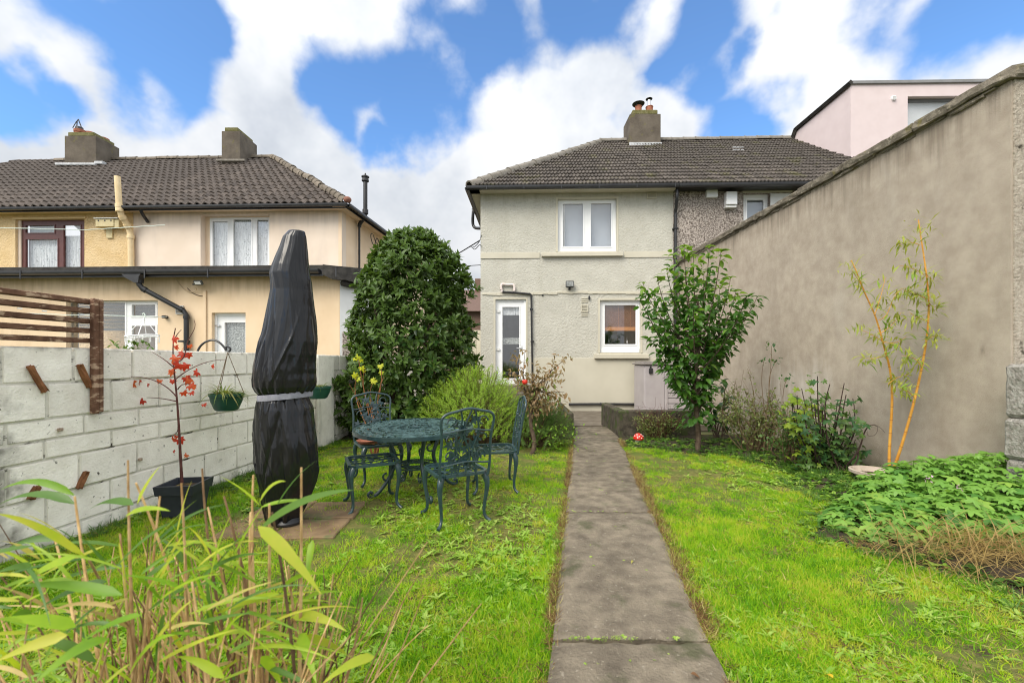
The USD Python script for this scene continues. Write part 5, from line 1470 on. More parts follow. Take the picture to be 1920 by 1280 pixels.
def cabriole(x, y, top, foot=1.0, r=.018, out=None):
    """A curved leg from under the seat's corner (x, y, top) to the ground."""
    d = unit(np.array([x, y, 0])) if out is None else unit(np.array([*out, 0.0]))
    pts = [(0, -.01), (.025, -.05), (.030, -.12), (.012, -.24), (.004, -.31), (.016, -.37), (.045 * foot, -top + .012), (.062 * foot, -top + .004)]
    p = spline([np.array([x, y, top]) + d * a + np.array([0, 0, b]) for a, b in pts], 18)
    p[:, 2] = np.maximum(p[:, 2], .006)
    rad = np.interp(np.linspace(0, 1, 18), [0, .12, .35, .7, .92, 1], [r * 1.7, r * 1.5, r, r * .72, r * .8, r * .9])
    return tube(p, rad, 8)


def small_leaf(c, a, s, n=(0, 0, 1), up=(0, 1, 0)):
    v, f = lobed(s, 5, .5, 2.2, .15, False)
    R = basis(np.array([up]), n, np.array([0.0]))[0]
    ca, sa = math.cos(a), math.sin(a)
    v = v @ np.array([[ca, sa, 0], [-sa, ca, 0], [0, 0, 1]])
    return v @ R.T + np.asarray(c), f


def seat_parts(root, w, top, seed=0):
    """Rim, openwork seat, four legs: about the root's own base."""
    h = w / 2
    c = .05
    rim = [(-h + c, -h), (h - c, -h), (h, -h + c), (h, h - c), (h - c, h), (-h + c, h), (-h, h - c), (-h, -h + c), (-h + c, -h)]
    rim = np.array([(a, b, top) for a, b in rim])
    fine = np.vstack([rim[i] + (rim[i + 1] - rim[i]) * np.linspace(0, 1, 6)[:-1, None] for i in range(8)] + [rim[-1:]])
    obj("seat_rim", band(fine, .026, .022), M["green_metal"], root)
    r = np.random.default_rng(seed)
    ms = []
    for k in range(-2, 3):
        t = np.linspace(-h + .01, h - .01, 14)
        ms.append(band(np.stack([k * w / 5.6 + .022 * np.sin(t * 22 + k), t, np.full(14, top - .004 - .012 * (1 - (2 * t / w) ** 2))], 1), .016, .008))
    for k in range(-2, 3):
        t = np.linspace(-h + .01, h - .01, 14)
        ms.append(band(np.stack([t, k * w / 5.6 + .024 * np.sin(t * 19 + k * 1.7), np.full(14, top - .002 - .012 * (1 - (2 * t / w) ** 2))], 1), .014, .008))
    obj("seat_lattice", cat(ms), M["green_metal"], root)
    lv = [small_leaf((r.uniform(-h * .75, h * .75), r.uniform(-h * .75, h * .75), top + .004), r.uniform(0, 6.3), r.uniform(.045, .07)) for _ in range(9)]
    obj("leaf_ornament", cat(lv), M["green_metal"], root)
    for sx in (-1, 1):
        for sy in (-1, 1):
            obj("leg", cabriole(sx * (h - .03), sy * (h - .03), top - .01), M["green_metal"], root, 50)


def chair(label):
    root = thing("garden_chair", label, "chair", (0, 0, 0), "cast metal garden chairs round the table")
    W_, top, H = .43, .415, .965
    h = W_ / 2
    seat_parts(root, W_, top, 3)
    # back: stands at -y, leaning back a little; faces +y
    lean = lambda z: -h - .01 - .20 * max(0, z - top) ** 1.25
    arch = [(-h + .01, top - .02), (-h + .0, top + .18), (-h - .004, top + .38), (-h + .004, H - .055), (-h + .03, H - .038), (-h * .55, H - .022), (0, H + .0), (h * .55, H - .022), (h - .03, H - .038), (h - .004, H - .055), (h + .004, top + .38), (h, top + .18), (h - .01, top - .02)]
    p = spline([(x, lean(z), z) for x, z in arch], 70)
    obj("back_frame", tube(p, .0115, 8), M["green_metal"], root, 50)
    for z in (top + .10, top + .37):
        t = np.linspace(-h, h, 12)
        obj("back_rail", tube(np.stack([t, np.full(12, lean(z)) - .012 * np.cos(t / h * 1.5), z + .012 * np.cos(t / h * 3.1)], 1), .008, 6), M["green_metal"], root, 50)
    for x in (-.075, .075):
        zs = np.linspace(top - .0, H - .02, 16)
        obj("vine_stem", tube(np.stack([x + .022 * np.sin(zs * 17 + x * 9), [lean(z) for z in zs], zs], 1), .0075, 6), M["green_metal"], root, 50)
    zs = np.linspace(top, H - .01, 18)
    obj("vine_stem", tube(np.stack([.03 * np.sin(zs * 14), [lean(z) - .004 for z in zs], zs], 1), .007, 6), M["green_metal"], root, 50)
    for sx in (-1, 1):
        for zc in (top + .16, top + .30, top + .44):
            th = np.linspace(0, 4.6, 14)
            cu_ = np.stack([sx * (.125 + (.05 - .008 * th) * np.cos(th)), [lean(zc)] * 14, zc + (.055 - .008 * th) * np.sin(th)], 1)
            obj("scroll", tube(cu_, .006, 6), M["green_metal"], root, 50)
    r = np.random.default_rng(8)
    for k in range(26):
        z = r.uniform(top + .06, H - .08); x = r.uniform(-.16, .16)
        obj("leaf_ornament", small_leaf((x, lean(z) + .006, z), r.uniform(0, 6.3), r.uniform(.055, .088), (0, 1, .2), (0, -.2, 1)), M["green_metal"], root)
    gr = []
    for k in range(5):
        cx_, cz = r.uniform(-.12, .12), r.uniform(top + .1, H - .15)
        for _ in range(6):
            s_ = trimesh.creation.icosphere(1, .012); gr.append((arr(s_)[0] + np.array([cx_ + r.normal(0, .014), lean(cz) + .008, cz + r.normal(0, .016)]), arr(s_)[1]))
    obj("grape_ornament", cat(gr), M["green_metal"], root, True, kind="stuff")
    return root


def place(root, x, y, deg):
    xf = UsdGeom.Xformable(stage.GetPrimAtPath(root)); xf.ClearXformOpOrder()
    xf.MakeMatrixXform().Set(Gf.Matrix4d().SetRotate(Gf.Rotation(Gf.Vec3d(0, 0, 1), deg)) * Gf.Matrix4d().SetTranslate(Gf.Vec3d(x, y, 0.0)))


face = lambda dx, dy: math.degrees(math.atan2(-dx, dy))
c0 = chair("green cast metal chair seen from behind on the path side of the table")
place(c0, -.49, 3.68, face(-.47, .88))
copies(c0, [(-1.52, 4.84, 0, face(.50, -.80)), (-.19, 4.52, 0, face(-.93, -.12))],
       ["green cast metal chair beside the white wall, its leafy back below the yellow-leaved shrub", "green cast metal chair between the table and the rosemary, its back seen edge-on"], "cast metal garden chairs round the table")
stl = thing("garden_stool", "green cast metal seat with no back in front of the table near the parasol", "stool", (0, 0, 0))
seat_parts(stl, .43, .415, 5)
place(stl, -1.31, 4.00, 26)

tb = thing("garden_table", "round green cast metal table with openwork top and scrolled legs", "table", (-1.0, 4.40, 0))
tc = np.array([-1.0, 4.40, 0]); TR, TD, TZ = .595, .66, .655
el = lambda r, a, z: np.stack([tc[0] + TR * r * np.cos(a), tc[1] + TD * r * np.sin(a), np.full_like(a, z)], 1)
a = np.linspace(0, 2 * np.pi, 73)
obj("table_rim", band(el(.985, a, TZ - .006), .026, .034), M["green_metal"], tb)
rings = [band(el(r, a, TZ), .022, .012) for r in (.15, .32, .50, .68, .84)]
spokes = []
for k in range(40):
    a0 = k * 2 * np.pi / 40
    rr = np.linspace(.14, .97, 12)
    aa = a0 + .09 * np.sin(rr * 19 + (k % 2) * 3.1)
    spokes.append(band(np.stack([tc[0] + TR * rr * np.cos(aa), tc[1] + TD * rr * np.sin(aa), np.full(12, TZ + .002)], 1), .022, .011))
obj("table_lattice", cat(rings + spokes), M["sheen_top"], tb)
r = np.random.default_rng(4)
lv = []
for k in range(230):
    rr, aa = math.sqrt(r.uniform(.02, .9)), r.uniform(0, 6.3)
    lv.append(small_leaf((tc[0] + TR * rr * math.cos(aa), tc[1] + TD * rr * math.sin(aa), TZ + .009), r.uniform(0, 6.3), r.uniform(.045, .075)))
obj("leaf_ornament", cat(lv), M["sheen_top"], tb)
obj("hub", lathe([(.001, TZ - .01), (.06, TZ - .01), (.062, TZ + .008), (.03, TZ + .012), (.026, TZ + .008), (.001, TZ + .008)], tc, 20), M["green_metal"], tb, 40)
z2 = .275
a = np.linspace(0, 2 * np.pi, 41)
ring2 = [band(np.stack([tc[0] + q * np.cos(a), tc[1] + q * np.sin(a), np.full_like(a, z2)], 1), .018, .012) for q in (.08, .15, .225)]
for k in range(12):
    a0 = k * math.pi / 6
    rr = np.linspace(.07, .225, 8); aa = a0 + .25 * np.sin(rr * 30)
    ring2.append(band(np.stack([tc[0] + rr * np.cos(aa), tc[1] + rr * np.sin(aa), np.full(8, z2)], 1), .014, .010))
obj("lower_shelf", cat(ring2), M["green_metal"], tb)
for k in range(4):
    d = np.array([math.cos(k * math.pi / 2 + .55), math.sin(k * math.pi / 2 + .55), 0])
    w = lambda pts: np.array([tc + d * q + np.array([0, 0, z]) for q, z in pts])
    lg_ = obj("leg", cat([tube(spline(w([(.30, TZ - .01), (.27, .56), (.23, .46), (.20, .36), (.22, .27), (.27, .17), (.33, .09), (.39, .03), (.44, .012)]), 26), np.linspace(.021, .017, 26), 8), tube(spline(w([(.44, .012), (.47, .03), (.455, .06), (.43, .045)]), 10), .015, 8)]), M["green_metal"], tb, 50)
    ths = np.linspace(0, 5.2, 22)
    obj("scroll", tube(w([(.29 + (.062 - .007 * t) * math.cos(t + 2.6), .20 + (.062 - .007 * t) * math.sin(t + 2.6)) for t in ths]), .010, 7), M["green_metal"], lg_, 50)
    obj("scroll", tube(w([(.165 + (.058 - .007 * t) * math.cos(-t + .4), .44 + (.058 - .007 * t) * math.sin(-t + .4)) for t in ths]), .010, 7), M["green_metal"], lg_, 50)
    obj("scroll", tube(w([(.15 + (.055 - .007 * t) * math.cos(t + 2.0), .16 + (.055 - .007 * t) * math.sin(t + 2.0)) for t in ths]), .010, 7), M["green_metal"], lg_, 50)
dsh = thing("dish", "shallow terracotta saucer left on the far chair seat", "saucer", (-1.62, 4.80, .42))
obj("bowl", lathe([(.001, .425), (.10, .425), (.125, .455), (.118, .455), (.095, .435), (.001, .433)], (-1.62, 4.80, 0), 20), M["pot_red"], dsh, 40)

# ================================================================== hanging baskets, crook bracket, airer
def basket(x, y, zr, r, h, label, hook=None):
    t = thing("hanging_basket", label, "hanging basket", (x, y, zr - h))
    obj("pot", lathe([(.001, zr - h), (r * .62, zr - h), (r * .72, zr - h + .015), (r * .93, zr - h * .45), (r * .98, zr - .03), (r * 1.04, zr - .028), (r * 1.04, zr), (r * .95, zr), (r * .92, zr - .04)], (x, y, 0), 28), M["green_pot"], t, 40)
    obj("soil", lathe([(.001, zr - .012), (r * .94, zr - .03)], (x, y, 0), 20), M["compost"], t)
    if hook is not None:
        for k in range(3):
            a = k * 2.1 + .5
            obj("hanger", tube([(x + r * math.cos(a), y + r * math.sin(a), zr - .005), hook], .0035, 5), M["grey_twig"], t)
    return t


B1 = P(425, 737, 4.40)
HK = P(427, 655, 4.40)
hb1 = basket(B1[0], B1[1], B1[2], .152, .175, "green hanging basket with trailing spider plant on a black crook", HK + np.array([0, 0, -.03]))
ck = thing("crook_bracket", "black curved iron bracket holding a hanging basket on the white wall", "bracket", P(368, 690, 4.40))
Yb = 4.42
obj("arm", tube(spline([P(367, 687, Yb), P(368, 668, Yb), P(375, 650, Yb), P(390, 639, Yb), P(403, 638, Yb), P(416, 646, Yb), P(424, 656, Yb)], 36), .011, 8), M["black_metal"], ck, 40)
obj("stake", tube([P(367, 664, Yb), P(368, 690, Yb)], .013, 8), M["black_metal"], ck, 40)
obj("wall_plate", frame_xf(cbox((.05, .012, .03), .003), P(368, 666, Yb), (1, 0, 0), (0, 1, 0)), M["black_metal"], ck)
obj("hook", tube(spline([P(423, 657, Yb), P(427, 650, Yb), P(431, 652, Yb), P(429, 659, Yb)], 14), .010, 7), M["black_metal"], ck, 40)
B2 = P(597, 724, 6.2)
hb2 = basket(B2[0], B2[1], B2[2], .17, .175, "green basket with dry grass on the white wall behind the parasol")
ai = thing("peg_airer", "round white plastic peg airer hanging from a line beyond the wall", "airer", P(267, 632, 5.2))
AC = P(267, 630, 5.2)
a = np.linspace(0, 2 * np.pi, 41)
obj("ring", tube(np.stack([AC[0] + .17 * np.cos(a), AC[1] + .15 * np.sin(a), AC[2] + .015 * np.cos(a)], 1), .008, 6), M["white_pvc"], ai, 40)
obj("ring", tube(np.stack([AC[0] + .085 * np.cos(a), AC[1] + .075 * np.sin(a), AC[2] + 0 * a], 1), .006, 6), M["white_pvc"], ai, 40)
for k in range(4):
    a0 = k * math.pi / 4
    obj("spoke", tube([AC + np.array([.17 * math.cos(a0), .15 * math.sin(a0), .0]), AC - np.array([.17 * math.cos(a0), .15 * math.sin(a0), .0])], .005, 5), M["white_pvc"], ai)
tp_ = P(270, 596, 5.2)
for k in range(4):
    a0 = k * math.pi / 2 + .4
    obj("cord", tube([AC + np.array([.165 * math.cos(a0), .145 * math.sin(a0), .0]), tp_], .004, 5), M["white_pvc"], ai)
for k in range(14):
    a0 = k * 2 * math.pi / 14; rr = .17 if k % 3 else .09
    obj("peg", box(AC + np.array([rr * math.cos(a0) - .006, rr * .88 * math.sin(a0) - .004, -.075]), AC + np.array([rr * math.cos(a0) + .006, rr * .88 * math.sin(a0) + .004, -.008]), .002), M["white_grey"], ai)
obj("hook", tube(spline([tp_, tp_ + np.array([.012, 0, .03]), tp_ + np.array([0, 0, .055]), tp_ + np.array([-.02, 0, .04])], 10), .006, 6), M["line"], ai)
obj("washing_line", tube([P(-60, 583, 5.15), P(120, 590, 5.2), P(271, 592.5, 5.2), P(305, 594, 5.9), P(313, 594, 9.35)], .004, 5), M["line"], cat="line", label="thin washing line holding the round peg airer")
obj("washing_line", tube([P(-60, 426.5, 9.2), P(60, 428.5, 9.1), P(160, 431, 9.3), EF.p(EF.s(330), .3, 4.3)], .008, 5), M["line"], cat="line", label="pale green line crossing in front of the brown-framed window")

# ================================================================== planter, pots, shed, toadstool
pl = thing("planter", "square black plastic planter holding the red-leaved sapling", "planter", (-2.86, 3.78, 0))
def square_pot(x, y, w0, w1, h, z0=0.0):
    r = lambda w, z, o=0: [(sx * (w / 2 + o), sy * (w / 2 + o), z) for sx, sy in ((-1, -1), (1, -1), (1, 1), (-1, 1))]
    lv = [r(w0, z0), r(w1 - .02, z0 + h - .085), r(w1 + .01, z0 + h - .08), r(w1 + .03, z0 + h), r(w1 - .015, z0 + h), r(w1 - .04, z0 + h - .08)]
    v = np.array([p for l in lv for p in l]) + np.array([x, y, 0]); f = []
    for i in range(len(lv) - 1):
        for j in range(4):
            a, b = i * 4 + j, i * 4 + (j + 1) % 4
            f += [(a, b, b + 4), (a, b + 4, a + 4)]
    f += [(0, 2, 1), (0, 3, 2)]
    return v, np.array(f)


v, f = square_pot(0, 0, .225, .285, .275)
ca, sa = math.cos(.12), math.sin(.12)
v = v @ np.array([[ca, sa, 0], [-sa, ca, 0], [0, 0, 1]]) + np.array([-2.90, 3.78, 0])
obj("pot", (v, f), M["planter"], pl)
obj("soil", box((-3.0, 3.68, .15), (-2.8, 3.88, .235)), M["compost"], pl)

PT = P(1640, 884, 4.66)
bp = thing("bowl_planter", "pale weathered terracotta bowl holding the orange bamboo canes by the tall wall", "planter", (PT[0], PT[1], 0))
zr = PT[2] + .015
obj("bowl", lathe([(.001, 0), (.13, 0), (.165, zr * .5), (.20, zr - .035), (.225, zr - .03), (.228, zr), (.205, zr + .004), (.185, zr - .03), (.15, zr - .06)], (PT[0], PT[1], 0), 36), M["terracotta"], bp, 40)
obj("soil", lathe([(.001, zr - .045), (.17, zr - .05)], (PT[0], PT[1], 0), 24), M["compost"], bp)

bx_ = thing("storage_shed", "small mauve plastic garden storage shed with taupe lid against the house", "shed", (3.6, 10.2, 0))
Y0 = 10.15
X = lambda u: (u - PX) / FPX * Y0
Zs = lambda v: CAM_H - (v - PY) / FPX * Y0
ztop = Zs(684)
obj("body", box((X(1208), Y0 + .02, .012), (X(1300), Y0 + .85, ztop), .02), M["shed"], bx_)
obj("door_panel", box((X(1209), Y0 - .012, .06), (X(1246), Y0 + .018, ztop - .02), .008), M["shed"], bx_)
obj("corner_post", box((X(1246.5), Y0 - .022, .02), (X(1252), Y0 + .019, ztop - .005), .008), M["shed"], bx_)
n = 9
for i in range(n):
    z0 = .06 + (ztop - .09) * i / n
    obj("board", box((X(1252.6), Y0 - .016, z0 + .008), (X(1300), Y0 + .018, z0 + (ztop - .09) / n - .008), .008), M["shed"], bx_)
obj("lid", cat([box((X(1205), Y0 - .05, ztop + .001), (X(1302), Y0 + .9, ztop + .05), .015), box((X(1209), Y0 - .02, ztop + .05), (X(1298), Y0 + .86, ztop + .085), .02)]), M["shed_lid"], bx_)
obj("latch", cat([box((X(1216), Y0 - .06, Zs(700)), (X(1223), Y0 - .013, Zs(690)), .01), box((X(1218), Y0 - .03, Zs(698)), (X(1221), Y0 - .014, Zs(686)), .004)]), M["black_metal"], bx_)

ms = thing("toadstool_ornament", "red and white toadstool garden ornament at the edge of the soil", "ornament", G(1197, 833))
mb = G(1197, 833)
obj("stem", lathe([(.001, 0), (.052, 0), (.056, .02), (.045, .06), (.038, .10), (.001, .11)], mb, 16), M["mush_white"], ms, 40)
capz = mb + np.array([0, 0, .095])
obj("cap", lathe([(.03, .0), (.075, -.012), (.082, .004), (.076, .035), (.055, .068), (.025, .085), (.001, .088)], capz, 24), M["mush_red"], ms, 40)
r = np.random.default_rng(2)
for a, e in ((-1.6, .5), (-.9, .9), (-2.3, .9), (-1.2, .15), (-2.0, .2), (-.4, .5), (-2.8, .5), (1, .6), (2, .5)):
    q = np.array([.078 * math.cos(e) * math.cos(a), .078 * math.cos(e) * math.sin(a), .008 + .078 * math.sin(e)])
    s_ = arr(trimesh.creation.icosphere(1, .011))
    obj("spot", (s_[0] + capz + q, s_[1]), M["mush_white"], ms, True)

# ================================================================== plants
LF = {}
LF["laurel"] = leafmat("laurel_leaf", [(.010, .034, .007), (.022, .060, .010), (.042, .090, .015), (.080, .135, .026)], .22, .38, .30)
LF["laurel_new"] = leafmat("laurel_new_leaf", [(.08, .15, .025), (.13, .19, .04)], .35, .4)
LF["rosemary"] = leafmat("rosemary_leaf", [(.15, .28, .025), (.22, .38, .035), (.30, .44, .05)], .4, .5)
LF["rosemary_dark"] = leafmat("rosemary_dark_leaf", [(.06, .13, .02), (.10, .19, .03), (.14, .22, .05)], .3, .5)  # darker green needles for the low right-hand mound
LF["cherry"] = leafmat("cherry_leaf", [(.050, .135, .018), (.078, .185, .026), (.115, .24, .034), (.17, .30, .04)], .44, .38, .45)
LF["cherry_new"] = leafmat("cherry_new_leaf", [(.12, .23, .025), (.17, .29, .03)], .45, .4)
LF["glossy"] = leafmat("glossy_leaf", [(.018, .06, .015), (.035, .10, .022), (.06, .14, .03)], .25, .3, .5)
LF["apple"] = leafmat("bronze_leaf", [(.20, .17, .07), (.30, .20, .11), (.36, .22, .14), (.14, .22, .05), (.22, .28, .08)], .35, .5)
LF["red"] = leafmat("red_leaf", [(.42, .035, .015), (.52, .06, .02), (.55, .12, .03)], .4, .45)
LF["fig"] = leafmat("yellow_leaf", [(.42, .46, .02), (.52, .52, .03)], .4, .5)
LF["geranium"] = leafmat("geranium_leaf", [(.055, .16, .026), (.095, .24, .036), (.145, .31, .046), (.20, .37, .055), (.25, .40, .06)], .34, .45)
LF["currant"] = leafmat("currant_leaf", [(.030, .085, .028), (.045, .12, .035), (.10, .17, .03)], .3, .45)
LF["currant_yellow"] = leafmat("currant_yellow_leaf", [(.18, .27, .025), (.27, .34, .03)], .4, .5)
LF["rose"] = leafmat("rose_leaf", [(.07, .14, .03), (.11, .18, .04), (.18, .22, .06), (.13, .17, .05)], .3, .5)
LF["bamboo"] = leafmat("bamboo_leaf", [(.15, .30, .018), (.25, .41, .022), (.36, .48, .03), (.50, .50, .06)], .45, .42, .35, 16, .75)
LF["bamboo_dry"] = leafmat("bamboo_dry_leaf", [(.36, .26, .09), (.50, .38, .15), (.42, .40, .08)], .3, .6)
LF["bamboo_dark"] = leafmat("bamboo_dark_leaf", [(.06, .15, .02), (.10, .20, .025)], .4, .42, .4)
LF["willow"] = leafmat("small_bamboo_leaf", [(.14, .25, .03), (.22, .33, .05), (.32, .35, .06)], .35, .5)
LF["spider"] = leafmat("spider_leaf", [(.13, .20, .04), (.22, .27, .07), (.34, .30, .10)], .4, .5)
LF["straw"] = leafmat("dry_grass", [(.30, .20, .07), (.46, .36, .13), (.22, .28, .05), (.54, .44, .19), (.30, .32, .07), (.28, .16, .06)], .25, .6)
LF["grass"] = leafmat("grass_blade", [(.085, .23, .008), (.165, .39, .010), (.26, .47, .012), (.37, .52, .02), (.50, .50, .07)], .46, .5, .3, 2.2, 1.5)
LF["weed"] = leafmat("weed_leaf", [(.20, .36, .035), (.29, .46, .06), (.40, .52, .12)], .42, .42, .4, 2.0, .6)
LF["weed_dark"] = leafmat("weed_dark_leaf", [(.06, .14, .02), (.09, .19, .025)], .35, .45)
LF["pink"] = leafmat("pink_petal", [(.55, .33, .50), (.65, .45, .60)], .3, .6)
LF["fallen"] = leafmat("fallen_yellow_leaf", [(.62, .40, .02), (.68, .48, .03)], .2, .5)
LF["brownleaf"] = leafmat("dead_leaf", [(.075, .038, .018), (.14, .07, .03), (.22, .12, .05)], .12, .7)


def limb(p0, p1, r0, r1, bend=.1, n=10, seed=0, sides=7):
    r = np.random.default_rng(seed)
    p0, p1 = np.asarray(p0, float), np.asarray(p1, float)
    L = np.linalg.norm(p1 - p0)
    m = [p0, p0 + (p1 - p0) * .35 + r.normal(0, bend * L * .35, 3), p0 + (p1 - p0) * .7 + r.normal(0, bend * L * .35, 3), p1]
    return tube(spline(m, n), np.linspace(r0, r1, n), sides)


# ---- evergreen laurel
rL = np.random.default_rng(21)
LC = np.array([-1.86, 7.75, 0])
lt = thing("evergreen_shrub", "large dense dark evergreen shrub taller than the white wall, beside the house", "shrub", LC)
for k in range(7):
    a = k * .9
    obj("branch", limb(LC + np.array([.1 * math.cos(a), .1 * math.sin(a), -.05]), LC + np.array([.75 * math.cos(a), .7 * math.sin(a), 2.2 + .5 * math.sin(k * 2)]), .05, .018, .15, 12, k), M["bark"], lt, 50)
sh = np.array([(675, 250, 1.0)]) 
def laurel_r(z, a):
    """Radius of the crown at height z and bearing a."""
    zz = np.array([.05, .4, .9, 1.4, 1.9, 2.4, 2.8, 3.2, 3.5, 3.68])
    rr = np.array([.95, 1.08, 1.17, 1.20, 1.18, 1.10, .97, .76, .52, .20])
    base = np.interp(z, zz, rr)
    p = np.stack([np.cos(a) * 1.3, np.sin(a) * 1.3, z * 1.3], -1)
    return base * (1 + .80 * (meshkit.fbm(p + 5, 3, 2) - .5)) + .20 * (meshkit.fbm(p * 3.1, 2, 7) - .5)


N = 3600
z = rL.uniform(.05, 3.66, N); a = rL.uniform(0, 2 * np.pi, N)
depth = np.where(rL.random(N) < .62, rL.uniform(.88, 1.05, N), rL.uniform(.58, .86, N))
R0 = laurel_r(z, a) * depth
stray = rL.random(N) < .03; R0 = np.where(stray, laurel_r(z, a) * rL.uniform(1.05, 1.14, N), R0)
shift = np.interp(z, [0, 1.6, 3.7], [.0, .03, .12])
pos = LC + np.stack([R0 * np.cos(a) + shift, R0 * np.sin(a) * .95, z], 1)
NC = 260
zc_ = rL.uniform(.1, 3.6, NC); ac_ = rL.uniform(0, 6.3, NC); Rc_ = laurel_r(zc_, ac_) * rL.uniform(.86, 1.02, NC)
cc_ = LC + np.stack([Rc_ * np.cos(ac_) + np.interp(zc_, [0, 1.6, 3.7], [.0, .03, .12]), Rc_ * np.sin(ac_) * .95, zc_], 1)
near = ((pos[:, None] - cc_[None]) ** 2).sum(2).argmin(1)
pos = np.where((depth > .85)[:, None], pos + (cc_[near] - pos) * rL.uniform(.05, .42, (N, 1)), pos)
outd = unit(np.stack([np.cos(a), np.sin(a), .35 + (z - 1.2) * .25], 1) + rL.normal(0, .25, (N, 3)) + 2.2 * (pos - cc_[near]) * (depth > .85)[:, None])
# shoots of whorled leaves
lb = leaf(.140, .054, 3, .18, .22)
V = []
for k in range(7):
    ph_ = k * 2.4 + rL.uniform(0, 6.3, N)
    Rr = basis(outd, (0, 0, 1), ph_)
    tilt = rL.uniform(.45, 1.15, N)
    d = Rr[:, :, 1] * np.cos(tilt)[:, None] + Rr[:, :, 0] * np.sin(tilt)[:, None]
    RR = basis(d, outd + np.array([0, 0, .4]), rL.normal(0, .4, N))
    v_, f_ = scatter(lb, pos - outd * (.012 * k), RR, rL.uniform(.7, 1.12, N))
    V.append(v_)
V = np.concatenate(V)
new = rL.random(len(V)) < .10
leaves_as_parts(lt, V[~new], f_, LF["laurel"], 200)
obj("new_leaves", joined(V[new], f_), LF["laurel_new"], lt, kind="stuff")

# ---- rosemary
rR = np.random.default_rng(31)
RC = np.array([-.60, 6.85, 0])
rm = thing("rosemary_bush", "bright feathery green rosemary bush behind the table and chairs", "bush", RC)
def sprigs(centre, rad, n, L, m_, mname, parent, rs, up=.7, needles=34, nl=.034, lean=(0, 0), zlo=.15):
    """Upright sprigs set with needles over a mound."""
    a = rs.uniform(0, 2 * np.pi, n); q = np.sqrt(rs.uniform(0, 1, n)) 
    x = rad[0] * q * np.cos(a); y = rad[1] * q * np.sin(a)
    h = rad[2] * np.sqrt(np.clip(1 - (q * .97) ** 2, 0, 1)) * (1 + .35 * (meshkit.fbm(np.stack([x * 2.2, y * 2.2, x * 0], 1) + 3, 3, 5) - .5))
    h = h * rs.uniform(zlo / .35, 1.0, n) ** .5
    tip = np.stack([x * 1.04 + lean[0] * h, y * 1.04, h], 1)
    d = unit(np.stack([x / rad[0] * .9, y / rad[1] * .9, np.full(n, up)], 1) + rs.normal(0, .25, (n, 3)))
    nd = leaf(nl, .0075, 2, .0, .3)
    V, stems = [], []
    for k in range(needles):
        t = k / needles
        p = centre + tip - d * (L * (1 - t)) + np.array([0, 0, .0])
        ph_ = rs.uniform(0, 6.3, n)
        Rr = basis(d, (0, 0, 1), ph_)
        til = 1.05 - .55 * t
        dd = Rr[:, :, 1] * math.cos(til) + Rr[:, :, 0] * math.sin(til)
        v_, f_ = scatter(nd, p, basis(dd, d), rs.uniform(.75, 1.2, n))
        V.append(v_)
    V = np.concatenate(V)
    obj(mname, joined(V, f_), m_, parent, kind="stuff")
    obj("stems", cat([tube([centre + np.array([x[i] * .25, y[i] * .25, .0]), centre + tip[i] * .6 + np.array([0, 0, -.02]), centre + tip[i] - d[i] * .02], [.006, .004, .002], 4, False) for i in range(0, n, 3)]), M["grey_twig"], parent, kind="stuff")


sprigs(RC, (.98, .66, 1.22), 1500, .26, LF["rosemary"], "needles", rm, rR)
sprigs(RC + np.array([.95, -.1, 0]), (.66, .52, .78), 700, .22, LF["rosemary_dark"], "needles", rm, rR)

# ---- small bronze-leaved tree with red fruit
rA = np.random.default_rng(41)
AB = G(997, 848)
at_ = thing("apple_sapling", "small fruit tree with bronzed autumn leaves and one red fruit beside the path", "tree", AB)
obj("trunk", tube(spline([AB + np.array([0, 0, -.03]), AB + np.array([.01, 0, .30]), AB + np.array([-.02, .0, .50]), AB + np.array([.03, 0, .75]), AB + np.array([.0, 0, .95])], 18), np.linspace(.035, .018, 18), 8), M["bark"], at_, 50)
tips = [(962, 668), (985, 655), (1000, 690), (1040, 672), (1062, 672), (1055, 700), (1020, 720), (1058, 735), (1040, 755), (960, 700), (975, 720), (1030, 770), (1015, 690), (1060, 765)]
Vs = []
for k, (u, v) in enumerate(tips):
    tip = P(u, v, AB[1] + rA.uniform(-.22, .22))
    st_ = AB + np.array([0, 0, rA.uniform(.45, .92)])
    mid = (st_ + tip) / 2 + np.array([0, 0, .05]) + rA.normal(0, .03, 3)
    c = spline([st_, mid, tip], 12)
    obj("branch", tube(c, np.linspace(.010, .003, 12), 5), M["bark"], at_, 50)
    n = 60
    p = c[rA.integers(1, 12, n)] + rA.normal(0, .045, (n, 3))
    d = unit(rA.normal(0, 1, (n, 3)) + np.array([0, 0, -.2]))
    v_, f_ = scatter(leaf(.085, .036, 3, .35, .5), p, basis(d, (0, 0, 1), rA.normal(0, .6, n)), rA.uniform(.6, 1.15, n))
    Vs.append(v_)
leaves_as_parts(at_, np.concatenate(Vs), f_, LF["apple"], 120)
ap = P(984, 716, AB[1] - .15)
obj("fruit", lathe([(.001, -.033), (.02, -.032), (.038, -.012), (.042, .008), (.034, .028), (.015, .034), (.001, .028)], ap, 16), M["mush_red"], at_, 50)
# low leafy herb at its foot
hb = thing("ground_ivy", "low leafy green clump at the foot of the bronze-leaved tree", "plant", AB + np.array([.3, .2, 0]))
n = 260
p = AB + np.stack([rA.normal(.30, .22, n), rA.normal(.25, .25, n), rA.uniform(.02, .40, n)], 1)
v_, f_ = scatter(leaf(.06, .035, 2, .2, .3), p, basis(unit(rA.normal(0, 1, (n, 3)) + [0, -.3, .3]), (0, 0, 1)), rA.uniform(.6, 1.2, n))
leaves_as_parts(hb, v_, f_, LF["weed"], 0)

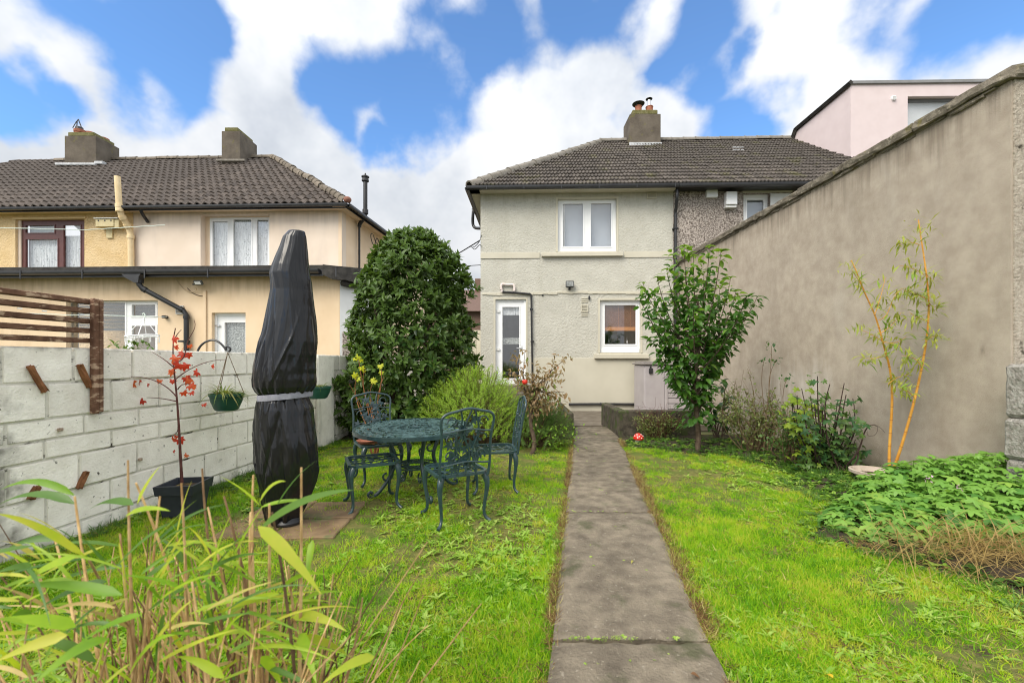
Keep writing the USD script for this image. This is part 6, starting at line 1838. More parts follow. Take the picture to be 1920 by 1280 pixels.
# ---- yellow-leaved twiggy shrub by the far chair
rF = np.random.default_rng(43)
FB = np.array([-1.92, 5.95, 0])
fg = thing("yellow_shrub", "twiggy brown shrub with few lime-yellow leaves behind the far chair", "shrub", FB)
for k, (u, v) in enumerate(((672, 672), (684, 690), (668, 708), (700, 712), (715, 690), (690, 730), (655, 720), (720, 705))):
    tip = P(u, v, 5.95 + rF.uniform(-.15, .15))
    obj("twig", limb(FB + rF.normal(0, .04, 3) * [1, 1, 0], tip, .012, .004, .12, 10, k, 6), M["peg_wood"], fg, 50)
    if k < 5:
        n = 3
        v_, f_ = scatter(lobed(.055, 5, .5, 2.2, .2), tip + rF.normal(0, .025, (n, 3)), basis(unit(rF.normal(0, 1, (n, 3)) + [0, -.2, -.6]), (0, -1, .3)), rF.uniform(.7, 1.3, n))
        for q in range(n):
            obj("leaf", (v_[q], f_), LF["fig"], fg)

# ---- cherry tree
rC = np.random.default_rng(51)
CB = G(1307, 846)
ct = thing("cherry_tree", "young tree with dense pointed green leaves right of the path before the kitchen window", "tree", CB)
obj("trunk", tube(spline([CB + np.array([0, 0, -.05]), CB + np.array([.0, 0, .5]), CB + np.array([-.03, 0, .9]), CB + np.array([.02, 0, 1.5]), CB + np.array([-.02, 0, 2.3])], 24), np.linspace(.042, .016, 24), 9), M["bark"], ct, 50)
tips = [(1262, 478), (1282, 462), (1300, 480), (1330, 462), (1352, 470), (1232, 520), (1205, 530), (1250, 505), (1370, 520), (1380, 545), (1200, 560), (1215, 590), (1400, 555), (1420, 556), (1388, 580), (1368, 600), (1225, 640), (1240, 660), (1260, 690), (1345, 650), (1330, 700), (1390, 610), (1225, 550), (1285, 520), (1320, 510), (1350, 540), (1240, 590), (1270, 640), (1310, 620), (1350, 610), (1300, 580), (1268, 545), (1335, 575), (1245, 615), (1290, 690), (1310, 730)]
Vg, Vn = [], []
lb = leaf(.135, .068, 4, .22, .38)
for k, (u, v) in enumerate(tips):
    dy = rC.uniform(-.62, .62)
    tip = P(u, v, CB[1] + dy)
    zs = CB[2] + np.clip(tip[2] * .45 + rC.uniform(0, .35), .55, 1.9)
    st_ = np.array([CB[0] + .0, CB[1], zs])
    c = spline([st_, st_ * .45 + tip * .55 + np.array([(tip[0] - st_[0]) * .12, dy * .1, -.04]), tip], 16)
    obj("branch", tube(c, np.linspace(.013, .0035, 16), 6), M["bark"], ct, 50)
    n = 74
    t = rC.uniform(.16, 1.0, n)
    p = np.stack([np.interp(t, np.linspace(0, 1, 16), c[:, i]) for i in range(3)], 1)
    side = unit(rC.normal(0, 1, (n, 3)) * [1, 1, .5])
    d = unit(side + np.array([0, 0, -.28]) + .35 * unit(tip - st_))
    v_, f_ = scatter(lb, p + side * rC.uniform(.01, .09, (n, 1)), basis(d, (0, 0, 1), rC.normal(0, .35, n)), rC.uniform(.65, 1.1, n))
    top = tip[2] > 2.35
    isnew = (t > .88) & top
    Vg.append(v_[~isnew]); Vn.append(v_[isnew])
    # tuft at the tip
    n = 6
    aa = np.arange(n) * 1.05
    d = unit(np.stack([np.cos(aa), np.sin(aa), np.full(n, .35)], 1))
    v_, f_ = scatter(lb, np.repeat(tip[None], n, 0), basis(d), rC.uniform(.5, .85, n))
    (Vn if top else Vg).append(v_)
# leaves close about the trunk
n = 160
zz = rC.uniform(.35, 1.1, n); aa = rC.uniform(0, 6.3, n); rr = rC.uniform(.05, .34, n)
d = unit(np.stack([np.cos(aa), np.sin(aa), np.full(n, -.25)], 1))
v_, f_ = scatter(lb, CB + np.stack([rr * np.cos(aa), rr * np.sin(aa), zz], 1), basis(d, (0, 0, 1), rC.normal(0, .4, n)), rC.uniform(.6, 1.05, n))
Vg.append(v_)
leaves_as_parts(ct, np.concatenate(Vg), f_, LF["cherry"], 220)
leaves_as_parts(ct, np.concatenate(Vn), f_, LF["cherry_new"], 80, "leaf", "new_leaves")

# ---- broad-leaved plant behind it
rB = np.random.default_rng(52)
BB = G(1348, 826)
bl = thing("broadleaf_plant", "leafy plant with big glossy dark leaves between the young tree and the bare rose", "plant", BB)
Vs = []
for k in range(11):
    tip = BB + np.array([rB.normal(0, .20), rB.normal(0, .15), rB.uniform(.35, 1.05)])
    c = spline([BB + rB.normal(0, .05, 3) * [1, 1, 0], (BB + tip) / 2 + rB.normal(0, .03, 3), tip], 10)
    obj("stem", tube(c, np.linspace(.010, .004, 10), 6), M["bark"], bl, 50)
    n = 8
    p = c[rB.integers(4, 10, n)]
    d = unit(rB.normal(0, 1, (n, 3)) * [1, 1, .4] + np.array([0, -.2, -.1]))
    v_, f_ = scatter(leaf(.20, .095, 4, .22, .4), p, basis(d, (0, 0, 1), rB.normal(0, .3, n)), rB.uniform(.6, 1.1, n))
    Vs.append(v_)
leaves_as_parts(bl, np.concatenate(Vs), f_, LF["glossy"], 90)

# ---- small shrub on the kerb wall
def twig_bush(name, label, base, size, n_tw, n_lf, lm, tm, seed, lsize=.045, lw=.55, parts=0, bare=.3, droop=0.0):
    r = np.random.default_rng(seed)
    t_ = thing(name, label, "shrub", base)
    Vs, tw = [], []
    for k in range(n_tw):
        a = r.uniform(0, 6.3); q = math.sqrt(r.uniform(0, 1))
        tip = base + np.array([size[0] * q * math.cos(a), size[1] * q * math.sin(a), size[2] * r.uniform(.45, 1.0) * (1 - .35 * q)])
        b0 = base + np.array([size[0] * .12 * r.normal(), size[1] * .12 * r.normal(), -.02])
        m_ = b0 * .5 + tip * .5 + r.normal(0, .07, 3) * size[2] + np.array([0, 0, .05])
        c = spline([b0, m_, tip], 10)
        main = tube(c, np.linspace(.007 if k > 6 else .012, .0022, 10), 5)
        if k < 14:
            obj("twig", main, tm, t_, 50)
        else:
            tw.append(main)
        for j in range(3):
            s_ = c[r.integers(4, 9)]
            tw.append(tube([s_, s_ + r.normal(0, .06, 3) + np.array([0, 0, .05]), s_ + r.normal(0, .12, 3) + np.array([0, 0, .10])], [.003, .002, .0015], 4))
        n = n_lf
        tt = r.uniform(bare, 1, n)
        p = np.stack([np.interp(tt, np.linspace(0, 1, 10), c[:, i]) for i in range(3)], 1) + r.normal(0, .03, (n, 3))
        v_, f_ = scatter(leaf(lsize, lsize * lw, 2, .25, .3), p, basis(unit(r.normal(0, 1, (n, 3)) + [0, -.1, .15 - droop]), (0, 0, 1), r.normal(0, .4, n)), r.uniform(.6, 1.2, n))
        Vs.append(v_)
    if tw:
        obj("twigs", cat(tw), tm, t_, kind="stuff")
    leaves_as_parts(t_, np.concatenate(Vs), f_, lm, parts)
    return t_


twig_bush("kerb_shrub", "small reddish-twigged shrub behind the toadstool in front of the kerb wall", np.array([2.45, 7.15, .03]), (.46, .16, .62), 40, 40, LF["rose"], M["red_bark"], 61, .045)
twig_bush("rose_bush", "bare thorny brown rose bush with few leaves against the tall wall", np.array([3.48, 6.15, .03]), (.55, .35, 1.35), 46, 34, LF["rose"], M["grey_twig"], 62, .055, .6, 0, .40)
twig_bush("rose_bush", "sparse low brown thorny bush between the bare rose and the currant", np.array([3.62, 5.55, .03]), (.38, .25, .95), 30, 34, LF["rose"], M["grey_twig"], 63, .050, .6, 0, .4)
for k, (u, v, Y) in enumerate(((1447, 640, 5.9), (1432, 668, 5.9), (1455, 668, 5.9), (1476, 700, 5.7))):
    tip = P(u, v + 8, Y)
    base = np.array([3.48 + .05 * k, 5.9, .1])
    sp = thing("tall_shoot", ["tallest leafy rose shoot against the tall wall", "leafy rose shoot below and left of the tallest", "leafy rose shoot right below the tallest", "lowest of the leafy rose shoots nearest the white stain"][k], "shoot", base)
    obj("stem", limb(base, tip, .006, .003, .05, 12, k, 5), M["grey_twig"], sp, 50)
    n = 14
    r = np.random.default_rng(k + 70)
    v_, f_ = scatter(leaf(.06, .035, 2, .2, .3), tip + r.normal(0, .045, (n, 3)), basis(unit(r.normal(0, 1, (n, 3))), (0, 0, 1)), r.uniform(.6, 1.1, n))
    for q in range(n):
        obj("leaf", (v_[q], f_), LF["currant"], sp)

# ---- currant bush
rK = np.random.default_rng(81)
KB = np.array([3.86, 5.22, .03])
cu = thing("currant_bush", "dark-stemmed currant bush with lobed dark green and yellowing leaves by the pot", "bush", KB)
Vd, Vy = [], []
lo_ = lobed(.068, 5, .55, 2.1, .25)
for k in range(46):
    u, v = rK.uniform(1478, 1608), rK.uniform(735, 885)
    if k < 6:
        u, v = ((1503, 728), (1533, 705), (1556, 720), (1583, 718), (1548, 745), (1520, 742))[k]
    tip = P(u, v, 5.2 + rK.uniform(-.3, .25))
    c = spline([KB + rK.normal(0, .07, 3) * [1, 1, 0] + np.array([0, 0, -.02]), (KB + tip) / 2 + np.array([(tip[0] - KB[0]) * .18, 0, -.04]) + rK.normal(0, .02, 3), tip], 12)
    obj("stem", tube(c, np.linspace(.011, .0045, 12), 6), M["dark_bark"], cu, 50)
    if k in (1, 2, 3) and rK.random() < .7:
        continue
    n = 15
    p = c[rK.integers(4, 12, n)] + rK.normal(0, .055, (n, 3))
    d = unit(rK.normal(0, 1, (n, 3)) * [1, 1, .5] + np.array([0, -.5, -.25]))
    v_, f_ = scatter(lo_, p, basis(d, (0, -.6, .9), rK.normal(0, .4, n)), rK.uniform(.75, 1.35, n))
    (Vy if (u < 1530 and rK.random() < .55) else Vd).append(v_)
leaves_as_parts(cu, np.concatenate(Vd), f_, LF["currant"], 230)
leaves_as_parts(cu, np.concatenate(Vy), f_, LF["currant_yellow"], 80)
dk = thing("bare_branch", "bare dark curving branch with a curled tip right of the currant bush", "branch", G(1590, 905))
obj("stem", tube(spline([KB + np.array([.05, -.12, 0]), P(1600, 858, 5.0), P(1615, 830, 4.95), P(1622, 808, 4.95), P(1632, 797, 4.95)], 24), np.linspace(.014, .006, 24), 6), M["dark_bark"], dk, 50)
obj("tendril", tube(spline([P(1632, 797, 4.95), P(1645, 800, 4.95), P(1640, 815, 4.95), P(1628, 816, 4.95), P(1626, 808, 4.95)], 20), .002, 4), M["dark_bark"], dk)
obj("tendril", tube(spline([P(1632, 797, 4.95), P(1648, 800, 4.95), P(1659, 811, 4.95)], 14), .002, 4), M["dark_bark"], dk)
obj("stem", tube(spline([KB + np.array([.10, -.1, 0]), P(1603, 870, 5.0), P(1608, 840, 5.0)], 12), np.linspace(.012, .006, 12), 6), M["dark_bark"], dk, 50)

# ---- orange bamboo in the bowl
rM = np.random.default_rng(91)
ob = thing("potted_bamboo", "two tall orange bamboo canes leaning on the tall wall from the bowl", "bamboo", (PT[0] + .12, PT[1], .1))
YB = 4.58
canes = [[(1668, 884, 4.62), (1672, 770, 4.55), (1668, 690, 4.5), (1655, 640, 4.48), (1640, 590, 4.46), (1622, 550, 4.46), (1604, 505, 4.46), (1596, 488, 4.46)],
         [(1673, 886, 4.62), (1692, 830, 4.5), (1712, 760, 4.42), (1728, 690, 4.36), (1739, 620, 4.30), (1741, 560, 4.28), (1735, 500, 4.28), (1726, 440, 4.28), (1722, 412, 4.28)]]
brs = [[(1655, 640), (1630, 625), (1606, 615)], [(1640, 590), (1650, 560), (1660, 520)], [(1662, 665), (1630, 672), (1612, 668)], [(1650, 625), (1680, 600), (1690, 585)], [(1665, 720), (1690, 705), (1705, 702)], [(1655, 640), (1685, 640), (1700, 630)], [(1648, 600), (1675, 560), (1685, 545), (1700, 540)],
       [(1738, 560), (1715, 550), (1695, 545)], [(1738, 600), (1720, 595), (1705, 585)], [(1741, 565), (1752, 575), (1760, 572)], [(1732, 515), (1710, 503), (1685, 498)], [(1735, 505), (1745, 522), (1752, 525)], [(1740, 560), (1725, 555), (1702, 542)], [(1728, 690), (1715, 672), (1690, 668)], [(1725, 460), (1712, 455), (1685, 460)], [(1623, 552), (1612, 530), (1596, 505)], [(1735, 640), (1752, 630), (1758, 628)], [(1714, 745), (1695, 730), (1685, 728)]]
for k, cpts in enumerate(canes):
    c = spline([P(*q) for q in cpts], 50)
    cane = obj("cane", tube(c, np.linspace(.0145, .005, 50), 9), M["cane"], ob, 50)
    nodes = list(range(3, 46, 3))
    for q in nodes:
        d = unit(c[q + 1] - c[q]); rr = np.interp(q, [0, 49], [.0165, .0065])
        obj("joint", tube([c[q] - d * .003, c[q] + d * .003], rr, 9), M["cane_node"], cane)
Vs = []
for k, b in enumerate(brs):
    Y = 4.44 if b[0][0] < 1700 else 4.28
    Y -= rM.uniform(0, .08)
    c = spline([P(u, v, Y) for u, v in b], 12)
    obj("branch", tube(c, np.linspace(.004, .0015, 12), 5), M["cane"], ob, 50)
    n = 46
    p = c[rM.integers(2, 12, n)] + rM.normal(0, .030, (n, 3))
    d = unit(rM.normal(0, 1, (n, 3)) + np.array([0, -.3, -.1]))
    v_, f_ = scatter(leaf(.115, .022, 2, .1, .3, "lance"), p, basis(d, (0, -.3, 1)), rM.uniform(.6, 1.2, n))
    Vs.append(v_)
for cpts in canes:
    n = 30
    tip = P(*cpts[-1])
    v_, f_ = scatter(leaf(.095, .016, 2, .1, .3, "lance"), tip + rM.normal(0, .06, (n, 3)) + np.array([0, 0, -.08]), basis(unit(rM.normal(0, 1, (n, 3))), (0, -.3, 1)), rM.uniform(.6, 1.2, n))
    Vs.append(v_)
leaves_as_parts(ob, np.concatenate(Vs), f_, LF["willow"], 150)
n = 8
pf_ = thing("fallen_blossom", "scrap of pale pink blossom lying in the terracotta bowl", "blossom", (PT[0], PT[1] - .05, .1))
v_, f_ = scatter(leaf(.03, .025, 2, .2, .2), np.array([PT[0] - .02, PT[1] - .08, zr - .04]) + rM.normal(0, .03, (n, 3)) * [1, 1, .1], basis(unit(rM.normal(0, 1, (n, 3)) * [1, 1, .3])), rM.uniform(.7, 1.2, n))
obj("petals", joined(v_, f_), LF["pink"], pf_)

# ---- geranium patch
rG = np.random.default_rng(101)
gm = thing("geranium_patch", "broad mound of fresh green lobed geranium leaves at the foot of the tall wall", "plant", (3.6, 3.6, 0))
def ger_h(x, y):
    """Height of the leaf mound."""
    wx = .16 * (fb(x, y, 2.4, 31) - .5); wy = .16 * (fb(x, y, 2.4, 32) - .5)
    x, y = x + wx, y + wy
    a = np.clip(1 - (((x - 4.10) / 1.10) ** 2 + ((y - 3.75) / .55) ** 2), 0, 1) ** .5 * .46
    b = np.clip(1 - (((x - 2.98) / .50) ** 2 + ((y - 3.36) / .40) ** 2), 0, 1) ** .5 * .22
    c = np.clip(1 - (((x - 3.9) / .8) ** 2 + ((y - 3.28) / .42) ** 2), 0, 1) ** .5 * .38
    return np.maximum(np.maximum(a, b), c) * (1 + .75 * (fb(x, y, 3.6, 6) - .5))


x = rG.uniform(2.2, 4.7, 9000); y = rG.uniform(2.75, 4.4, 9000)
h = ger_h(x, y); ok = (h > .03) & (x < WR(y) - .06)
x, y, h = x[ok], y[ok], h[ok]
n = min(len(x), 2000); x, y, h = x[:n], y[:n], h[:n]
e = 1e-2
gx = (ger_h(x + e, y) - h) / e; gy = (ger_h(x, y + e) - h) / e
up_ = unit(np.stack([-gx * .5, -gy * .5 - .12, np.ones(n)], 1) + rG.normal(0, .22, (n, 3)))
d = unit(np.cross(up_, rG.normal(0, 1, (n, 3))))
p = np.stack([x, y, h * rG.uniform(.62, 1.12, n)], 1)
v_, f_ = scatter(lobed(.066, 5, .52, 2.35, .3), p, basis(d, up_), rG.uniform(.45, 1.45, n))
leaves_as_parts(gm, v_, f_, LF["geranium"], 300)
obj("stalks", cat([tube([p[i] * [1, 1, 0] + np.array([.02, .02, 0]), p[i]], .0022, 4, False) for i in range(0, n, 3)]), LF["weed_dark"], gm, kind="stuff")
for k, (u, v, Y) in enumerate(((1797, 912, 3.3), (1738, 897, 3.45))):
    c = P(u, v, Y)
    fl_ = thing("pink_flower", ["faded pink flower on a stalk above the geranium leaves", "smaller faded pink flower left of the other on the geranium"][k], "flower", c - np.array([0, 0, .2]))
    obj("stalk", tube([c - np.array([.02, -.03, .25]), c], .0025, 5), LF["weed_dark"], fl_)
    v2, f2 = scatter(leaf(.022, .018, 2, .2, .3), np.repeat(c[None], 7, 0) + rG.normal(0, .012, (7, 3)), basis(unit(rG.normal(0, 1, (7, 3)) + [0, 0, .5])), rG.uniform(.7, 1.1, 7))
    obj("petals", joined(v2, f2), LF["pink"], fl_)
# dry grass heap in front
dgp = thing("dry_grass", "tangle of dry brown grass and stems before the geranium mound", "grass", (3.3, 2.95, 0), kind="stuff")
n = 1500
bx0 = np.stack([rG.normal(3.30, .36, n), rG.normal(2.92, .15, n), rG.uniform(0, .14, n)], 1)
sel = bx0[:, 0] > 2.35; bx0 = bx0[sel]; n = len(bx0)
d = unit(np.stack([rG.normal(0, 1, n), rG.normal(-.15, .7, n), rG.uniform(.05, 1.5, n)], 1))
v_, f_ = scatter(leaf(.28, .0045, 4, .0, .6, "lance"), bx0, basis(d), rG.uniform(.5, 1.35, n))
obj("stems", joined(v_, f_), LF["straw"], dgp)
n = 500
bx0 = np.stack([rG.uniform(2.45, 3.6, n), np.zeros(n), np.zeros(n)], 1)
bx0[:, 1] = np.interp(bx0[:, 0], [2.4, 2.6, 2.95, 3.6], [3.15, 2.85, 2.5, 2.2]) + rG.normal(.12, .10, n); bx0[:, 2] = .03
d = unit(np.stack([rG.normal(0, 1, n), rG.normal(0, 1, n), rG.uniform(.0, .5, n)], 1))
v_, f_ = scatter(leaf(.14, .006, 3, .0, .8, "lance"), bx0, basis(d), rG.uniform(.5, 1.35, n))
obj("stems", joined(v_, f_), LF["straw"], dgp)

# ---- red-leaved sapling in the planter
rS = np.random.default_rng(111)
YS = 3.78
rs_ = thing("red_leaved_sapling", "thin sapling with few scarlet autumn leaves in the black planter", "sapling", (-2.88, YS, .2))
c = spline([P(q[0], q[1], YS) for q in ((341, 905), (338, 850), (334, 780), (330, 730), (326, 690), (325, 640), (329, 615))], 30)
obj("trunk", tube(c, np.linspace(.0125, .004, 30), 7), M["red_bark"], rs_, 50)
red = [((332, 745), (300, 718), (250, 706), (230, 708)), ((328, 712), (360, 690), (400, 676), (424, 674)), ((326, 680), (345, 668), (352, 640), (366, 610), (364, 600)), ((330, 752), (303, 747), (275, 745)), ((327, 690), (305, 672), (285, 660)), ((333, 730), (345, 720), (360, 722)), ((326, 640), (336, 622), (340, 618)), ((334, 800), (330, 812), (325, 815))]
for k, b in enumerate(red):
    cc = spline([P(u, v, YS + .02 * k - .08) for u, v in b], 14)
    obj("branch", tube(cc, np.linspace(.0055, .002, 14), 5), M["red_bark"], rs_, 50)
lf_px = [(327, 635, 1.1), (328, 652, .9), (330, 672, 1.2), (340, 660, 1.3), (345, 664, 1.1), (352, 667, .9), (355, 650, .7), (336, 685, 1.1), (345, 688, 1.2), (350, 685, .8), (322, 700, .9), (320, 696, .8), (230, 712, .9), (238, 716, 1.1), (245, 720, 1.3), (252, 722, 1.1), (258, 715, 1.0), (236, 708, .9), (277, 722, .8), (299, 715, .6), (324, 716, .7), (348, 710, .9), (353, 713, 1.2), (356, 725, .9), (363, 727, .6), (370, 700, 1.0), (397, 688, .7), (343, 738, .9), (268, 753, .9), (382, 760, .5), (325, 824, .8), (336, 826, .9), (331, 820, .6), (350, 855, .7), (325, 848, .5), (358, 738, .7), (322, 715, .7), (247, 708, .8)]
rl = lobed(.060, 5, .6, 2.0, .35)
for u, v, s_ in lf_px:
    p_ = P(u, v - 3, YS + rS.uniform(-.07, .07))
    d = unit(np.array([rS.normal(0, .5), rS.normal(0, .4), -1.0]))
    vv_, ff_ = scatter(rl, p_[None], basis(d[None], (rS.normal(0, .5), -1, .3)), [s_ * rS.uniform(.85, 1.15)])
    obj("leaf", (vv_[0], ff_), LF["red"], rs_)

# ---- basket plants, flowers beyond the wall
for par, (bx1, by1, bz1), n, L, lab in ((None, (B1[0], B1[1], B1[2] - .01), 150, .20, "spider plant with arching striped leaves trailing from the green hanging basket"), (None, (B2[0] - .02, B2[1], B2[2] - .01), 60, .15, "thin dry grass growing in the basket behind the parasol")):
    sp = thing("basket_plant", lab, "plant", (bx1, by1, bz1))
    a = rS.uniform(0, 6.3, n); rr = rS.uniform(0, .13, n)
    p_ = np.stack([bx1 + rr * np.cos(a), by1 + rr * np.sin(a), np.full(n, bz1)], 1)
    d = unit(np.stack([np.cos(a) * .9 + (.55 if L > .18 else 0), np.sin(a) * .8 - .1, rS.uniform(.25, 1.8, n)], 1))
    v_, f_ = scatter(leaf(L, .012, 5, .1, .85, "lance"), p_, basis(d), rS.uniform(.5, 1.15, n))
    leaves_as_parts(sp, v_, f_, LF["spider"], 60 if L > .18 else 20)
yf_ = thing("potted_flower", "leafy plant with yellow-green leaves standing beyond the white wall under the airer", "plant", P(245, 660, 4.9))
n = 60
p_ = P(248, 652, 4.9) + rS.normal(0, 1, (n, 3)) * [.085, .06, .035] + np.array([0, 0, .02])
v_, f_ = scatter(leaf(.10, .035, 3, .2, .5), p_, basis(unit(rS.normal(0, 1, (n, 3)) + [0, 0, .3])), rS.uniform(.6, 1.1, n))
leaves_as_parts(yf_, v_, f_, LF["laurel_new"], 60)
obj("stem", tube([P(248, 660, 4.9) * [1, 1, 0], P(248, 655, 4.9)], .012, 6), M["bark"], yf_)

# ---- foreground bamboo
rP = np.random.default_rng(121)
fb_ = thing("bamboo_clump", "clump of bamboo with dry tan canes and long bright leaves nearest the camera", "bamboo", (-.95, 1.15, 0))
tall = [((240, 862), 1.25), ((255, 905), 1.2), ((379, 878), 1.3), ((340, 905), 1.25), ((475, 890), 1.2), ((565, 876), 1.15), ((505, 945), 1.1), ((140, 930), 1.2), ((510, 960), 1.12), ((165, 1045), 1.1), ((360, 1090), 1.1), ((300, 930), 1.3), ((470, 960), 1.15), ((540, 1060), 1.2), ((455, 1060), 1.15), ((600, 1110), 1.25), ((640, 1130), 1.25), ((680, 1120), 1.3), ((225, 1000), 1.25), ((390, 950), 1.3), ((420, 930), 1.2), ((280, 1080), 1.15), ((100, 1000), 1.25)]
base_of = lambda u: np.array([(-.72 if u > 330 else -1.02) + rP.normal(0, .09), 1.28 + rP.normal(0, .10), 0.0])
for k, ((u, v), Y) in enumerate(tall):
    tip = P(u, v, Y)
    b0 = base_of(u)
    if u > 530:
        b0 = np.array([-.66 + rP.normal(0, .05), 1.28, 0.0])
    c = spline([b0, b0 * .5 + tip * .5 + rP.normal(0, .02, 3), tip], 16)
    obj("cane", tube(c, np.linspace(.0068, .0026, 16), 6), M["dark_cane"] if k % 6 == 2 else M["dry_cane"], fb_, 50)
    d = unit(tip - c[-3])
for k in range(230):
    right = rP.random() < .5
    b0 = np.array([rP.uniform(-.78, -.56) if right else rP.uniform(-1.3, -.75), rP.uniform(1.05, 1.45), 0.0])
    tip = b0 + np.array([rP.normal(0, .22), rP.normal(0, .10), rP.uniform(.42, .86) - (.14 if right else 0)])
    c = spline([b0, (b0 + tip) / 2 + rP.normal(0, .02, 3), tip], 12)
    obj("cane", tube(c, np.linspace(.0042, .0014, 12), 6), M["dry_cane"] if rP.random() < .75 else M["dark_cane"], fb_, 50)
lv = [((139, 928), (0, 918), 16, 1.15, 0), ((160, 1042), (-8, 962), 22, 1.05, 0), ((140, 944), (-10, 950), 20, 1.25, 1), ((142, 1044), (-4, 1128), 22, 1.0, 0), ((229, 1115), (30, 1098), 24, 1.02, 0), ((319, 980), (158, 1140), 15, 1.1, 1), ((250, 946), (165, 956), 20, 1.2, 1), ((258, 944), (302, 872), 19, 1.15, 0), ((236, 966), (320, 958), 20, 1.1, 0), ((486, 992), (665, 918), 24, 1.1, 1), ((484, 986), (604, 1116), 28, 1.05, 0), ((486, 946), (412, 892), 13, 1.2, 0), ((486, 942), (536, 902), 14, 1.2, 0), ((548, 1156), (652, 1184), 22, 1.2, 0), ((562, 1188), (594, 1284), 24, 1.15, 0), ((570, 1192), (652, 1226), 18, 1.25, 0), ((702, 1230), (600, 1285), 24, 1.15, 0), ((340, 1102), (222, 1078), 18, 1.05, 0), ((264, 1153), (140, 1212), 20, .95, 0), ((204, 1196), (62, 1284), 34, .95, 0), ((142, 1174), (-8, 1160), 30, .98, 0), ((126, 1190), (-8, 1240), 26, .95, 0), ((522, 1112), (395, 1155), 14, 1.1, 0), ((586, 1012), (574, 1102), 17, 1.25, 0), ((398, 1200), (388, 1090), 17, 1.1, 1), ((330, 1010), (360, 900), 7, 1.2, 0), ((490, 950), (590, 940), 10, 1.15, 0), ((520, 945), (600, 860), 5, 1.15, 1), ((430, 1060), (500, 940), 8, 1.1, 0), ((60, 1150), (-10, 1180), 22, 1.0, 1), ((200, 1090), (60, 1150), 20, 1.1, 1), ((110, 1010), (10, 1030), 16, 1.2, 1), ((270, 1090), (330, 1050), 14, 1.2, 1), ((310, 1150), (290, 1260), 24, 1.1, 1), ((180, 1240), (40, 1200), 20, 1.05, 1), ((240, 1270), (330, 1190), 18, 1.0, 0), ((420, 1270), (330, 1230), 20, 1.0, 0), ((60, 1060), (-10, 1075), 16, 1.1, 1), ((350, 1060), (300, 1010), 12, 1.3, 1), ((450, 1110), (370, 1170), 14, 1.2, 1), ((490, 1230), (530, 1290), 22, 1.1, 0), ((520, 1110), (620, 1080), 10, 1.2, 0), ((560, 1130), (640, 1110), 9, 1.3, 0)]
def blade(u0, v0, u1, v1, wpx, Y, r):
    a, b = P(u0, v0, Y), P(u1, v1, Y + r.uniform(-.12, .05))
    L = np.linalg.norm(b - a); W_ = wpx / FPX * Y * .82
    n = 9
    t = np.linspace(0, 1, n)
    sag = r.uniform(.04, .16) * L
    mid = a + (b - a) * t[:, None] + np.array([0, 0, 1]) * (sag * 4 * t * (1 - t) * .8)[:, None]
    d = unit(np.gradient(mid, axis=0))
    view = unit(np.array([mid[0][0] * .4, -1, .9]) + r.normal(0, .25, 3))
    x = unit(np.cross(d, view))
    nrm = np.cross(x, d)
    w = np.clip(np.minimum((t + .04) / .18, (1 - t) / .62), 0, 1) ** .8 * W_ / 2
    w[0] = .0015
    tw_ = r.normal(0, .25) * t
    xx = x * np.cos(tw_)[:, None] + nrm * np.sin(tw_)[:, None]
    up_ = nrm * np.cos(tw_)[:, None] - x * np.sin(tw_)[:, None]
    v = np.vstack([mid - xx * w[:, None] + up_ * (w * .22)[:, None], mid, mid + xx * w[:, None] + up_ * (w * .22)[:, None]])
    f = []
    for i in range(n - 1):
        f += [(i, n + i, n + i + 1), (i, n + i + 1, i + 1), (n + i, 2 * n + i, 2 * n + i + 1), (n + i, 2 * n + i + 1, n + i + 1)]
    return v, np.array(f)


for (a, b, w, Y, dk_) in lv:
    obj("leaf", blade(*a, *b, w, Y, rP), LF["bamboo_dark" if dk_ else "bamboo"], fb_, True)
for k in range(210):
    u, v = rP.uniform(0, 500), rP.uniform(1010, 1290)
    if u > 400 and v < 1120:
        v += 110
    an = rP.normal(-.5, 1.0) + (math.pi if u < 260 else 0); L = rP.uniform(80, 230)
    obj("leaf", blade(u, v, u + L * math.cos(an), v + L * math.sin(an) * .6, rP.uniform(5, 11), rP.uniform(1.0, 1.45), rP), LF[("bamboo_dark", "bamboo_dry", "bamboo")[int(np.searchsorted([.18, .32], rP.random()))]], fb_, True)

# ================================================================== grass and weeds
rT = np.random.default_rng(201)
def proto_blades(n, rad, h, w, bend, seed, nseg=3):
    r = np.random.default_rng(seed)
    a = r.uniform(0, 6.3, n); q = rad * np.sqrt(r.uniform(0, 1, n))
    p = np.stack([q * np.cos(a), q * np.sin(a), np.full(n, -.006)], 1)
    d = unit(np.stack([r.normal(0, bend, n), r.normal(0, bend, n), np.ones(n)], 1))
    v, f = scatter(leaf(1.0, w / h, nseg, .0, .45, "lance"), p, basis(d, unit(r.normal(0, 1, (n, 3))), None), h * r.uniform(.45, 1.15, n))
    return joined(v, f)


def proto_rosette(n, L, w, seed, shape="oval", lift=.35):
    r = np.random.default_rng(seed)
    a = np.arange(n) * 2.4 + r.normal(0, .2, n)
    d = unit(np.stack([np.cos(a), np.sin(a), r.uniform(.1, lift * 2, n)], 1))
    v, f = scatter(leaf(L, w, 4, .25, .5, shape, .03), np.zeros((n, 3)), basis(d), r.uniform(.5, 1.1, n))
    return joined(v, f)


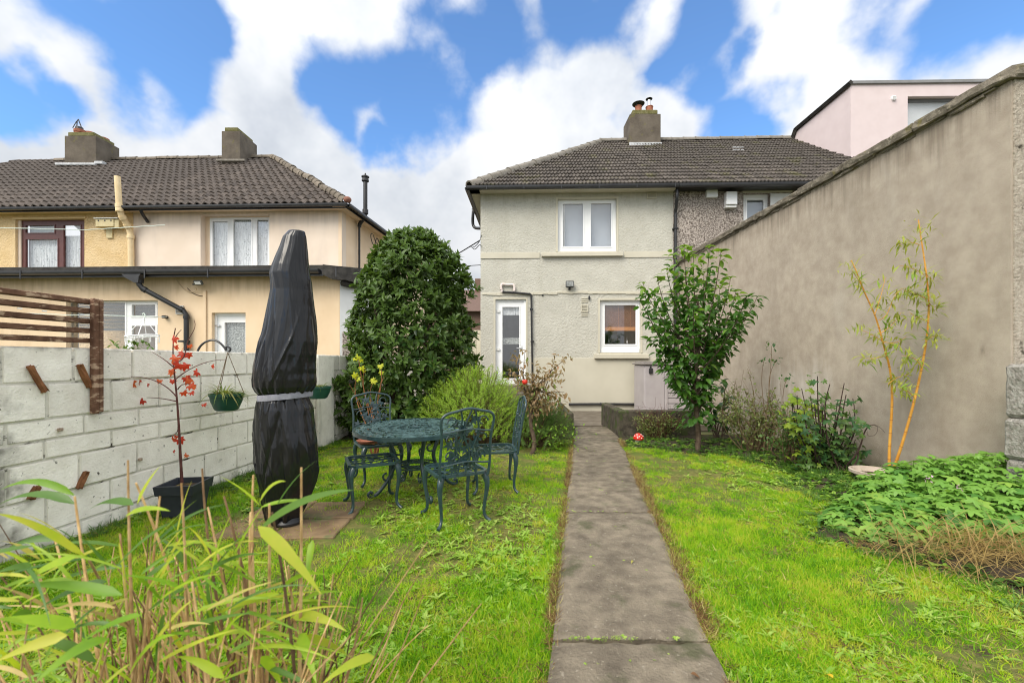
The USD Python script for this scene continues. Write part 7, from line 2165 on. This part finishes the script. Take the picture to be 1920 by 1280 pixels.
def instancer(name, protos, m_, pos, ang, sc, idx, label, cat_, tilt=None):
    path = numbered("/World", name)
    pi = UsdGeom.PointInstancer.Define(stage, path)
    _base[path] = np.zeros(3)
    _base[path + "/prototypes"] = np.zeros(3)
    UsdGeom.Scope.Define(stage, path + "/prototypes")
    rel = []
    for k, pr in enumerate(protos):
        q = obj("tuft", pr, m_[k] if isinstance(m_, list) else m_, path + "/prototypes", False)
        rel.append(Sdf.Path(q))
    pi.CreatePrototypesRel().SetTargets(rel)
    n = len(pos)
    pi.CreatePositionsAttr(Vt.Vec3fArray.FromNumpy(np.asarray(pos, np.float32)))
    ori = [Gf.Quath(float(math.cos(a / 2)), 0, 0, float(math.sin(a / 2))) for a in ang]
    pi.CreateOrientationsAttr(Vt.QuathArray(ori))
    pi.CreateScalesAttr(Vt.Vec3fArray.FromNumpy(np.asarray(sc, np.float32)))
    pi.CreateProtoIndicesAttr(Vt.IntArray.FromNumpy(np.asarray(idx, np.int32)))
    tag(pi, label, cat_, kind="stuff")


def patchy(x, y):
    """How thick the grass grows: bare and thatchy spots here and there."""
    m_ = fb(x, y, .9, 14) * .6 + fb(x, y, 2.6, 15) * .4
    return np.clip((m_ - .38) / .20, 0.10, 1)


N0 = 76000
y = 1.0 + 6.7 * rT.uniform(0, 1, N0) ** 1.35
half = 1.25 * y + .2
x = rT.uniform(-1, 1, N0) * half
ok = on_lawn(x, y) & (rT.random(N0) < patchy(x, y))
bare = np.array([(1.5, 4.1, .10), (1.78, 6.0, .30), (2.1, 5.7, .25), (2.0, 1.95, .07), (2.8, 4.6, .2), (-.6, 5.4, .12), (2.35, 5.1, .25), (1.95, 5.0, .16), (2.05, 2.25, .1)])
for bx1, by1, br in bare:
    ok &= ~(((x - bx1) ** 2 + (y - by1) ** 2 < br ** 2) & (rT.random(N0) < .85))
# the footprint of slabs and planter stays clear
ok &= ~((x > -2.45) & (x < -1.25) & (y > 3.12) & (y < 4.12) & (rT.random(N0) < .55))
ok &= ~((np.abs(x + 2.9) < .13) & (np.abs(y - 3.78) < .13))
x, y = x[ok], y[ok]
n = len(x)
hsc = .45 + 1.05 * fb(x, y, 2.4, 16) + rT.uniform(-.15, .25, n)
edge = np.minimum(np.abs(x - PL(y)), np.abs(x - PR(y))) < .06
hsc[edge] *= 1.05
sc = np.stack([rT.uniform(.9, 1.3, n), rT.uniform(.9, 1.3, n), hsc], 1)
protos = [proto_blades(26, .050, .050, .0040, .60, 300 + k) for k in range(5)] + [proto_blades(30, .06, .036, .0040, 1.0, 320)]
instancer("grass", protos, LF["grass"], np.stack([x, y, lawn_z(x, y)], 1), rT.uniform(0, 6.3, n), sc, rT.integers(0, len(protos), n), "short patchy wet lawn grass on both sides of the path", "grass")

# broad-leaved weeds in drifts
N1 = 16000
y = 1.2 + 6.2 * rT.uniform(0, 1, N1) ** 1.3
x = rT.uniform(-1, 1, N1) * (1.25 * y)
dens = np.clip((fb(x, y, 1.1, 24) * .6 + fb(x, y, 4, 25) * .4 - .47) / .14, 0, 1)
ok = on_lawn(x, y) & (rT.random(N1) < dens * 1.0) & ~((x > -2.4) & (x < -1.25) & (y > 3.12) & (y < 4.1))
x, y = x[ok], y[ok]; n = len(x)
wp_ = [proto_rosette(7, .075, .026, 401, 'oval', .7), proto_rosette(5, .07, .032, 402, 'oval', .9), proto_rosette(8, .095, .018, 403, 'lance', .8), proto_rosette(6, .045, .03, 404, 'oval', .9), proto_rosette(4, .06, .026, 405, 'oval', 1.1), proto_rosette(5, .085, .022, 406, 'lance', 1.0)]
s_ = rT.uniform(.30, .98, n)
instancer("weed_leaves", wp_, LF["weed"], np.stack([x, y, lawn_z(x, y) + .006], 1), rT.uniform(0, 6.3, n), np.stack([s_] * 3, 1), rT.integers(0, 6, n), "dandelion and dock rosettes scattered through the lawn", "weeds")

# weeds along walls, bed edges and in the borders
pts = []
for k in range(420):
    Y = rT.uniform(2.6, 7.3); pts.append((WL(Y) + abs(rT.normal(.0, .10)) + .03, Y))
for k in range(520):
    Y = rT.uniform(2.0, 7.0); pts.append((BX(Y) + rT.normal(.06, .13), Y))
for k in range(1100):
    Y = rT.uniform(3.9, 7.1); pts.append((rT.uniform(BX(Y), WR(Y) - .05), Y))
for k in range(160):
    pts.append((-2.55 + rT.normal(0, .30), 4.4 + rT.normal(0, .45)))
pts = np.array(pts)
pts = pts[(pts[:, 0] < PL(pts[:, 1])) | (pts[:, 0] > PR(pts[:, 1]) + .06)]
n = len(pts); s_ = rT.uniform(.5, 1.3, n)
zz = np.where(pts[:, 0] > BX(pts[:, 1]), bed_z(pts[:, 0], pts[:, 1]), lawn_z(pts[:, 0], pts[:, 1])) + .005
instancer("border_weeds", [proto_rosette(8, .07, .035, 411, "oval", .8), proto_rosette(12, .05, .03, 412, "oval", 1.0), proto_blades(16, .04, .11, .005, .5, 413)], [LF["weed_dark"], LF["weed"], LF["weed_dark"]], np.stack([pts[:, 0], pts[:, 1], zz], 1), rT.uniform(0, 6.3, n), np.stack([s_] * 3, 1), rT.integers(0, 3, n), "weeds growing along the walls and in the soil border", "weeds")

# dead thatch along the path edges
pts = []
for k in range(4200):
    Y = 1.3 + 6.0 * rT.uniform(0, 1) ** 1.3
    e = PR(Y) + abs(rT.normal(0, .045)) - .012 if rT.random() < .68 else PL(Y) - abs(rT.normal(0, .02)) + .004
    if rT.random() < float(np.clip((fb(np.array(Y), np.array(e > 1 and 2.0 or 0.0), 1.6, 33) - .36) / .2, .08, 1)):
        pts.append((e + .05 * (float(fb(np.array(Y), np.array(5.), 2.5, 34)) - .5) * (e > PL(Y) + .3), Y))
pts = np.array(pts); n = len(pts)
instancer("edge_thatch_grass", [proto_blades(14, .03, .045, .003, 1.8, 421), proto_blades(10, .03, .06, .003, 2.4, 422)], [LF["brownleaf"], LF["straw"]], np.stack([pts[:, 0], pts[:, 1], np.full(n, .012)], 1), rT.uniform(0, 6.3, n), np.stack([rT.uniform(.6, 1.2, n)] * 3, 1), (rT.random(n) < .30).astype(int), "dead brown thatch along the edges of the concrete path", "thatch")

# straw-coloured dead blades and brown leaf scraps lying in the lawn
N3 = 5200
y = 1.2 + 6.2 * rT.uniform(0, 1, N3) ** 1.3; x = rT.uniform(-1, 1, N3) * 1.25 * y
dn = np.clip((fb(x, y, 1.9, 44) - .42) / .16, .05, 1)
ok = on_lawn(x, y) & (rT.random(N3) < dn)
x, y = x[ok], y[ok]; n = len(x)
instancer("dead_grass", [proto_blades(8, .05, .05, .0035, 2.6, 441), proto_blades(6, .06, .06, .004, 2.2, 442)], [LF["straw"], LF["brownleaf"]], np.stack([x, y, lawn_z(x, y) + .022], 1), rT.uniform(0, 6.3, n), np.stack([rT.uniform(.6, 1.3, n)] * 3, 1), rT.integers(0, 2, n), "dry straw-coloured grass lying through the lawn", "dead grass")

# moss in the path joints
pts = []
for jy, m_ in ((2.03, 34), (3.74, 14), (5.6, 5), (7.35, 4)):
    for k in range(m_):
        t = rT.beta(.8, 1.4); pts.append((PL(jy) + (PR(jy) - PL(jy)) * (.08 + .84 * t), jy + rT.normal(0, .008)))
for k in range(60):
    Y = rT.uniform(1.8, 5); pts.append((PL(Y) + (PR(Y) - PL(Y)) * rT.uniform(.1, .9), Y))
pts = np.array(pts); n = len(pts)
instancer("moss", [proto_blades(26, .018, .014, .003, .9, 431), proto_rosette(7, .022, .010, 432, "oval", 1.0)], [LF["weed"], LF["weed"]], np.stack([pts[:, 0], pts[:, 1], np.full(n, .028)], 1), rT.uniform(0, 6.3, n), np.stack([rT.uniform(.3, .85, n)] * 3, 1), rT.integers(0, 2, n), "moss and tiny weeds in the joints of the path", "moss")

# fallen leaves one can pick out
for k, (u, v, s_, m_, lab, z0) in enumerate(((1427, 863, .06, "fallen", "bright yellow fallen leaf on the soil below the currant bush", .04), (1310, 824, .05, "fallen", "pale yellow fallen leaf at the foot of the young tree", .05),
                                  (1187, 1050, .03, "straw", "pale slender leaf lying on the middle path slab", .042), (1295, 1262, .04, "brownleaf", "curled brown leaf lying on the nearest path slab", .042), (1562, 1270, .04, "fallen", "small yellow leaf in the grass at the lower right", .05))):
    p_ = G(u, v, z0)
    v_, f_ = scatter(leaf(s_, s_ * .55, 4, .4, .5), p_[None], basis(unit(np.array([[math.cos(k * 2.), math.sin(k * 2.), .15]]))), [1.0])
    o = obj("fallen_leaf", (v_[0], f_), LF[m_], smooth=True, cat="leaf", label=lab)
